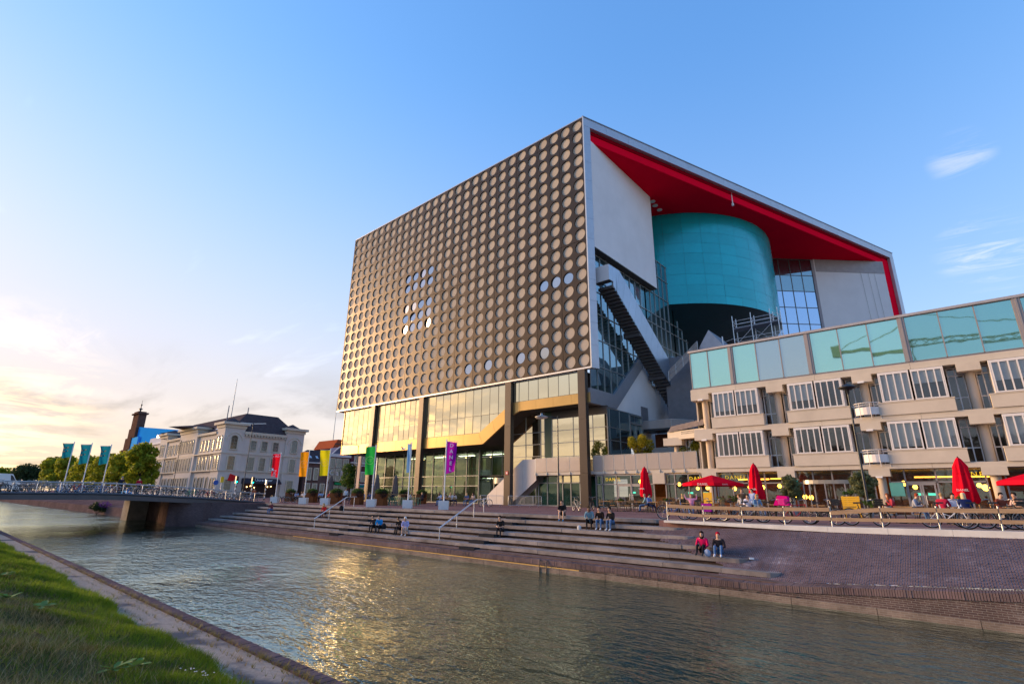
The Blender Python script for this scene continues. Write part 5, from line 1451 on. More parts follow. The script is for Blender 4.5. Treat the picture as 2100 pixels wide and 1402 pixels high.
for y_ in (71.9 + .6, 74.4, 76.4):
    window(h2, (HX + .0, y_, 7.7), uY, 1.2, 2.1, bars=(2, 2)); window(h2, (HX + .0, y_, 4.3), uY, 1.2, 2.9, bars=(1, 1)); window(h2, (HX + .0, y_, .8), uY, 1.3, 2.3, bars=(1, 1))
letters('Café', 1.75, WTRIM, h2, (HX + .35, 74.3, 6.2), xdir=(0, 1, 0), updir=(0, 0, 1), depth=.05, spacing=1.7, name='cafe_lettering')
m = MB(); m.prism([(HX + .1, 73.6, 3.9), (HX + 1.1, 73.6, 3.2), (HX + .1, 73.6, 3.2)], (0, 0, 0), (0, 2.1, 0)); m.build('green_awning', pbr('green_awning', (.02, .22, .07), .7), h2, world=True)
h3 = thing('striped_house', (HX, 80, 0), 'maroon house with white stone bands beside the hall', 'house')
m = MB(); m.box(-139, HX, 77.8, 86, 0, 11.6); m.build('wall', BRP, h3, world=True)
for z_ in (3.4, 6.6, 8.3, 9.0, 10.9):
    m = MB(); m.box(HX - .05, HX + .1, 77.8, 86, z_, z_ + .25); m.build('stone_band', WTRIM, h3, world=True)
for y_ in (79.6, 82.2, 84.5):
    window(h3, (HX + .0, y_, 8.9), uY, 1.1, 1.9, bars=(2, 1)); window(h3, (HX + .0, y_, 4.3), uY, 1.2, 2.2, bars=(1, 2)); window(h3, (HX + .0, y_, .6), uY, 1.6, 2.4, bars=(1, 1))
m = MB(); m.box(HX + .05, HX + .5, 78.4, 85.5, 2.7, 3.3); m.build('teal_fascia', pbr('teal_fascia', (.01, .20, .21), .6), h3, world=True)
h4 = thing('gabled_house', (-142, 73, 0), 'house with orange tiled gable roof rising behind the cafe', 'house')
m = MB(); m.box(-152, -141, 81.5, 92, 0, 14.0); m.build('wall', BRW, h4, world=True)
m = MB(); m.prism([(-140.6, 81, 13.9), (-140.6, 92, 13.9), (-140.6, 90.5, 16.6), (-140.6, 82.6, 16.6)], (0, 0, 0), (-11, 0, 0)); m.build('roof', pbr('orange_tiles', (.36, .095, .04), .8, var=.2, vscale=3), h4, world=True)
# ================================================================== blue building with brick stepped gable and chimney
bl = thing('blue_building', (-250, 70, 0), 'tall bright blue wall behind the trees with a brick stepped gable and chimney', 'building')
BLUEW = pbr('blue_wall', (.02, .24, .72), .7, var=.05, vscale=.1)
k_ = 70 / 60
def bz(z): return 1.1 + (z - 1.1)
m = MB(); m.prism([(-261, 60, 0), (-200, 60, 0), (-200, 60, 21.2), (-206, 60, 21.8), (-260.4, 60, 27.0)], (0, 0, 0), (0, 14, 0)); m.build('wall', BLUEW, bl, world=True)
m = MB(); m.box(-267.5, -255, 59.2, 59.95, 0, 22.6); m.build('lower_wall', pbr('light_blue_wall', (.07, .36, .80), .7), bl, world=True)
GB = brick('gable_brick', (.10, .055, .04), (.13, .07, .05), (.10, .08, .07), .22, .07, .01, var=.25)
m = MB(); m.box(-276, -267.4, 58.8, 62, 0, 18); m.box(-273, -264, 58.9, 62, 17.9, 22.7); m.box(-270.6, -260.4, 59.0, 62, 22.6, 26.6); go_ = m.build('stepped_gable', GB, bl, world=True)
m = MB(); m.box(-269.5, -261.3, 59.2, 62, 26.6, 32.6); m.build('chimney', GB, go_)
m = MB(); m.box(-270.3, -260.4, 58.6, 62.5, 32.6, 33.2); m.box(-268.5, -262.3, 59, 62, 33.2, 33.8); m.build('chimney_cap', GB, go_)
m = MB(); m.lathe((-265.3, 60.3, 33.7), [(.5, 0), (.25, 1.0), (.9, 1.4), (.2, 1.8), (.15, 3.0), (.45, 3.2), (.08, 3.6), (.05, 5.2)], 8); m.build('finial', DARKM, go_)
m = MB(); m.box(-231.5, -228.5, 59.7, 60.0, 19.6, 21.6); m.build('window', OLDGL, bl, world=True)
gw = thing('white_gabled_house', (-193, 52, 0), 'pale house with white dormer half hidden behind the trees', 'house')
m = MB(); m.box(-210, -176, 50.4, 54, 0, 15.4); m.build('wall', CREAM, gw, world=True)
m = MB(); m.box(-210.6, -175, 50, 54.4, 15.4, 16.0); m.build('cornice', WTRIM, gw, world=True)
m = MB(); m.prism([(-202, 50.2, 16), (-187, 50.2, 16), (-188, 50.2, 17.6), (-201, 50.2, 17.6)], (0, 0, 0), (0, 4, 0)); m.build('dormer', pbr('pale_dormer', (.55, .56, .62), .6), gw, world=True)
for nm, x_, y_, z0_, z1_ in (('radio_mast', -300, 110, 0, 62), ('radio_mast', -330, 190, 0, 66)):
    m = MB(); m.tube([(x_, y_, z0_), (x_, y_, z1_)], [.5, .12], 6); o = m.build(nm, GRIDM)
    tag(o, 'thin radio mast rising behind the cream building, %s one' % ('left' if y_ == 110 else 'right'), 'mast')
# far hedge line and low roofs at the left horizon
rsl = random.Random(5)
m = MB()
for k in range(30):
    x_ = -420 - k * 14; w_ = rsl.uniform(8, 16); h_ = rsl.uniform(5, 9)
    m.box(x_ - w_, x_, -70 - k * 3, -60, -1, h_)
fr = thing('row_of_roofs', (-500, -60, 0), 'long low dark building line on the far left horizon', 'building')
m.build('wall', pbr('far_roof', (.08, .065, .085), .8), fr, world=True)
# ================================================================== bicycles
RUBBER = pbr('tyre_rubber', (.018, .018, .018), .8)
CHROME = pbr('chrome', (.40, .40, .41), .3, .9)
def bike_mats(col): return pbr('bike_paint_%d%d%d' % tuple(int(c * 99) for c in col), col, .4, .2, var=.05)
TYRE = MB(); TYRE.tube([(.335 * math.cos(a), 0, .335 * math.sin(a)) for a in lin(0, 2 * math.pi, 24)[:-1]], .024, 6, closed=True); TYRE = TYRE.mesh('tyre', RUBBER)
RIM = MB(); RIM.tube([(.305 * math.cos(a), 0, .305 * math.sin(a)) for a in lin(0, 2 * math.pi, 24)[:-1]], .014, 5, closed=True); RIM.tube([(0, -.045, 0), (0, .045, 0)], .022, 6)
RIM = RIM.mesh('rim', CHROME)
SPK = MB()
for k in range(14):
    a = 2 * math.pi * k / 14; SPK.tube([(0, .02 * (-1) ** k, 0), (.30 * math.cos(a), 0, .30 * math.sin(a))], .0035, 3, cap=False)
SPK = SPK.mesh('spokes', CHROME)
FRAME_MESH = {}
def frame_mesh(col, step):
    key = (col, step)
    if key in FRAME_MESH: return FRAME_MESH[key]
    m = MB(); r = .019
    bb = (-.08, 0, .29); st = (-.20, 0, .84); hd = (.36, 0, .86); hb = (.40, 0, .70); rw = (-.53, 0, .34); fwh = (.53, 0, .34)
    m.tube([bb, st], r, 6); m.tube([bb, hb], r, 6); m.tube([hd, hb], r + .004, 6)
    if not step: m.tube([(-.185, 0, .78), (.365, 0, .83)], r, 6)
    else: m.tube([(-.14, 0, .52), (.1, 0, .42), (.38, 0, .76)], r, 6)
    for s_ in (-.05, .05):
        m.tube([(-.18, s_ * .4, .72), (rw[0], s_, rw[2])], .011, 5); m.tube([bb, (rw[0], s_, rw[2])], .012, 5)
        m.tube([hb, (.45, s_, .60), (fwh[0], s_, fwh[2])], .013, 5)
    FRAME_MESH[key] = m.mesh('frame', bike_mats(col)); return FRAME_MESH[key]
SADDLE = MB(); SADDLE.prism([(-.34, -.09, .90), (-.34, .09, .90), (-.12, .035, .91), (-.05, 0, .91), (-.12, -.035, .91)], (0, 0, -.02), (0, 0, .035)); SADDLE.tube([(-.205, 0, .82), (-.215, 0, .90)], .013, 5); SADDLE = SADDLE.mesh('saddle', BLACK)
BAR = MB(); BAR.tube([(.36, 0, .86), (.345, 0, 1.0)], .014, 6); BAR.tube([(.16, -.27, 1.02), (.30, -.24, 1.05), (.37, -.08, 1.02), (.345, 0, 1.0), (.37, .08, 1.02), (.30, .24, 1.05), (.16, .27, 1.02)], .012, 5); BAR = BAR.mesh('handlebar', CHROME)
FEND = MB()
for cx_, a0, a1 in ((-.53, -.3, 2.6), (.53, .5, 2.9)):
    pts = [(cx_ + .375 * math.cos(a), 0, .34 + .375 * math.sin(a)) for a in lin(a0, a1, 12)]
    for p, q in zip(pts[:-1], pts[1:]): FEND.bar(p, q, .05, .006)
FEND_M = {}
def fend(col):
    if col not in FEND_M:
        me = FEND.mesh('mudguard', bike_mats(col)); FEND_M[col] = me
    return FEND_M[col]
RACK = MB()
for s_ in (-.06, .06): RACK.tube([(-.26, s_, .74), (-.80, s_, .74), (-.53, s_ * 1.2, .36)], .008, 5)
for x_ in (-.4, -.6, -.78): RACK.tube([(x_, -.06, .74), (x_, .06, .74)], .007, 5)
RACK = RACK.mesh('luggage_rack', BLACK)
CRANK = MB(); CRANK.tube([(-.08, .05, .29), (.06, .06, .20)], .012, 5); CRANK.tube([(-.08, -.05, .29), (-.22, -.06, .38)], .012, 5); CRANK.box(.02, .1, .06, .15, .185, .205); CRANK.box(-.26, -.18, -.15, -.06, .37, .39); CRANK.lathe((-.08, 0, .29), [(.001, -.03), (.001, .03)], 4)
CRANK = CRANK.mesh('pedals', BLACK)
CRATE = MB()
for z_ in (.86, .95, 1.04): 
    for a, b in (((.42, -.17), (.42, .17)), ((.42, .17), (.70, .17)), ((.70, .17), (.70, -.17)), ((.70, -.17), (.42, -.17))): CRATE.bar((*a, z_), (*b, z_), .02, .06)
CRATE.box(.42, .70, -.17, .17, .82, .84)
def bicycle(loc, rz, col, label, group, step=True, crate=None, fcol=None, lean=.0, simple=False):
    t = thing('bicycle', loc, label, 'bicycle', group, rz)
    t.rotation_euler[0] = lean
    for x_ in (-.53, .53):
        w = put('wheel', RIM, t, (x_, 0, .355)); put('tyre', TYRE, w)
        if not simple: put('spokes', SPK, w)
    put('frame', frame_mesh(col, step), t, (0, 0, .015)); put('saddle', SADDLE, t, (0, 0, .015)); put('handlebar', BAR, t, (0, 0, .015)); put('pedals', CRANK, t, (0, 0, .015))
    put('mudguard', fend(fcol or col), t, (0, 0, .015)); put('luggage_rack', RACK, t, (0, 0, .015))
    if crate:
        key = ('crate', crate)
        if key not in FEND_M: FEND_M[key] = CRATE.mesh('crate', bike_mats(crate))
        put('crate', FEND_M[key], t, (0, 0, .015))
    return t
BK, GY, WH, RD, GN, BU, PK = (.02, .02, .02), (.28, .29, .30), (.72, .72, .72), (.42, .02, .03), (.05, .38, .14), (.05, .12, .30), (.62, .02, .26)
FENCEB = 'bicycles parked behind the wooden fence'
fb = [(-11.35, 25.4, .15, BU, 'blue bicycle at the left end of the wooden fence', True, None),
      (-10.35, 26.6, .5, BK, 'black bicycle behind the fence beside the waving person', True, None),
      (-9.6, 26.2, -.4, BK, 'black bicycle with purple bag in the second fence bay', False, None),
      (-8.7, 26.5, .3, GY, 'grey step through bicycle behind the second fence bay', True, None),
      (-7.85, 26.0, .1, GY, 'grey bicycle with white mudguards behind the third fence bay', True, None),
      (-7.0, 26.3, -.15, BK, 'black bicycle with pink crate behind the third fence bay', True, PK),
      (-5.95, 26.2, .12, RD, 'red bicycle behind the fourth fence bay', False, None),
      (-4.95, 26.1, .05, BK, 'black bicycle at the kink in the fence', True, BK),
      (-3.4, 26.0, .05, BK, 'black bicycle with front crate beside the right lamp post', True, BK),
      (-.75, 25.35, .08, WH, 'cream bicycle with white rims standing close to the fence', True, None),
      (.15, 26.0, .0, BK, 'black bicycle right of the cream one behind the fence', True, None),
      (.75, 25.5, .06, BK, 'black sturdy bicycle near the last fence post', False, BK),
      (1.5, 25.6, -.05, GY, 'dark grey bicycle at the right edge of the view', True, None)]
for x_, y_, r_, c_, lb_, stp_, cr_ in fb:
    bicycle((x_ * 1.03, y_ + .85, gz(x_)), r_, c_, lb_, FENCEB, stp_, cr_, fcol=WH if 'white' in lb_ else None, lean=random.uniform(-.08, .08))
bag = MB(); bag.obox((0, 0, 0), (1, 0, 0), (0, 1, 0), (0, 0, 1), .24, .09, .20); o = bag.build('pannier_bag', pbr('purple_bag', (.35, .02, .28), .7)); o.location = (-10.2, 26.9, .62); tag(o, 'purple pannier bag on a bicycle behind the wooden fence', 'bag')
bag = MB(); bag.prism([(-.34, 0, 0), (.34, 0, 0), (.30, 0, .42), (-.12, 0, .46)], (0, -.2, 0), (0, .2, 0)); o = bag.build('crate_cover', pbr('pink_cover', (.72, .01, .22), .6)); o.location = (-6.95, 28.0, .78); tag(o, 'bright pink bag cover on a bicycle behind the fence', 'bag')
bicycle((-22.6, 33.6, 0), 2.55, GY, 'grey bicycle on its stand near the round lantern post', None, False, None)
bicycle((-23.4, 37.0, 0), 1.9, BK, 'dark bicycle parked against the rightmost brown column', None, True, BK)
bicycle((-36.6, 38.3, 0), .15, WH, 'white bicycle leaning on the steel crowd barrier', None, False, None)
BRB = 'bicycles along the bridge railing'
cols = [BK, BK, GY, RD, BK, WH, GY, BK, BU, BK, GY]
rb = random.Random(17)
for k in range(27):
    y_ = 4.6 + k * .86 + rb.uniform(-.15, .15); c_ = cols[rb.randrange(len(cols))]
    if k == 18: c_ = GN
    nm = {BK: 'black', GY: 'grey', RD: 'red', WH: 'white', BU: 'blue', GN: 'bright green'}[c_]
    bicycle((-62.2 + rb.uniform(-.3, .3), y_, deckz(y_) - .05), rb.uniform(-.5, .5) + math.pi / 2 * (.35 if rb.random() < .6 else .9), c_, nm + ' bicycle, %s from the left along the bridge railing' % ORD[k], BRB, rb.random() < .6, None, lean=rb.uniform(-.1, .1), simple=True)
for k in range(22):
    y_ = 5.2 + k * 1.02 + rb.uniform(-.2, .2); c_ = cols[rb.randrange(len(cols))]
    nm = {BK: 'black', GY: 'grey', RD: 'red', WH: 'white', BU: 'blue'}[c_]
    bicycle((-64.0 + rb.uniform(-.3, .3), y_, deckz(y_) - .05), rb.uniform(-.5, .5) + math.pi / 2 * (.35 if rb.random() < .6 else .9), c_, nm + ' bicycle, %s from the left in the second row on the bridge' % ORD[k], 'second row of bicycles on the bridge', rb.random() < .6, None, lean=rb.uniform(-.1, .1), simple=True)
for k, (x_, y_) in enumerate(((-60.8, 28.6), (-59.2, 29.4), (-58.0, 29.2))):
    bicycle((x_, y_, 0), .3 + k * .4, BK, 'black bicycle on the plaza at the foot of the bridge, %s' % ('nearest the railing', 'in the middle', 'furthest right')[k], 'bicycles at the bridge foot', True, simple=True)
# ================================================================== wooden fence
fence = thing('wooden_fence', (-5, 24.3, 0), 'long fence of two wide timber planks on steel posts above the brick slope', 'fence')
FP = [(-11.55, 25.2), (-9.74, 25.2), (-7.98, 25.2), (-6.23, 25.2), (-4.47, 25.2), (-2.76, 25.2), (-1.04, 25.2), (.65, 25.2), (2.4, 25.2), (4.2, 25.2)]
fh = [.88, .76, .76, .78, .79, .80, .82, .82, .82, .82]
for (x_, y_), h_ in zip(FP, fh):
    m = MB(); m.tube([(x_, y_, gz(x_) - .25), (x_, y_, gz(x_) + h_)], .028, 8); m.build('post', GALV, fence, world=True)
for k in range(len(FP) - 1):
    (xa, ya), (xb, yb) = FP[k], FP[k + 1]
    for zc_, w_ in ((.66, .155), (.30, .13)):
        drop = -.13 if k == 4 and zc_ > .5 else 0
        m = MB(); dz = random.uniform(-.012, .012)
        za = gz(xa) + zc_ + (fh[k] - .79) * .5 + dz + drop; zb = gz(xb) + zc_ + (fh[k + 1] - .79) * .5 + dz
        m.bar((xa + .015, ya - .05, za), (xb - .015, yb - .05, zb), .045, w_); m.build('plank', TIMBER, fence, world=True)
# ================================================================== handrails and ladder
for k, (pa, pb_, lb_) in enumerate((((-38.8, 21.5, -.80), (-40.3, 25.1, .82), 'left steel double handrail running down the stone steps'), ((-24.3, 21.5, -.82), (-24.75, 25.1, .82), 'right steel double handrail running down the stone steps'))):
    t = thing('handrail', (pb_[0], 25.6, 0), lb_, 'handrail', 'handrails on the stone steps')
    A, B = Vector(pa), Vector(pb_); dd_ = (B - A)
    for off in (-.05, .05):
        m = MB(); q = Vector((off, 0, 0)); m.tube([A + q, B + q, B + q + Vector((-.15, 1.0, .02))], .024, 6); m.build('rail', STEELW, t, world=True)
    for f_ in (.02, .45, .92, 1.25):
        p = A + dd_ * min(f_, 1) + (Vector((-.12, .8, 0)) if f_ > 1 else Vector((0, 0, 0)))
        zb_ = 0 if p.y > 25.4 else -.30 * max(0, next((i for i in range(6) if p.y >= STEPY[i]), 5))
        m = MB(); m.tube([(p.x, p.y, zb_ - .05), (p.x, p.y, p.z)], .028, 6); m.build('post', STEELW, t, world=True)
t = thing('water_ladder', (-15.74, 20.5, -2.3), 'small steel ladder on the quay wall down into the water', 'ladder')
for x_ in (-.21, .21):
    m = MB(); m.tube([(x_, .35, .46), (x_, .05, .50), (x_, -.03, .40), (x_, -.03, -.4)], .024, 6); m.build('rail', pbr('rusty_steel', (.10, .075, .06), .6, .4), t)
for z_ in (.42, .18, -.06):
    m = MB(); m.tube([(-.21, -.03, z_), (.21, -.03, z_)], .018, 6); m.build('rung', pbr('rusty_steel', (.10, .075, .06), .6, .4), t)
# ================================================================== flags
def flag(loc, h, label, group, col, poly, name='flagpole', base='cube', lettering=None, motif=None, top=None, tilt=(0, 0)):
    """poly: banner width, length, side (+1 right of the pole, -1 left), slant"""
    t = thing(name, loc, label, 'flag', group)
    if base == 'cube':
        m = MB(); s = .37; m.add([(-s, -s, 0), (s, -s, 0), (s, s, 0), (-s, s, 0), (-s * 1.06, -s * 1.06, .64), (s * 1.06, -s * 1.06, .64), (s * 1.06, s * 1.06, .64), (-s * 1.06, s * 1.06, .64)],
              [(3, 2, 1, 0), (4, 5, 6, 7), (0, 1, 5, 4), (1, 2, 6, 5), (2, 3, 7, 6), (3, 0, 4, 7)])
        o = m.build('base', pbr('white_concrete', (.70, .69, .67), .75, var=.06, vscale=2, dirt=.1), t); o.rotation_euler = (0, 0, .78)
    else:
        m = MB(); m.lathe((0, 0, 0), [(.5, 0), (.55, .35), (.35, .7), (.1, .72)], 10); m.build('base', pbr('blue_base', (.10, .20, .34), .6), t)
    m = MB(); m.tube([(0, 0, .3), (tilt[0], tilt[1], h)], .045, 8); m.lathe((tilt[0], tilt[1], h), [(.05, 0), (.06, .05), (.0, .1)], 8); m.build('pole', WHITE, t)
    w_, ln_, sd_, sl_ = poly
    zt = h - .10
    V = []; nu, nv = 8, 14
    ux = Vector((.35 * sd_, .93 * abs(sd_) * 0 + .0, 0))
    di = Vector((sd_ * .80, sd_ * .60 * 0 + -.0, 0)).normalized()
    di = Vector((.62, .78, 0)) * sd_     # banners face the camera
    nrm = Vector((.78, -.62, 0))
    for j in range(nv + 1):
        for i in range(nu + 1):
            u, v = i / nu, j / nv
            wv = .15 * math.sin(u * 6 + v * 3.5 + loc[0]) * u + .07 * math.sin(v * 8 + u * 3 + loc[0] * 2) * u
            P = di * (.05 + w_ * u * (1 - .16 * v * u)) + nrm * wv + Vector((0, 0, zt - ln_ * v + sl_ * u * v * ln_ - .04 * u))
            V.append(P + Vector((tilt[0], tilt[1], 0)) * ((zt - ln_ * v) / h))
    m = MB(); m.add(V, [(j * (nu + 1) + i, j * (nu + 1) + i + 1, (j + 1) * (nu + 1) + i + 1, (j + 1) * (nu + 1) + i) for j in range(nv) for i in range(nu)], 0, True)
    cm = pbr('banner_%s' % label.split()[0] + str(int(col[0] * 99)), col, .75, var=.08, vscale=2)
    tt = cm.node_tree
    if not any(n.type == 'BSDF_TRANSLUCENT' for n in tt.nodes):
        pb2 = tt.nodes['Principled BSDF']; tl = tt.nodes.new('ShaderNodeBsdfTranslucent'); tl.inputs['Color'].default_value = (*col, 1)
        ms = tt.nodes.new('ShaderNodeMixShader'); ms.inputs[0].default_value = .4; tt.links.new(pb2.outputs[0], ms.inputs[1]); tt.links.new(tl.outputs[0], ms.inputs[2]); tt.links.new(ms.outputs[0], tt.nodes['Material Output'].inputs[0])
    bn = m.build('banner', cm, t)
    m = MB(); m.tube([(tilt[0], tilt[1], zt + .02), Vector((tilt[0], tilt[1], zt + .02)) + di * (w_ + .1)], .02, 5); m.build('crossbar', STEELW, t)
    X = di.normalized() * sd_; cen = lambda u, v: di * (.05 + w_ * u * (1 - .12 * v)) + Vector((tilt[0], tilt[1], 0)) * ((zt - ln_ * v) / h) + Vector((0, 0, zt - ln_ * v)) + nrm * .09
    def place(me_txt, size, u, v, rotv=False, mirror=False, mat=WHITE, sp=1.0):
        me = text_mesh(me_txt, size, .004, sp, .004); me.materials.clear(); me.materials.append(mat)
        xd = X * (-1 if mirror else 1); yd = Vector((0, 0, 1)); zd = X.cross(yd)
        R = Matrix((xd, yd, zd)).transposed().to_4x4(); R.translation = cen(u, v); me.transform(R); put('lettering', me, bn)
    if lettering == 'vertical':
        for k, ch in enumerate('DANEL'): place(ch, .40, .46, .12 + .185 * k)
    if lettering == 'cafe': 
        place('CAFÉ', .29, .5, .10, mirror=True); place('K', .26, .36, .72, mirror=True); place('DE', .19, .5, .80, mirror=True); place('ZAAL', .16, .5, .87, mirror=True); place('BAR', .16, .5, .94, mirror=True)
    if motif:
        m = MB(); c = cen(.48, .50); ring = [c + X * .34 * math.cos(a) + Vector((0, 0, .34 * math.sin(a))) for a in lin(0, 2 * math.pi, 28)[:-1]]
        m.tube(ring, .012, 4, closed=True); m.build('ring', pbr('pale_print', motif, .7), bn)
        for a_, b_, z_ in ((-.38, .12, .05), (-.1, .40, .09), (-.18, .2, -.06), (-.05, .12, -.13)):
            m = MB(); m.bar(c + X * a_ * .75 + Vector((0, 0, z_)), c + X * b_ * .75 + Vector((0, 0, z_ + .02)), .008, .05, 0, nrm); m.build('emblem', pbr('pale_print', motif, .7), bn)
    return t
FG = 'banner flags in white tubs along the plaza edge'
flag((-59.7, 28.0, 0), 5.5, 'red flag with white reversed lettering on a pole in a white tub', FG, (.72, .012, .03), (.86, 2.65, -1, .08), lettering='cafe')
flag((-52.6, 27.7, 0), 5.4, 'orange flag with a round white emblem on a pole in a white tub', FG, (.85, .36, .015), (.86, 2.55, -1, .02), motif=(.85, .65, .40))
flag((-48.5, 27.8, 0), 5.4, 'lime yellow flag with a faint round emblem on a pole in a white tub', FG, (.66, .62, .015), (.92, 2.5, -1, .0), motif=(.78, .78, .35))
flag((-40.2, 27.5, 0), 5.3, 'green flag with a round pale emblem on a pole in a white tub', FG, (.025, .44, .07), (.86, 2.45, -1, .0), motif=(.55, .80, .55))
flag((-35.2, 27.6, 0), 5.3, 'pale blue flag hanging limp on a pole in a white tub', FG, (.20, .42, .72), (.28, 2.35, -1, .0))
flag((-30.9, 27.7, 0), 5.25, 'purple flag with white vertical lettering on a pole in a white tub', FG, (.36, .012, .42), (.80, 2.5, 1, .10), lettering='vertical')
FG2 = 'teal flags on the bridge'
for k, (y_, nm, tp) in enumerate(((10.2, 'left', 1.3), (11.6, 'middle', 1.8), (13.2, 'right', 1.75))):
    t = flag((-66, y_, deckz(y_) - .05), 4.75, 'teal flag on the bridge, the %s one of three' % nm, FG2, (.012, .21, .29), (.92, tp, -1, -.06), base='tub')
    for f_ in (.25, .5):
        m = MB(); m.bar((-.45, -.62, 4.6 - tp * f_ - .1), (-.2, -.3, 4.6 - tp * f_), .01, .12); m.build('print', pbr('orange_print', (.62, .34, .16), .7), t)
# ================================================================== lamps, posts, signs
def street_lamp(loc, h, label, kind):
    t = thing('street_lamp', loc, label, 'street lamp')
    m = MB(); m.tube([(0, 0, 0), (0, 0, 1.1)], .09, 10); m.tube([(0, 0, 1.1), (0, 0, h)], [.07, .045], 8); m.build('pole', pbr('lamp_post', (.035, .045, .055), .4, .4), t)
    if kind == 'disc':
        d_ = Vector((-.93, -.36, 0)) 
        m = MB(); m.tube([(0, 0, h - .25), d_ * .55 + Vector((0, 0, h - .05)), d_ * 1.0 + Vector((0, 0, h))], .035, 6); m.build('arm', pbr('lamp_post', (.035, .045, .055), .4, .4), t)
        c = d_ * 1.45
        m = MB(); m.lathe((c.x, c.y, h - .05), [(.10, -.14), (.58, .0), (.58, .05), (.25, .16), (.12, .2), (.10, .34)], 20); m.build('lantern', pbr('lamp_head', (.30, .31, .31), .4, .4), t)
        m = MB(); m.lathe((c.x, c.y, h - .20), [(.001, 0), (.45, .06), (.55, .13)], 20); m.build('diffuser', pbr('opal', (.7, .72, .7), .3), t)
    elif kind == 'mushroom':
        m = MB(); m.lathe((0, 0, h - .35), [(.06, -.3), (.10, -.05), (.42, .05), (.50, .12), (.42, .17), (.1, .30), (.04, .36)], 20); m.build('lantern', DARKM, t)
    elif kind == 'double':
        for s_ in (-1, 1):
            m = MB(); d_ = Vector((.6, .8, 0)) * s_; m.bar(d_ * .1 + Vector((0, 0, h)), d_ * 1.9 + Vector((0, 0, h + .1)), .22, .10); m.build('lamp_head', STEELW, t)
    else:
        d_ = Vector((-.6, -.8, 0)); m = MB(); m.tube([(0, 0, h - .3), (d_ * .2) + Vector((0, 0, h)), d_ * 2.4 + Vector((0, 0, h + .05))], .035, 6); m.build('arm', DARKM, t)
        m = MB(); m.bar(d_ * 2.3 + Vector((0, 0, h)), d_ * 3.1 + Vector((0, 0, h + .08)), .28, .12); m.build('lamp_head', DARKM, t)
    return t
street_lamp((-25.95, 36.0, 0), 7.75, 'slender dark lamp post with round disc lantern in front of the hall', 'disc')
street_lamp((-4.45, 36.0, .03), 7.75, 'dark lamp post with flat round lantern in front of the offices', 'mushroom')
street_lamp((-86.3, 35.2, 0), 11.8, 'tall dark lamp post with two white lamp heads before the cream building', 'double')
street_lamp((-61.5, 39.3, 0), 7.4, 'thin lamp post with one long arm left of the hall', 'arm')
street_lamp((-112, 33, 0), 10.5, 'slim dark lamp post beside the canal trees', 'none2')
def traffic_pole(loc, label, lit=True, head=True):
    t = thing('traffic_light' if head else 'bollard_post', loc, label, 'traffic light' if head else 'post')
    for k in range(8):
        m = MB(); m.cyl((0, 0, k * .28), .08, .28, 10); m.build('band', WHITE if k % 2 else BLACK, t)
    if head:
        m = MB(); m.box(-.16, .16, -.16, .16, 2.26, 3.2); m.build('signal_head', BLACK, t)
        m = MB(); m.lathe((.17, -.05, 2.45), [(0, -.1), (.11, 0), (0, .1)], 10); m.build('signal_lamp', glow('green_signal', (.0, .9, .55), 3.0), t)
    else:
        m = MB(); m.box(-.13, .13, -.13, .13, 2.24, 2.9); m.build('cap', STEELW, t)
traffic_pole((-75.5, 29.8, 0), 'striped traffic light showing green nearest the bridge')
traffic_pole((-77, 32.6, 0), 'striped traffic light showing green before the dark awning')
traffic_pole((-78, 35.0, 0), 'black and white banded post with pale cap before the dark awning', head=False)
for x_, y_, z_, c_, lb_, cat_ in ((-75, 27.0, 2.3, (.02, .10, .42), 'round blue traffic sign on a post behind the bridge', 'road sign'), (-92, 34, 3.0, (.75, .55, .02), 'yellow upright board sign at the corner of the cream building', 'road sign')):
    t = thing('traffic_sign', (x_, y_, 0), lb_, cat_)
    m = MB(); m.tube([(0, 0, 0), (0, 0, z_ + .4)], .04, 6); m.build('post', GALV, t)
    m = MB()
    if c_[0] < .5: m.prism([(0, .32 * math.cos(a), z_ + .32 * math.sin(a)) for a in lin(0, 2 * math.pi, 16)[:-1]], (.05, 0, 0), (.08, 0, 0))
    else: m.box(.05, .1, -.25, .25, z_ - .4, z_ + .5)
    m.build('plate', pbr('sign_%d' % int(c_[2] * 99), c_, .5), t)
t = thing('flag_sign', (-124.5, 49.0, 0), 'red and white pennant on the cream building wall', 'flag')
m = MB(); m.prism([(0, -1.6, 5.1), (0, 0, 4.6), (0, -.6, 3.4), (0, -1.9, 3.6)], (0, 0, 0), (.04, 0, 0)); m.build('cloth', pbr('pennant_red', (.6, .03, .03), .7), t)
m = MB(); m.tube([(.0, -1.9, 3.4), (0, -1.6, 5.2)], .03, 5); m.build('staff', WHITE, t)
# steel crowd barriers
def barrier(loc, rz, w, label):
    t = thing('crowd_barrier', loc, label, 'barrier', 'steel crowd barriers by the columns', rz)
    m = MB(); m.tube([(-w / 2, 0, .18), (-w / 2, 0, 1.0), (-w / 2 + .08, 0, 1.06), (w / 2 - .08, 0, 1.06), (w / 2, 0, 1.0), (w / 2, 0, .18), (-w / 2, 0, .18)], .022, 6); m.build('frame', GALV, t)
    for k in range(int(w / .13)):
        x_ = -w / 2 + .13 * (k + .6); m = MB(); m.tube([(x_, 0, .18), (x_, 0, 1.06)], .010, 5); m.build('bar', GALV, t)
    for x_ in (-w / 2 + .3, w / 2 - .3):
        m = MB(); m.tube([(x_, -.3, .02), (x_, 0, .2), (x_, .3, .02)], .018, 5); m.build('foot', GALV, t)
barrier((-37.9, 40.6, 0), .35, 2.6, 'steel crowd barrier left of the middle brown column')
barrier((-33.6, 40.2, 0), .35, 2.6, 'steel crowd barrier right of the middle brown column')
barrier((-33.2, 41.0, 0), .35, 2.6, 'second steel crowd barrier stacked behind the right one')
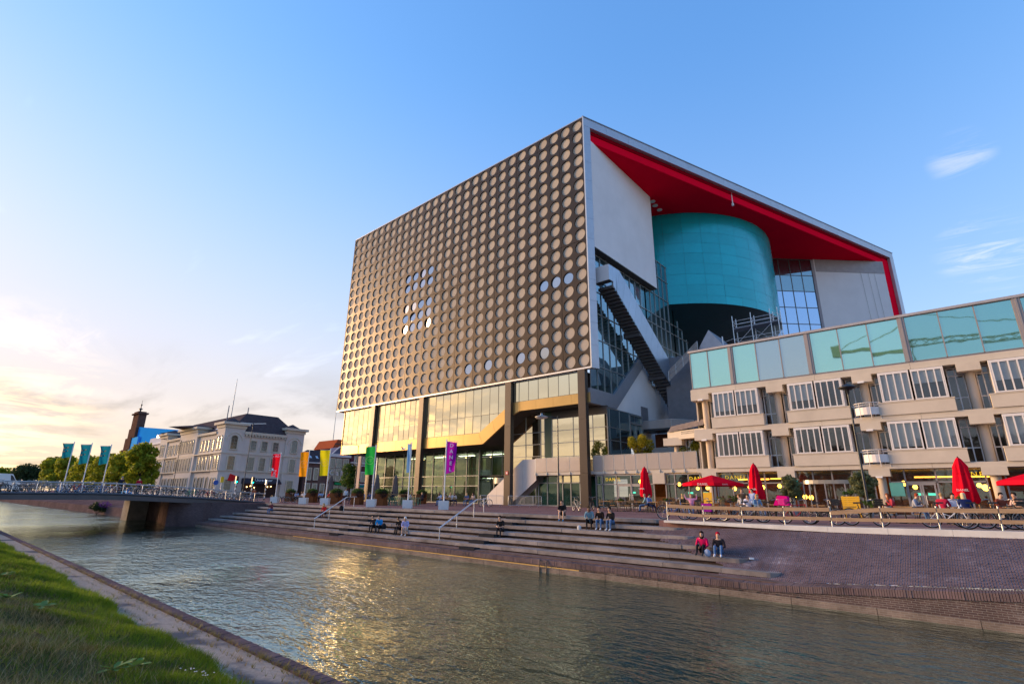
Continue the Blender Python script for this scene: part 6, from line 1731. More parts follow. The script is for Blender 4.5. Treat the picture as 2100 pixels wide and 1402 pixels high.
# ================================================================== parasols
REDC = pbr('red_parasol', (.62, .008, .025), .7, var=.08, vscale=3)
REDC2 = pbr('red_parasol_fold', (.50, .006, .02), .75, var=.1, vscale=3)
GREYC = pbr('grey_parasol', (.14, .12, .115), .75, var=.12, vscale=3)
def closed_parasol(loc, h, r, mat, label, group, lettered=False):
    t = thing('closed_parasol', loc, label, 'parasol', group)
    m = MB(); m.tube([(0, 0, 0), (0, 0, h + .06)], .035, 8); m.build('pole', DARKM, t)
    m = MB(); m.box(-.35, .35, -.35, .35, 0, .07); m.build('foot', DARKM, t)
    n = 32; V = []; prof = [(.05, h), (.14, h - .12), (r * .62, h - .5), (r * .60, h - .62), (r * .80, h - 1.2), (r * .95, h - 1.75), (r * 1.05, h - 2.2), (r * .9, h - 2.35)]
    for k, (rr, z) in enumerate(prof):
        for i in range(n):
            a = 2 * math.pi * i / n; f = 1 + (.22 if k > 1 else .05) * math.cos(8 * a + .25 * k + loc[0]) + .06 * math.sin(3 * a + k)
            zz = z + (.06 * math.cos(8 * a) if k >= 6 else 0)
            V.append((rr * f * math.cos(a), rr * f * math.sin(a), zz))
    m = MB(); m.add(V, [(k * n + i, (k + 1) * n + i, (k + 1) * n + (i + 1) % n, k * n + (i + 1) % n) for k in range(len(prof) - 1) for i in range(n)], 0, True)
    cv = m.build('canopy', mat, t)
    m = MB(); m.tube([(r * .72 * math.cos(a), r * .72 * math.sin(a), h - .85) for a in lin(0, 2 * math.pi, 16)[:-1]], .02, 5, closed=True); m.build('strap', REDC2 if mat == REDC else GREYC, t)
    if lettered:
        for x_, z_ in ((-.08, h - 1.72), (.10, h - 1.72)):
            me = text_mesh('DANEL', .16, .003); me.materials.append(WHITE)
            R = Matrix.Rotation(math.pi / 2, 4, 'X'); R.translation = (x_ * 1.2, -r * 1.16, z_); me.transform(R); put('lettering', me, cv); break
RP = 'closed red parasols on the restaurant terrace'
closed_parasol((-19.87, 39.6, 0), 3.45, .42, REDC, 'closed red parasol between the brown column and the open parasol', RP, True)
closed_parasol((-11.05, 38.5, 0), 3.4, .42, REDC, 'closed red parasol between the open parasol and the left olive tree', RP, True)
closed_parasol((-.15, 37.5, .1), 3.25, .46, REDC, 'closed red parasol in front of the right restaurant window', RP, True)
GP = 'closed grey parasols on the cafe terrace'
closed_parasol((-48.5, 33.7, 0), 3.1, .33, GREYC, 'closed dark grey parasol just right of the green flag', GP)
closed_parasol((-51.0, 38.0, 0), 3.25, .33, GREYC, 'closed dark grey parasol between green and pale blue flags', GP)
closed_parasol((-66.4, 38.6, 0), 3.45, .38, GREYC, 'closed dark grey parasol behind the lime yellow flag', GP)
def open_parasol(loc, h, half, label):
    t = thing('open_parasol', loc, label, 'parasol', 'open red parasols')
    m = MB(); m.tube([(0, 0, 0), (0, 0, h)], .04, 8); m.box(-.45, .45, -.45, .45, 0, .08); m.build('pole', pbr('wood_pole', (.22, .12, .06), .6), t)
    n = 8; rim = []
    m = MB(); V = [(0, 0, h)]
    for i in range(n):
        a = 2 * math.pi * (i + .5) / n; V.append((half * 1.06 * math.cos(a), half * 1.06 * math.sin(a), h - .62))
    for i in range(n):
        a = 2 * math.pi * (i + .5) / n; V.append((half * 1.07 * math.cos(a), half * 1.07 * math.sin(a), h - .82))
    m.add(V, [(0, 1 + i, 1 + (i + 1) % n) for i in range(n)]); m.add(V, [(1 + i, 9 + i, 9 + (i + 1) % n, 1 + (i + 1) % n) for i in range(n)])
    cv = m.build('canopy', REDC, t)
    for i in range(n):
        a = 2 * math.pi * (i + .5) / n; m = MB(); m.tube([(0, 0, h - .05), (half * 1.04 * math.cos(a), half * 1.04 * math.sin(a), h - .66)], .015, 5); m.build('rib', pbr('wood_pole', (.22, .12, .06), .6), t)
    for aa in (-math.pi / 2 - .0, 0.0):
        me = text_mesh('DANEL', .22 if aa else .12, .004, 1.2); me.materials.append(WHITE)
        ca = -math.pi / 2 if aa else -math.pi / 4; d_ = half * 1.06 * math.cos(math.pi / 8) + .02
        zx = Vector((math.cos(ca), math.sin(ca), 0)); X = Vector((-math.sin(ca), math.cos(ca), 0))
        R = Matrix((X, Vector((0, 0, 1)), zx)).transposed().to_4x4(); R.translation = zx * d_ + Vector((0, 0, h - .72)); me.transform(R); put('lettering', me, cv)
open_parasol((-14.7, 40.4, 0), 2.76, 2.05, 'open red parasol with white lettering over the restaurant terrace')
open_parasol((3.1, 36.2, .12), 2.55, 2.0, 'open red parasol cut off by the right edge of the view')
# ================================================================== furniture
WOODT = pbr('table_wood', (.40, .24, .11), .6, var=.15, vscale=4, stretch=(1, 6, 6))
GREENP = pbr('green_stool', (.07, .30, .20), .5)
CH_SEAT = MB(); CH_SEAT.box(-.21, .21, -.21, .21, .43, .46); CH_SEAT = CH_SEAT.mesh('seat', WOODT)
CH_BACK = MB(); CH_BACK.box(-.20, .20, .20, .225, .62, .86); CH_BACK = CH_BACK.mesh('backrest', WOODT)
CH_LEG = MB(); CH_LEG.box(-.013, .013, -.013, .013, 0, .43); CH_LEG = CH_LEG.mesh('leg', BLACK)
CH_LEG2 = MB(); CH_LEG2.box(-.013, .013, -.013, .013, 0, .86); CH_LEG2 = CH_LEG2.mesh('leg', BLACK)
def chair(loc, rz, label, group):
    t = thing('chair', loc, label, 'chair', group, rz)
    put('seat', CH_SEAT, t); put('backrest', CH_BACK, t)
    for x_ in (-.19, .19): put('leg', CH_LEG, t, (x_, -.19, 0)); put('leg', CH_LEG2, t, (x_, .195, 0))
TB_TOP = MB(); TB_TOP.box(-.36, .36, -.36, .36, .72, .755); TB_TOP = TB_TOP.mesh('tabletop', WOODT)
TB_LEG = MB(); TB_LEG.tube([(0, 0, .02), (0, 0, .72)], .03, 8); TB_LEG = TB_LEG.mesh('pedestal', BLACK)
TB_FT = MB(); TB_FT.bar((-.26, -.26, .02), (.26, .26, .02), .05, .03); TB_FT.bar((-.26, .26, .021), (.26, -.26, .021), .05, .03); TB_FT = TB_FT.mesh('foot', BLACK)
POT = MB(); POT.lathe((0, 0, 0), [(.07, 0), (.10, .16), (.085, .16)], 10); POT = POT.mesh('pot', pbr('terracotta', (.36, .28, .20), .8))
def table(loc, rz, label, group):
    t = thing('table', loc, label, 'table', group, rz); put('tabletop', TB_TOP, t); put('pedestal', TB_LEG, t); put('foot', TB_FT, t)
rf_ = random.Random(40)
TG, CG = 'square wooden tables on the restaurant terrace', 'wooden chairs on the restaurant terrace'
TPOS = ((-22.0, 37.2), (-20.7, 36.9), (-19.3, 37.3), (-17.9, 37.0), (-16.7, 37.2), (-21.3, 38.9), (-18.6, 39.0))
TO = from_left(TPOS)
for k, (x_, y_) in enumerate(TPOS):
    table((x_, y_, 0), rf_.uniform(-.1, .1), 'square wooden table, %s from the left on the open part of the restaurant terrace' % TO[k], TG)
    for d_ in (-1, 1):
        chair((x_ + d_ * .55, y_ + rf_.uniform(-.15, .15), 0), d_ * -math.pi / 2 + rf_.uniform(-.3, .3), 'wooden chair %s of the %s table from the left, open part of the terrace' % (('left', 'right')[d_ > 0], TO[k]), CG)
TPOS = (((-14.0, 33.6), (-12.4, 33.2), (-10.0, 32.6), (-11.0, 36.2), (-9.0, 34.5), (-2.45, 31.0), (-.55, 30.6), (1.4, 31.4), (-13.6, 37), (-6.6, 34.5)))
TO = from_left(TPOS)
for k, (x_, y_) in enumerate(TPOS):
    table((x_, y_, gz(x_)), rf_.uniform(-.1, .1), 'square wooden table, %s from the left behind the wooden fence' % TO[k], TG + ' behind the fence')
    for d_ in (-1, 1):
        chair((x_ + d_ * .58, y_ + rf_.uniform(-.1, .1), gz(x_)), d_ * -math.pi / 2 + rf_.uniform(-.2, .2), 'wooden chair %s of the %s table from the left behind the fence' % (('left', 'right')[d_ > 0], TO[k]), CG + ' behind the fence')
TPOS = (((-66.5, 34.5), (-63.5, 33.6), (-58.5, 33.2), (-56, 33), (-53.8, 31.9), (-47, 32.4), (-46.0, 34.4), (-40.2, 36.2), (-38.9, 38.4), (-42.0, 38.5)))
TO = from_left(TPOS)
for k, (x_, y_) in enumerate(TPOS):
    table((x_, y_, 0), rf_.uniform(-.2, .2), 'square wooden table, %s from the left on the cafe terrace under the hall' % TO[k], 'tables on the cafe terrace under the hall')
    for d_ in (-1, 1):
        chair((x_ + d_ * .58, y_ + rf_.uniform(-.2, .2), 0), d_ * -math.pi / 2 + rf_.uniform(-.3, .3), 'wooden chair %s of the %s table from the left under the hall' % (('left', 'right')[d_ > 0], TO[k]), 'chairs on the cafe terrace under the hall')
ST_SEAT = MB(); ST_SEAT.cyl((0, 0, .74), .17, .03, 12); ST_SEAT = ST_SEAT.mesh('seat', GREENP)
ST_LEG = MB(); ST_LEG.tube([(.12, .12, .74), (.19, .19, 0)], .014, 5); ST_LEG = ST_LEG.mesh('leg', GREENP)
ST_RING = MB(); ST_RING.tube([(.18 * math.cos(a), .18 * math.sin(a), .28) for a in lin(0, 2 * math.pi, 12)[:-1]], .009, 4, closed=True); ST_RING = ST_RING.mesh('footrest', GREENP)
for k in range(10):
    x_, y_ = -43.9 + .06 * k, 32.1 + .36 * k
    t = thing('bar_stool', (x_, y_, 0), 'green metal bar stool, %s from the front in the row by the pale blue flag' % ORD[k], 'stool', 'green bar stools in a row')
    put('seat', ST_SEAT, t); put('footrest', ST_RING, t)
    for a in range(4): put('leg', ST_LEG, t, rot=(0, 0, a * math.pi / 2))
t = thing('bar_table', (-44.5, 33.8, 0), 'long high wooden bar table behind the green stools', 'table')
m = MB(); m.box(-.3, .3, -2.0, 2.0, 1.05, 1.1); m.build('tabletop', WOODT, t)
for y_ in (-1.8, 0, 1.8):
    m = MB(); m.box(-.25, .25, y_ - .03, y_ + .03, 0, 1.05); m.build('leg', BLACK, t)
# ================================================================== boards, pots
t = thing('menu_board', (-5.3, 36.2, .02), 'tall yellow slatted board with plants on top behind the fence', 'board')
YB = pbr('yellow_board', (.80, .44, .015), .55, var=.06, vscale=3)
for k in range(9):
    m = MB(); m.box(-.42 - .004 * k, .42 + .004 * k, -.05, .05, .30 + k * .105, .395 + k * .105); m.build('slat', YB, t)
for x_ in (-.38, .38):
    m = MB(); m.box(x_ - .04, x_ + .04, .051, .12, 0, 1.25); m.build('leg', YB, t)
t = thing('yellow_easel', (-13.7, 36.5, 0), 'small yellow easel board behind the waving person', 'board')
m = MB(); m.box(-.3, .3, -.03, .0, .6, 1.45); m.build('board', YB, t); m = MB(); m.bar((-.28, .0, 0), (-.2, .02, .6), .04); m.bar((.28, 0, 0), (.2, .02, .6), .04); m.build('legs', BLACK, t)
t = thing('teal_sign', (-10.35, 45.35, 1.45), 'square turquoise notice hanging in the restaurant window', 'sign')
m = MB(); m.box(-.45, .45, -.02, .02, 0, 1.0); m.build('sheet', pbr('turquoise_sheet', (.02, .38, .36), .6), t)
t = thing('teal_sign', (-3.75, 45.35, 1.35), 'pale turquoise notice in the window beside the double door', 'sign')
m = MB(); m.box(-.4, .4, -.02, .02, 0, .9); m.build('sheet', pbr('turquoise_sheet2', (.12, .38, .34), .6), t)
t = thing('planter_box', (-13.0, 38.6, 0), 'rusty brown planter box in front of the restaurant column', 'planter')
RUST = pbr('corten', (.20, .075, .03), .75, var=.3, vscale=2, dirt=.3)
m = MB(); m.box(-.95, .95, -.3, .3, 0, .75); m.build('box', RUST, t)
# gulls
def gull(loc, rz, label):
    t = thing('gull', loc, label, 'bird', None, rz)
    m = MB(); m.tube([(-.22, 0, 0), (-.1, 0, .01), (.06, 0, .02), (.2, 0, .02), (.27, 0, .01)], [.01, .05, .07, .05, .01], 8)
    for s_ in (-1, 1):
        m.add([(.08, s_ * .04, .03), (-.06, s_ * .04, .03), (-.04, s_ * .34, .20), (.10, s_ * .32, .22)], [(0, 1, 2, 3)]); m.add([(.10, s_ * .32, .22), (-.04, s_ * .34, .20), (-.12, s_ * .66, .12)], [(0, 1, 2)])
    m.build('body', WHITE, t)
gull((-49.5, 22.5, 3.1), .9, 'white gull flying in front of the cream building')
gull((-38.2, 29.0, 5.0), .4, 'white gull flying in front of the golden panels')
# van on the bridge
t = thing('van', (-73, 6.6, .86), 'white van crossing the bridge at the left edge', 'van', None, math.pi / 2)
m = MB(); m.prism([(-1.2, 0, .3), (1.2, 0, .3), (1.2, 0, .9), (.85, 0, 1.05), (.45, 0, 1.75), (-1.2, 0, 1.8)], (0, -.8, 0), (0, .8, 0)); m.build('body', WHITE, t)
m = MB(); m.prism([(.42, 0, 1.05), (.80, 0, 1.05), (.46, 0, 1.6), (.3, 0, 1.65)], (0, -.81, 0), (0, .81, 0)); m.build('window', BLACK, t)
for x_ in (-.75, .75):
    for y_ in (-.7, .7):
        m = MB(); m.lathe((0, 0, 0), [(.1, -.1), (.32, -.1), (.34, 0), (.32, .1), (.1, .1)], 16); o = m.build('wheel', RUBBER, t, loc=(x_, y_, .34), rot=(math.pi / 2, 0, 0))
t = thing('facade_totem', (-70.0, 45.2, 0), 'tall pale banner column left of the leftmost brown column', 'sign')
m = MB(); m.box(-.35, .35, -.1, .1, 0, 6.6); m.build('panel', pbr('peach_panel', (.62, .46, .34), .6, var=.1), t)
for k in range(7):
    m = MB(); m.box(.351, .40, -.08, .08, .6 + k * .4, .85 + k * .4); m.build('print', pbr('print_%d' % (k % 3), [(.55, .05, .12), (.6, .45, .05), (.2, .35, .1)][k % 3], .7), t)
# ================================================================== plants and trees
def leaf_mat(name, dark, lite, sub=.3):
    if name in MATS: return MATS[name]
    m, t, b = newmat(name)
    b.inputs['Roughness'].default_value = .6; b.inputs['Specular IOR Level'].default_value = .12
    co = coords(t)
    nz = t.nodes.new('ShaderNodeTexNoise'); nz.inputs['Scale'].default_value = 1.1; nz.inputs['Detail'].default_value = 5
    t.links.new(co, nz.inputs['Vector'])
    rp = t.nodes.new('ShaderNodeValToRGB'); rp.color_ramp.elements[0].position = .32; rp.color_ramp.elements[0].color = (*dark, 1)
    rp.color_ramp.elements[1].position = .68; rp.color_ramp.elements[1].color = (*lite, 1)
    t.links.new(nz.outputs['Fac'], rp.inputs[0]); t.links.new(rp.outputs[0], b.inputs['Base Color'])
    tl = t.nodes.new('ShaderNodeBsdfTranslucent'); t.links.new(rp.outputs[0], tl.inputs['Color'])
    ms = t.nodes.new('ShaderNodeMixShader'); ms.inputs[0].default_value = sub
    t.links.new(b.outputs[0], ms.inputs[1]); t.links.new(tl.outputs[0], ms.inputs[2]); t.links.new(ms.outputs[0], t.nodes['Material Output'].inputs[0])
    MATS[name] = m
    return m
BARK = pbr('bark', (.075, .055, .04), .9, var=.3, vscale=6, bump=.3)
def leaves(clumps, n, size, r, elong=1.4):
    """clumps: list of (centre, radius vector); n leaves spread over clump shells"""
    V = np.zeros((n, 4, 3)); w = np.array([c[1][0] * c[1][1] + c[1][2] * c[1][0] for c in clumps]); w = w / w.sum()
    idx = r.choice(len(clumps), n, p=w)
    for k in range(n):
        c, rad = clumps[idx[k]]
        d = r.normal(size=3); d /= np.linalg.norm(d)
        rr = r.uniform(.45, 1.08) ** .6
        p = np.array(c) + d * np.array(rad) * rr
        nn = d + r.normal(size=3) * .7; nn /= np.linalg.norm(nn)
        a = np.cross(nn, r.normal(size=3)); a /= np.linalg.norm(a) + 1e-9; b = np.cross(nn, a)
        s = size * r.uniform(.6, 1.3)
        V[k] = (p - a * s * elong, p - b * s * .6, p + a * s * elong, p + b * s * .6)
    return V.reshape(-1, 3)
def quads_mesh(name, V, mat):
    n = len(V) // 4
    me = bpy.data.meshes.new(name); me.vertices.add(4 * n); me.loops.add(4 * n); me.polygons.add(n)
    me.vertices.foreach_set('co', V.reshape(-1).astype(np.float32)); me.loops.foreach_set('vertex_index', np.arange(4 * n, dtype=np.int32))
    me.polygons.foreach_set('loop_start', np.arange(0, 4 * n, 4, dtype=np.int32)); me.materials.append(mat); me.update(); return me
def tree(loc, h, cw_, mat, label, group=None, seed=1, n=3500, leaf=.22, trunk=.3, name='tree', low=.25, cat='tree'):
    r = np.random.default_rng(seed)
    t = thing(name, loc, label, cat, group)
    m = MB(); top = h * .55
    m.tube([(0, 0, -.1), (.05 * h * r.normal() * .3, 0, top * .5), (0, 0, top)], [trunk, trunk * .75, trunk * .45], 8)
    cl = []
    nb = 13
    for k in range(nb):
        a = 2.4 * k + r.uniform(-.4, .4); f = (k + .5) / nb
        z = h * (low + .12 + (1 - low - .22) * f); rad = cw_ * (1 - .65 * abs(f - .42)) * r.uniform(.35, .7)
        c = (rad * math.cos(a), rad * math.sin(a), z)
        cr_ = cw_ * r.uniform(.28, .46)
        cl.append((c, (cr_, cr_, cr_ * .8)))
        m.tube([(0, 0, min(top, z * .62)), (c[0] * .5, c[1] * .5, z * .86), (c[0] * .9, c[1] * .9, z)], [trunk * .4, trunk * .22, trunk * .07], 5)
    cl.append(((0, 0, h * .90), (cw_ * .30, cw_ * .30, h * .10)))
    m.build('trunk', BARK, t)
    put('crown', quads_mesh('crown', leaves(cl, n, leaf, r), mat), t)
    return t
LIME = leaf_mat('lime_leaves', (.11, .15, .014), (.40, .41, .03), .5)
DARKL = leaf_mat('dark_leaves', (.018, .032, .014), (.05, .075, .025), .25)
OLIVE = leaf_mat('olive_leaves', (.045, .065, .025), (.22, .24, .11), .2)
YELG_ = leaf_mat('bamboo_leaves', (.10, .12, .01), (.46, .38, .03), .4)
MIDG = leaf_mat('mid_leaves', (.03, .07, .015), (.11, .19, .03), .35)
TRG = 'trees along the canal quay'
for k, (x_, y_, h_, w_, mt, lb_) in enumerate((
        (-126, 31, 11.6, 4.6, LIME, 'bushy lime green tree nearest the cream building'),
        (-143, 32, 10.6, 5.0, LIME, 'lime green tree second from the cream building'),
        (-163, 33, 11.2, 5.4, LIME, 'lime green tree behind the right bridge flag'),
        (-184, 33, 11.4, 5.4, LIME, 'lime green tree between the middle and right bridge flags'),
        (-206, 32, 12.2, 5.6, LIME, 'tall lime green tree behind the middle bridge flag'),
        (-236, 33, 13.2, 6.0, LIME, 'lime green tree behind the left bridge flag'),
        (-262, 30, 10.6, 7.0, DARKL, 'dark green tree left of the left bridge flag'),
        (-285, 31, 10.9, 6.0, DARKL, 'dark green round tree further along the quay'),
        (-300, 25, 10.4, 6.5, LIME, 'light green tree near the end of the quay row'),
        (-345, 28, 10.2, 7.0, DARKL, 'last low dark tree at the far left of the quay'))):
    tree((x_, y_, 0), h_ * .92, w_ * .92, mt, lb_, TRG, seed=50 + k, low=.10, n=4600, leaf=.28 if x_ > -200 else .36, trunk=.28)
tree((-76, 47.5, 0), 5.9, 1.9, MIDG, 'young green street tree in front of the striped house', None, 77, 1500, .16, .1)
def olive(loc, h, w_, label, seed):
    t = tree(loc, h, w_, OLIVE, label, 'potted olive trees at the restaurant', seed, 5200, .050, .06, name='olive_tree', low=.30)
    m = MB(); m.lathe((0, 0, 0), [(.26, 0), (.36, .55), (.32, .55), (.30, .45)], 16); m.build('pot', pbr('grey_pot', (.26, .25, .25), .8), t)
olive((-9.5, 41.0, 0), 2.75, .78, 'potted olive tree in front of the round restaurant entrance', 91)
olive((-5.2, 41.5, 0), 2.95, .85, 'potted olive tree behind the right lamp post', 92)
def bush(loc, h, w_, mat, label, seed, n=900, leaf=.07, cat='plant', group=None, name='shrub', up_=.5):
    r = np.random.default_rng(seed)
    t = thing(name, loc, label, cat, group)
    m = MB(); cl = []
    for k in range(11):
        a = r.uniform(0, 6.28); q = r.uniform(.1, 1) * w_; z = h * r.uniform(.35, .92)
        m.tube([(0, 0, 0), (q * .5 * math.cos(a), q * .5 * math.sin(a), z * .6), (q * math.cos(a), q * math.sin(a), z)], [.02, .014, .006], 4)
        cl.append(((q * math.cos(a), q * math.sin(a), z), (w_ * .35, w_ * .35, h * .22)))
    m.build('stems', BARK, t); put('foliage', quads_mesh('foliage', leaves(cl, n, leaf, r, 2.2), mat), t)
    return t
TP = 'shrubs in pots on the raised terrace'
bush((-29.0, 47.6, 4.3), 2.3, .75, YELG_ if False else leaf_mat('yellow_green', (.05, .08, .01), (.26, .26, .03), .4), 'yellow green shrub on the terrace right of the rightmost column', 61, 1300, .06, group=TP)
bush((-24.0, 47.7, 4.0), 2.9, 1.25, YELG_, 'large golden bamboo shrub in the middle of the raised terrace', 62, 2400, .07, group=TP)
bush((-18.6, 47.6, 4.2), 2.3, 1.05, leaf_mat('yellow_green2', (.05, .08, .01), (.30, .30, .03), .4), 'golden green shrub at the office end of the raised terrace', 63, 2000, .07, group=TP)
PLG = 'rusty planters with clipped green plants'
for k, (x_, y_, lb_) in enumerate(((-69.0, 34.4, 'rusty planter with plant right of the red flag'), (-60.2, 32.7, 'rusty planter with plant right of the orange flag'), (-51.6, 30.8, 'rusty planter with plant right of the lime yellow flag'),
        (-48.3, 31.3, 'rusty planter with plant left of the green flag'), (-44.3, 31.4, 'rusty planter with plant right of the green flag'), (-50.5, 39.0, 'rusty planter with plant behind the bar stools'), (-50.0, 41.2, 'rusty planter with plant left of the purple flag'))):
    t = thing('planter', (x_, y_, 0), lb_, 'planter', PLG, .5)
    m = MB(); s_ = .5; m.add([(-s_, -s_, 0), (s_, -s_, 0), (s_, s_, 0), (-s_, s_, 0), (-s_ * .96, -s_ * .96, 1.15), (s_ * .96, -s_ * .96, 1.15), (s_ * .96, s_ * .96, 1.15), (-s_ * .96, s_ * .96, 1.15)], [(3, 2, 1, 0), (4, 5, 6, 7), (0, 1, 5, 4), (1, 2, 6, 5), (2, 3, 7, 6), (3, 0, 4, 7)])
    m.build('box', RUST, t)
    r = np.random.default_rng(70 + k)
    put('plant', quads_mesh('plant', leaves([((0, 0, 1.28), (.62, .62, .34))], 900, .05, r, 2.0), MIDG), t)
    put('trailing_plant', quads_mesh('trailing_plant', leaves([((.35, -.35, 1.05), (.35, .35, .4))], 260, .05, r, 2.0), pbr('dark_trailing', (.06, .035, .03), .8)), t)
for k, (x_, y_, z_, s_, lb_) in enumerate(((-21.4, 38.2, .6, .3, 'small green pot plant among the left terrace tables'), (-17.6, 38.4, .62, .3, 'small pot plant beside the closed parasol'), (-12.6, 38.4, .75, .4, 'green plant in the rusty planter box'), (-13.6, 38.5, .75, .38, 'dark green plant in the rusty planter box'),
        (-11.7, 33.4, .76, .22, 'small dry pot plant on a table behind the fence'), (-10.7, 33.9, .76, .2, 'small green pot plant on a table behind the fence'), (-5.3, 36.2, 1.25, .38, 'green plant on top of the yellow board'), (-3.0, 31.3, .78, .18, 'green pot plant on the table beside the woman in plaid'), (-.3, 33.5, .7, .45, 'white flowering plant in a grey trough behind the fence'), (-3.9, 32.5, .55, .40, 'white flowers in a bicycle basket by the lamp post'))):
    bush((x_, y_, z_ + gz(x_)), s_ * 1.2, s_ * .8, MIDG if k != 4 else STRAW, lb_, 100 + k, 260, .03, group='small pot plants on the terrace', name='pot_plant')
bush((-99, 19.9, -2.3), 1.6, 1.2, DARKL, 'dark bush with purple flowers at the waterline beyond the bridge', 120, 900, .09)
r = np.random.default_rng(5)
pf = quads_mesh('flowers', leaves([((0, .3, 1.3), (1.6, .8, .5))], 500, .05, r), pbr('purple_flower', (.20, .05, .22), .7)); o = put('purple_flowers', pf); o.location = (-98, 20.2, -2.2); tag(o, 'mass of purple flowers on the quay wall beyond the bridge', 'flowers')
# dock leaves and white flowers in the grass
def weed(x, s, label, seed):
    r = random.Random(seed); y, z = bank_h(x, s)
    t = thing('dock_plant', (x, y, z + .07), label, 'plant', 'broad leaved weeds in the grass bank')
    for k in range(9):
        a = r.uniform(0, 6.28); ln = r.uniform(.16, .34); e = r.uniform(.2, .9); w = ln * .36
        d = Vector((math.cos(a), math.sin(a), e)); d.normalize(); sd_ = Vector((-math.sin(a), math.cos(a), 0))
        m = MB(); P = [Vector((0, 0, .02)), d * ln * .35 + sd_ * w * .6, d * ln * .75 + sd_ * w * .55 - Vector((0, 0, .02)), d * ln - Vector((0, 0, .05)), d * ln * .75 - sd_ * w * .55 - Vector((0, 0, .02)), d * ln * .35 - sd_ * w * .6]
        m.add(P, [(0, 1, 2, 3, 4, 5)]); m.build('leaf', leaf_mat('dock_leaf', (.07, .17, .04), (.15, .30, .08), .3), t)
DK = ((-6.1, .42), (-6.4, .36), (-6.9, .55), (-9.4, .38), (-9.8, .30), (-14.5, .40), (-15.5, .5), (-8.2, .75), (-20, .45), (-5.6, .30))
DO = from_left([(x_, bank_h(x_, s_)[0]) for x_, s_ in DK])
for k, (x_, s_) in enumerate(DK):
    weed(x_, s_, 'clump of broad dock leaves, %s from the left in the grass bank' % DO[k], 200 + k)
m = MB(); rw_ = random.Random(3)
for cxx, s_ in ((-7.2, .28), (-6.3, .22), (-5.7, .30), (-9.0, .18)):
    for k in range(14):
        x_ = cxx + rw_.gauss(0, .16); y, z = bank_h(x_, s_ + rw_.gauss(0, .03)); z += rw_.uniform(.10, .18)
        m.lathe((x_, y, z), [(.0, -.006), (.014, 0), (0, .008)], 6)
tag(m.build('white_flowers', WHITE), kind='stuff')

# trees and a tower crane on the near side, behind the viewer; the office glass mirrors them
for k, (x_, y_, h_, w_) in enumerate(((-34, -34, 10, 5), (-22, -38, 12, 5.5), (-9, -36, 11, 5.5), (5, -39, 12.5, 6), (18, -36, 11, 5.5), (32, -38, 12, 6), (-50, -36, 11, 5.5))):
    tree((x_, y_, .1), h_, w_, DARKL, 'dark green tree mirrored in the office windows', 'trees mirrored in the office glass', seed=300 + k, n=1800, leaf=.42, trunk=.3)
cr = thing('tower_crane', (-4, -60, .15), 'yellow tower crane mirrored in the green office glass', 'crane')
YC = pbr('crane_yellow', (.55, .36, .02), .5)
def truss(name, A, B, w, n, mat):
    A, B = Vector(A), Vector(B); d = (B - A).normalized(); a = d.cross(Vector((0, 1, .001))).normalized() * w; b = d.cross(a).normalized() * w
    m = MB(); C4 = [a + b, a - b, -a - b, -a + b]
    for c in C4: m.bar(A + c, B + c, .16)
    for k in range(n):
        p, q = A + (B - A) * k / n, A + (B - A) * (k + 1) / n
        for i in range(4): m.bar(p + C4[i], q + C4[(i + 1) % 4], .09)
    m.build(name, mat, cr, world=True)
truss('mast', (-4, -60, .2), (-4, -60, 36), .8, 18, YC); truss('jib', (-4, -60, 36), (44, -60, 36), .6, 24, YC)
m = MB(); m.bar((-4, -60, 36.8), (-20, -60, 37.2), .8, .9); m.box(-20, -17, -60.8, -59.2, 34.4, 36.8); m.build('counter_jib', YC, cr, world=True)
m = MB(); m.bar((-4, -60, 36), (-4.5, -60, 43.5), .5); m.bar((-4.5, -60, 43.5), (-18, -60, 37.4), .14); m.bar((-4.5, -60, 43.5), (26, -60, 36.8), .14); m.build('tie', YC, cr, world=True)
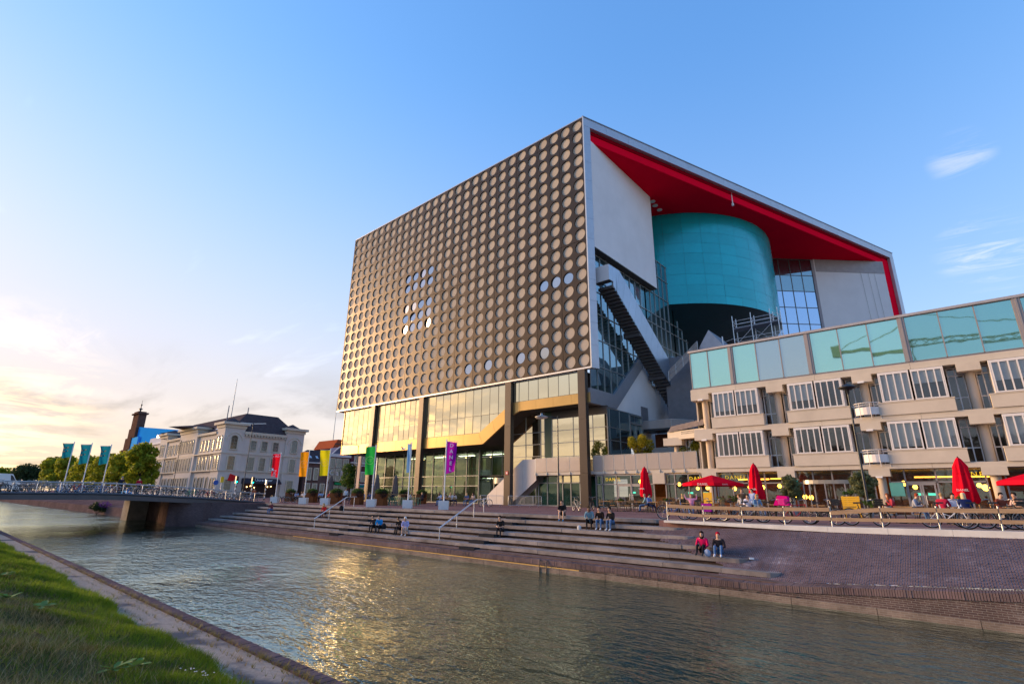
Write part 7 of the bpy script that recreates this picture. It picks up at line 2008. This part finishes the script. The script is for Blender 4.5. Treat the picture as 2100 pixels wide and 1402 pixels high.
# ================================================================== people
SKIN = pbr('skin', (.50, .30, .21), .55, var=.04); SKIN2 = pbr('dark_skin', (.20, .105, .065), .55, var=.04)
def cloth(c): return pbr('cloth_%d_%d_%d' % tuple(int(v * 99) for v in c), c, .85, 0, var=.12, vscale=9)
POSES = {}
def pose_mesh(key):
    """one continuous skinned body; material slots: 0 skin, 1 top, 2 trousers, 3 shoes, 4 lower arm, 5 lower leg"""
    if key in POSES: return POSES[key]
    if key == 'stand' or key == 'walk':
        s_ = .16 if key == 'walk' else .0
        J = dict(pel=(0, 0, .95), ab=(0, 0, 1.12), ch=(0, -.0, 1.34), nk=(0, -.01, 1.50), hd=(0, -.03, 1.60), tp=(0, -.02, 1.74),
                 sl=(-.19, 0, 1.42), el=(-.25, .02, 1.13), hl=(-.23, -.10, .90), gl=(-.22, -.13, .82), sr=(.19, 0, 1.42), er=(.25, .03, 1.13), hr=(.23, -.08, .90), gr=(.22, -.11, .82),
                 pl=(-.10, 0, .90), kl=(-.11, -.02 - s_, .50), al=(-.11, .03 - s_ * .8, .09), tl=(-.12, -.15 - s_ * .8, .04), pr=(.10, 0, .90), kr=(.11, -.01, .50), ar=(.11, .03 + s_ * 1.4, .09), tr=(.12, -.15 + s_ * 1.4, .04))
    else:
        # seated; origin at the feet level under the seat front edge; facing -y. seat height q, legs forward
        q, kf, lean, kz, hf = {'chair': (.46, -.42, -.04, .50, 0), 'step': (.31, -.30, -.10, .56, 0), 'lounge': (.05, -.36, -.02, .44, 0), 'wave': (.46, -.42, .0, .50, 1), 'side': (.46, -.42, -.10, .50, 2)}[key]
        py_ = .16
        hx = py_ + lean * 2.2
        z0 = q + .11
        J = dict(pel=(0, py_, z0), ab=(0, py_ + .02 + lean * .5, z0 + .18), ch=(0, py_ + lean, z0 + .40), nk=(0, py_ + lean * 1.6, z0 + .55), hd=(0, py_ + lean * 2.2 - .03, z0 + .65), tp=(0, py_ + lean * 2.2 - .02, z0 + .79),
                 sl=(-.19, py_ + lean * 1.2, z0 + .47), el=(-.25, py_ + lean - .08, z0 + .22), hl=(-.12, -.12, z0 + .16), gl=(-.06, -.18, z0 + .16), sr=(.19, py_ + lean * 1.2, z0 + .47), er=(.25, py_ + lean - .08, z0 + .22), hr=(.12, -.12, z0 + .16), gr=(.06, -.18, z0 + .17),
                 pl=(-.10, py_ - .02, z0 - .02), kl=(-.13, kf + .14, kz), al=(-.12, kf + .10 if q > .1 else kf - .10, .09), tl=(-.13, kf - .06 if q > .1 else kf - .26, .04), pr=(.10, py_ - .02, z0 - .02), kr=(.14, kf + .10, kz + .01), ar=(.14, kf + .06 if q > .1 else kf - .14, .09), tr=(.15, kf - .10 if q > .1 else kf - .3, .04))
        if hf == 1:
            J['el'] = (-.36, py_ - .02, z0 + .50); J['hl'] = (-.42, py_ - .06, z0 + .74); J['gl'] = (-.43, py_ - .07, z0 + .84)
            J['er'] = (.34, py_ - .02, z0 + .48); J['hr'] = (.36, py_ - .1, z0 + .72); J['gr'] = (.36, py_ - .12, z0 + .82)
        if hf == 2:
            J['hl'] = (-.16, -.26, z0 + .24); J['gl'] = (-.13, -.33, z0 + .25); J['hr'] = (.05, -.18, z0 + .42); J['gr'] = (.02, -.16, z0 + .52)
    Rd = dict(pel=.145, ab=.125, ch=.155, nk=.058, hd=.098, tp=.075, sl=.075, el=.048, hl=.034, gl=.036, sr=.075, er=.048, hr=.034, gr=.036, pl=.10, kl=.065, al=.043, tl=.038, pr=.10, kr=.065, ar=.043, tr=.038)
    E = [('pel', 'ab', 1), ('ab', 'ch', 1), ('ch', 'nk', 1), ('nk', 'hd', 0), ('hd', 'tp', 0), ('ch', 'sl', 1), ('sl', 'el', 1), ('el', 'hl', 4), ('hl', 'gl', 0), ('ch', 'sr', 1), ('sr', 'er', 1), ('er', 'hr', 4), ('hr', 'gr', 0),
         ('pel', 'pl', 2), ('pl', 'kl', 2), ('kl', 'al', 5), ('al', 'tl', 3), ('pel', 'pr', 2), ('pr', 'kr', 2), ('kr', 'ar', 5), ('ar', 'tr', 3)]
    nm = list(J); me = bpy.data.meshes.new('body_skeleton'); me.from_pydata([J[k] for k in nm], [(nm.index(a), nm.index(b)) for a, b, _ in E], [])
    ob = bpy.data.objects.new('body_skeleton', me); COL.objects.link(ob)
    sk = ob.modifiers.new('skin', 'SKIN'); sk.use_smooth_shade = True
    lay = me.skin_vertices[0].data if me.skin_vertices else None
    if lay is None:
        bm = bmesh.new(); bm.from_mesh(me); bm.verts.layers.skin.verify(); bm.to_mesh(me); bm.free(); lay = me.skin_vertices[0].data
    for i, k in enumerate(nm):
        lay[i].radius = (Rd[k], Rd[k] * (.72 if k in ('pel', 'ab', 'ch') else 1)); lay[i].use_root = (k == 'pel')
    sb = ob.modifiers.new('sub', 'SUBSURF'); sb.levels = 1; sb.render_levels = 1
    dg = bpy.context.evaluated_depsgraph_get(); dg.update()
    bm_ = bpy.data.meshes.new_from_object(ob.evaluated_get(dg)); bpy.data.objects.remove(ob)
    while len(bm_.materials) < 6: bm_.materials.append(None)
    seg = [(np.array(J[a]), np.array(J[b]), mi) for a, b, mi in E]
    for p in bm_.polygons:
        c = np.array(p.center); best = (9, 0)
        for a, b, mi in seg:
            t_ = np.clip(np.dot(c - a, b - a) / np.dot(b - a, b - a), 0, 1); d = np.linalg.norm(c - a - t_ * (b - a))
            if mi == 1 and np.array_equal(b, np.array(J['nk'])) and t_ > .8: mi_ = 0
            else: mi_ = mi
            if d < best[0]: best = (d, mi_)
        p.material_index = best[1]; p.use_smooth = True
    bm_.materials.clear() if False else None
    POSES[key] = (bm_, J); return POSES[key]
def person(loc, rz, pose, label, top, trousers, hair=(.03, .02, .015), skin=SKIN, shoes=(.05, .05, .05), sleeve=None, shorts=False, group=None, scarf=None, long_hair=False, skirt=None, cap=None):
    me0, J = pose_mesh(pose)
    me = me0.copy(); me.name = 'person'; idx = [p.material_index for p in me0.polygons]; me.materials.clear()
    tm, bm2 = cloth(top), cloth(trousers)
    for m in (skin, tm, bm2, cloth(shoes), tm if sleeve is None or sleeve else skin, skin if shorts else bm2): me.materials.append(m)
    me.polygons.foreach_set('material_index', idx)
    t = put('person', me); t.location = loc; t.rotation_euler = (0, 0, rz); t.scale = (.95, .95, .95); tag(t, label, 'person', group)
    h = Vector(J['hd']); tp = Vector(J['tp'])
    m = MB(); c = (h + tp) / 2 + Vector((0, .012, .012))
    prof = [(.0, .105), (.06, .09), (.092, .05), (.104, .0), (.098, -.05), (.05 if not long_hair else .105, -.10 if not long_hair else -.14)]
    if long_hair: prof.append((.09, -.24))
    n = 12; V = []
    for r_, z in prof:
        for k in range(n):
            a = 2 * math.pi * k / n
            f = 1 if math.sin(a) > -.35 or z > .035 else .55        # open in front for the face
            V.append(c + Vector((r_ * .92 * math.cos(a), r_ * f * math.sin(a), z)))
    m.add(V, [(i * n + k, (i + 1) * n + k, (i + 1) * n + (k + 1) % n, i * n + (k + 1) % n) for i in range(len(prof) - 1) for k in range(n)], 0, True)
    m.build('headscarf' if scarf else ('cap' if cap else 'hair'), cloth(scarf or cap or hair), t)
    f = MB(); fy = -.105
    f.add([h + Vector((-.014, fy + .015, .02)), h + Vector((.014, fy + .015, .02)), h + Vector((0, fy - .018, .012)), h + Vector((0, fy + .01, .055))], [(0, 1, 2), (0, 2, 3), (1, 3, 2)])
    f.build('nose', skin, t)
    e = MB()
    for x_ in (-.035, .035): e.lathe(h + Vector((x_, fy + .018, .055)), [(0, -.010), (.012, 0), (0, .010)], 6)
    e.build('eyes', BLACK, t)
    m2 = MB(); m2.bar(h + Vector((-.025, fy + .012, -.022)), h + Vector((.025, fy + .012, -.022)), .012, .008); m2.build('mouth', cloth((.35, .12, .10)), t)
    if skirt:
        s_ = MB(); s_.lathe((0, J['pel'][1], 0), [(.34, .12), (.26, J['pel'][2] - .1), (.16, J['pel'][2] + .08)], 14); s_.build('skirt', cloth(skirt), t)
    return t
SG = 'people sitting on the stone steps'
def on_step(x, i, dy=.0): return (x, STEPY[i] + .02 + dy, -.30 * (i + 1) + .0)     # sits on lip i, feet on lip i+1
BLKC, JEAN, NAVY = (.02, .02, .022), (.09, .16, .30), (.02, .03, .08)
person(on_step(-51.4, 2), .3, 'step', 'person in dark red top and jeans at the far left end of the steps', (.16, .05, .06), (.10, .16, .30), group=SG)
person(on_step(-41.6, 2), .2, 'step', 'blonde person in red and dark jacket next to a black bag on the steps', (.55, .03, .03), (.10, .03, .05), hair=(.42, .24, .07), group=SG, long_hair=True)
person(on_step(-32.05, 4), .2, 'step', 'person in dark top hunched on the lower steps left of the blue shirt', (.05, .04, .045), BLKC, skin=SKIN, group=SG)
person(on_step(-31.35, 4), .5, 'step', 'person in bright blue shirt sitting on the lower steps', (.02, .25, .60), BLKC, group=SG)
person(on_step(-29.15, 4), .0, 'step', 'person in black t-shirt and trousers beside the white haired one on the steps', BLKC, BLKC, skin=SKIN2, sleeve=False, group=SG)
person(on_step(-28.45, 4), .6, 'step', 'white haired person in pale lilac top and white shorts on the steps', (.42, .40, .66), (.75, .75, .74), hair=(.75, .74, .72), shorts=True, shoes=(.75, .75, .75), group=SG)
person(on_step(-20.75, 3), .2, 'step', 'person in black t-shirt sitting alone in the middle of the steps', BLKC, (.03, .03, .035), sleeve=False, skin=SKIN, group=SG)
person(on_step(-18.1, 0), .3, 'step', 'person in black t-shirt and shorts with blue shoes on the top step', BLKC, BLKC, shorts=True, sleeve=False, shoes=(.04, .20, .42), group=SG)
person(on_step(-15.75, 1), .4, 'step', 'person in grey blue denim jacket with white bag on the steps', (.17, .28, .34), BLKC, skin=SKIN2, group=SG)
person(on_step(-15.1, 1), .15, 'step', 'person in black jacket and orange shirt, middle of three friends on the steps', (.03, .022, .02), JEAN, shoes=(.75, .75, .76), group=SG)
person(on_step(-14.45, 1), -.1, 'step', 'person in black hooded top and blue jeans, right of three friends', BLKC, JEAN, skin=SKIN, shoes=(.75, .75, .76), group=SG)
person((-8.95, STEPY[4] + .45, -1.2), .1, 'lounge', 'long haired person in pink red top sitting near the slope end of the steps', (.60, .015, .10), BLKC, long_hair=True, group=SG)
person((-8.25, STEPY[4] + .45, -1.2), .2, 'lounge', 'person in red headscarf and black jacket sitting near the slope end', (.03, .025, .03), JEAN, scarf=(.42, .012, .03), shoes=(.6, .6, .65), group=SG)
for x_, i, c_, s_, lb_ in ((-40.4, 1, (.02, .02, .03), .42, 'black bag beside the blonde person on the steps'), (-30.9, 4, (.02, .02, .03), .36, 'black backpack beside the person in blue on the steps'), (-15.95, 2, (.45, .46, .48), .22, 'pale bag at the feet of the person in denim'), (-8.62, 4, (.30, .36, .48), .26, 'grey blue bag between the two people near the slope')):
    m = MB(); m.lathe((0, 0, 0), [(s_ * .45, 0), (s_ * .62, .12), (s_ * .5, s_ * .8), (s_ * .2, s_), (.03, s_ * 1.05)], 10); o = m.build('bag', cloth(c_)); o.location = (x_, STEPY[i] + .12, -.30 * i); o.scale = (1, .6, 1); tag(o, lb_, 'bag')
m = MB(); m.box(-.08, .08, -.05, .05, 0, .06); o = m.build('takeaway_box', WHITE); o.location = (-6.95, STEPY[4] + .3, -1.2); o.rotation_euler = (0, 0, .4); tag(o, 'small white litter lying on the step near the slope', 'litter')
RG = 'guests on the restaurant terrace'
C = 'chair'
person((-18.85, 37.15, 0), -1.2, C, 'person in pale green top leaning in under the first closed red parasol', (.35, .50, .45), JEAN, hair=(.40, .30, .2), group=RG)
person((-18.2, 36.9, 0), 1.4, C, 'person in blue shirt bending at the table under the first closed parasol', (.14, .22, .50), NAVY, group=RG)
person((-14.5, 34.0, 0), -.6, C, 'blonde person in black top seated left of the waving one', BLKC, BLKC, hair=(.55, .36, .14), long_hair=True, group=RG)
person((-13.55, 33.2, 0), .2, 'wave', 'person in pink top with raised arm behind the fence', (.66, .30, .50), (.07, .14, .36), hair=(.34, .15, .05), group=RG)
person((-11.35, 36.3, 0), .2, 'stand', 'standing long haired person in brown patterned dress left of the second parasol', (.14, .09, .06), (.14, .09, .06), hair=(.22, .09, .03), long_hair=True, group=RG)
person((-10.75, 36.4, 0), -.3, 'stand', 'standing person in light blue shirt beside the second closed parasol', (.36, .46, .72), NAVY, group=RG)
person((-9.75, 32.1, 0), .2, 'side', 'person in white blue shirt seated at the middle table behind the fence', (.60, .64, .80), NAVY, group=RG)
person((-10.45, 32.6, 0), -.9, C, 'person in grey shirt seated left of the white blue shirt', (.36, .36, .38), BLKC, hair=(.2, .08, .03), group=RG)
person((-9.15, 31.9, 0), .9, C, 'blonde person in denim jacket and red shirt behind the fence', (.16, .28, .42), JEAN, hair=(.48, .28, .10), long_hair=True, group=RG)
person((-2.95, 31.1, .07), -1.2, 'side', 'person in red plaid shirt facing right at the table by the glass doors', (.38, .05, .07), BLKC, hair=(.22, .08, .04), long_hair=True, group=RG)
person((-1.95, 31.0, .08), 1.4, 'side', 'person in grey t-shirt with red hair opposite the plaid shirt', (.32, .34, .40), JEAN, hair=(.28, .06, .03), group=RG)
person((-.95, 30.4, .1), math.pi - .3, C, 'person in maroon jumper seen from behind under the third parasol', (.36, .02, .05), BLKC, hair=(.30, .20, .10), group=RG)
person((-.6, 31.3, .1), .3, C, 'person in white top half hidden between maroon and navy guests', (.62, .62, .72), JEAN, group=RG)
person((-.25, 30.2, .1), math.pi + .2, C, 'blonde person in navy jacket seen from behind under the third parasol', (.02, .03, .10), (.4, .4, .45), hair=(.58, .46, .28), long_hair=True, group=RG)
person((1.45, 31.3, .14), -.6, 'side', 'person in white top at the right edge drinking at a table', (.60, .42, .36), BLKC, group=RG)
person((1.05, 31.9, .14), .4, C, 'dark haired person at the right edge of the terrace', (.2, .06, .04), BLKC, group=RG)
LG = 'guests on the cafe terrace under the hall'
PASTEL = [(.30, .40, .62), (.62, .62, .64), (.52, .03, .04), (.05, .05, .06), (.55, .42, .35), (.62, .55, .50), (.10, .14, .30), (.40, .50, .58)]
NAMES = ['blue', 'white', 'red', 'black', 'tan', 'cream', 'navy', 'grey blue']
rp_ = random.Random(77)
seats = [(-67.1, 34.3, 'near the orange flag'), (-65.9, 34.6, 'behind the orange flag pole'), (-64.1, 33.5, 'right of the orange flag'), (-59.0, 33.3, 'left of the lime yellow flag pole'), (-57.9, 33.1, 'behind the lime yellow flag'), (-56.6, 32.9, 'just right of the lime yellow flag'),
         (-55.3, 33.2, 'behind the left handrail'), (-54.3, 31.8, 'in front of the young tree'), (-53.2, 32.0, 'between the two middle planters'), (-47.6, 32.3, 'left of the green flag tub'), (-46.4, 32.5, 'behind the green flag tub'), (-46.6, 34.4, 'further back behind the green flag'),
         (-40.8, 36.0, 'left of the purple flag pole'), (-39.6, 36.4, 'behind the purple flag tub'), (-39.5, 38.5, 'right of the purple flag pole'), (-42.6, 38.4, 'beside the third brown column'), (-41.4, 38.6, 'between column and purple flag'), (-62.9, 33.8, 'left of the second rusty planter'), (-61.9, 34.6, 'behind the second rusty planter'), (-52.6, 33.4, 'behind the third rusty planter'), (-50.2, 33.2, 'left of the green flag'), (-49.4, 34.2, 'by the grey parasol'), (-45.3, 36.0, 'behind the high bar table'), (-44.9, 37.0, 'far behind the bar stools'), (-38.3, 38.2, 'furthest right under the hall')]
order = [0, 1, 1, 0, 3, 2, 4, 2, 5, 6, 0, 3, 0, 1, 6, 4, 5, 4, 0, 5, 1, 2, 5, 3, 4]
for (x_, y_, where), c_ in zip(seats, order):
    person((x_, y_, 0), rp_.choice((-1.3, 1.3, .2)) + rp_.uniform(-.3, .3), rp_.choice((C, 'side')), 'guest in %s top seated %s' % (NAMES[c_], where), PASTEL[c_], rp_.choice((BLKC, JEAN, NAVY)), hair=rp_.choice(((.03, .02, .015), (.2, .1, .04), (.45, .3, .12))), long_hair=rp_.random() < .5, group=LG)
person((-69.6, 37.6, 0), .5, 'walk', 'person in blue clothes walking left of the orange flag', (.10, .18, .36), (.08, .14, .30), hair=(.35, .15, .08))
person((-58.6, 36.3, 0), 1.2, 'stand', 'waiter in light shirt and black trousers standing behind the lime yellow flag', (.55, .66, .76), BLKC)
person((-66.2, 14.8, deckz(14.8)), 1.5, 'stand', 'person in dark coat walking on the bridge', (.03, .035, .05), BLKC, hair=(.4, .4, .4))
person((-66.4, 16.4, deckz(16.4)), 1.3, 'stand', 'person in bright red coat on the bridge', (.42, .015, .04), BLKC)
person((-80.5, 34.5, 0), .9, 'walk', 'pair of pedestrians before the cream building, the one in orange', (.36, .12, .05), JEAN, hair=(.2, .08, .03), long_hair=True)
person((-81.3, 34.9, 0), .9, 'walk', 'pedestrian in brown beside the one in orange by the cream building', (.14, .08, .06), BLKC)
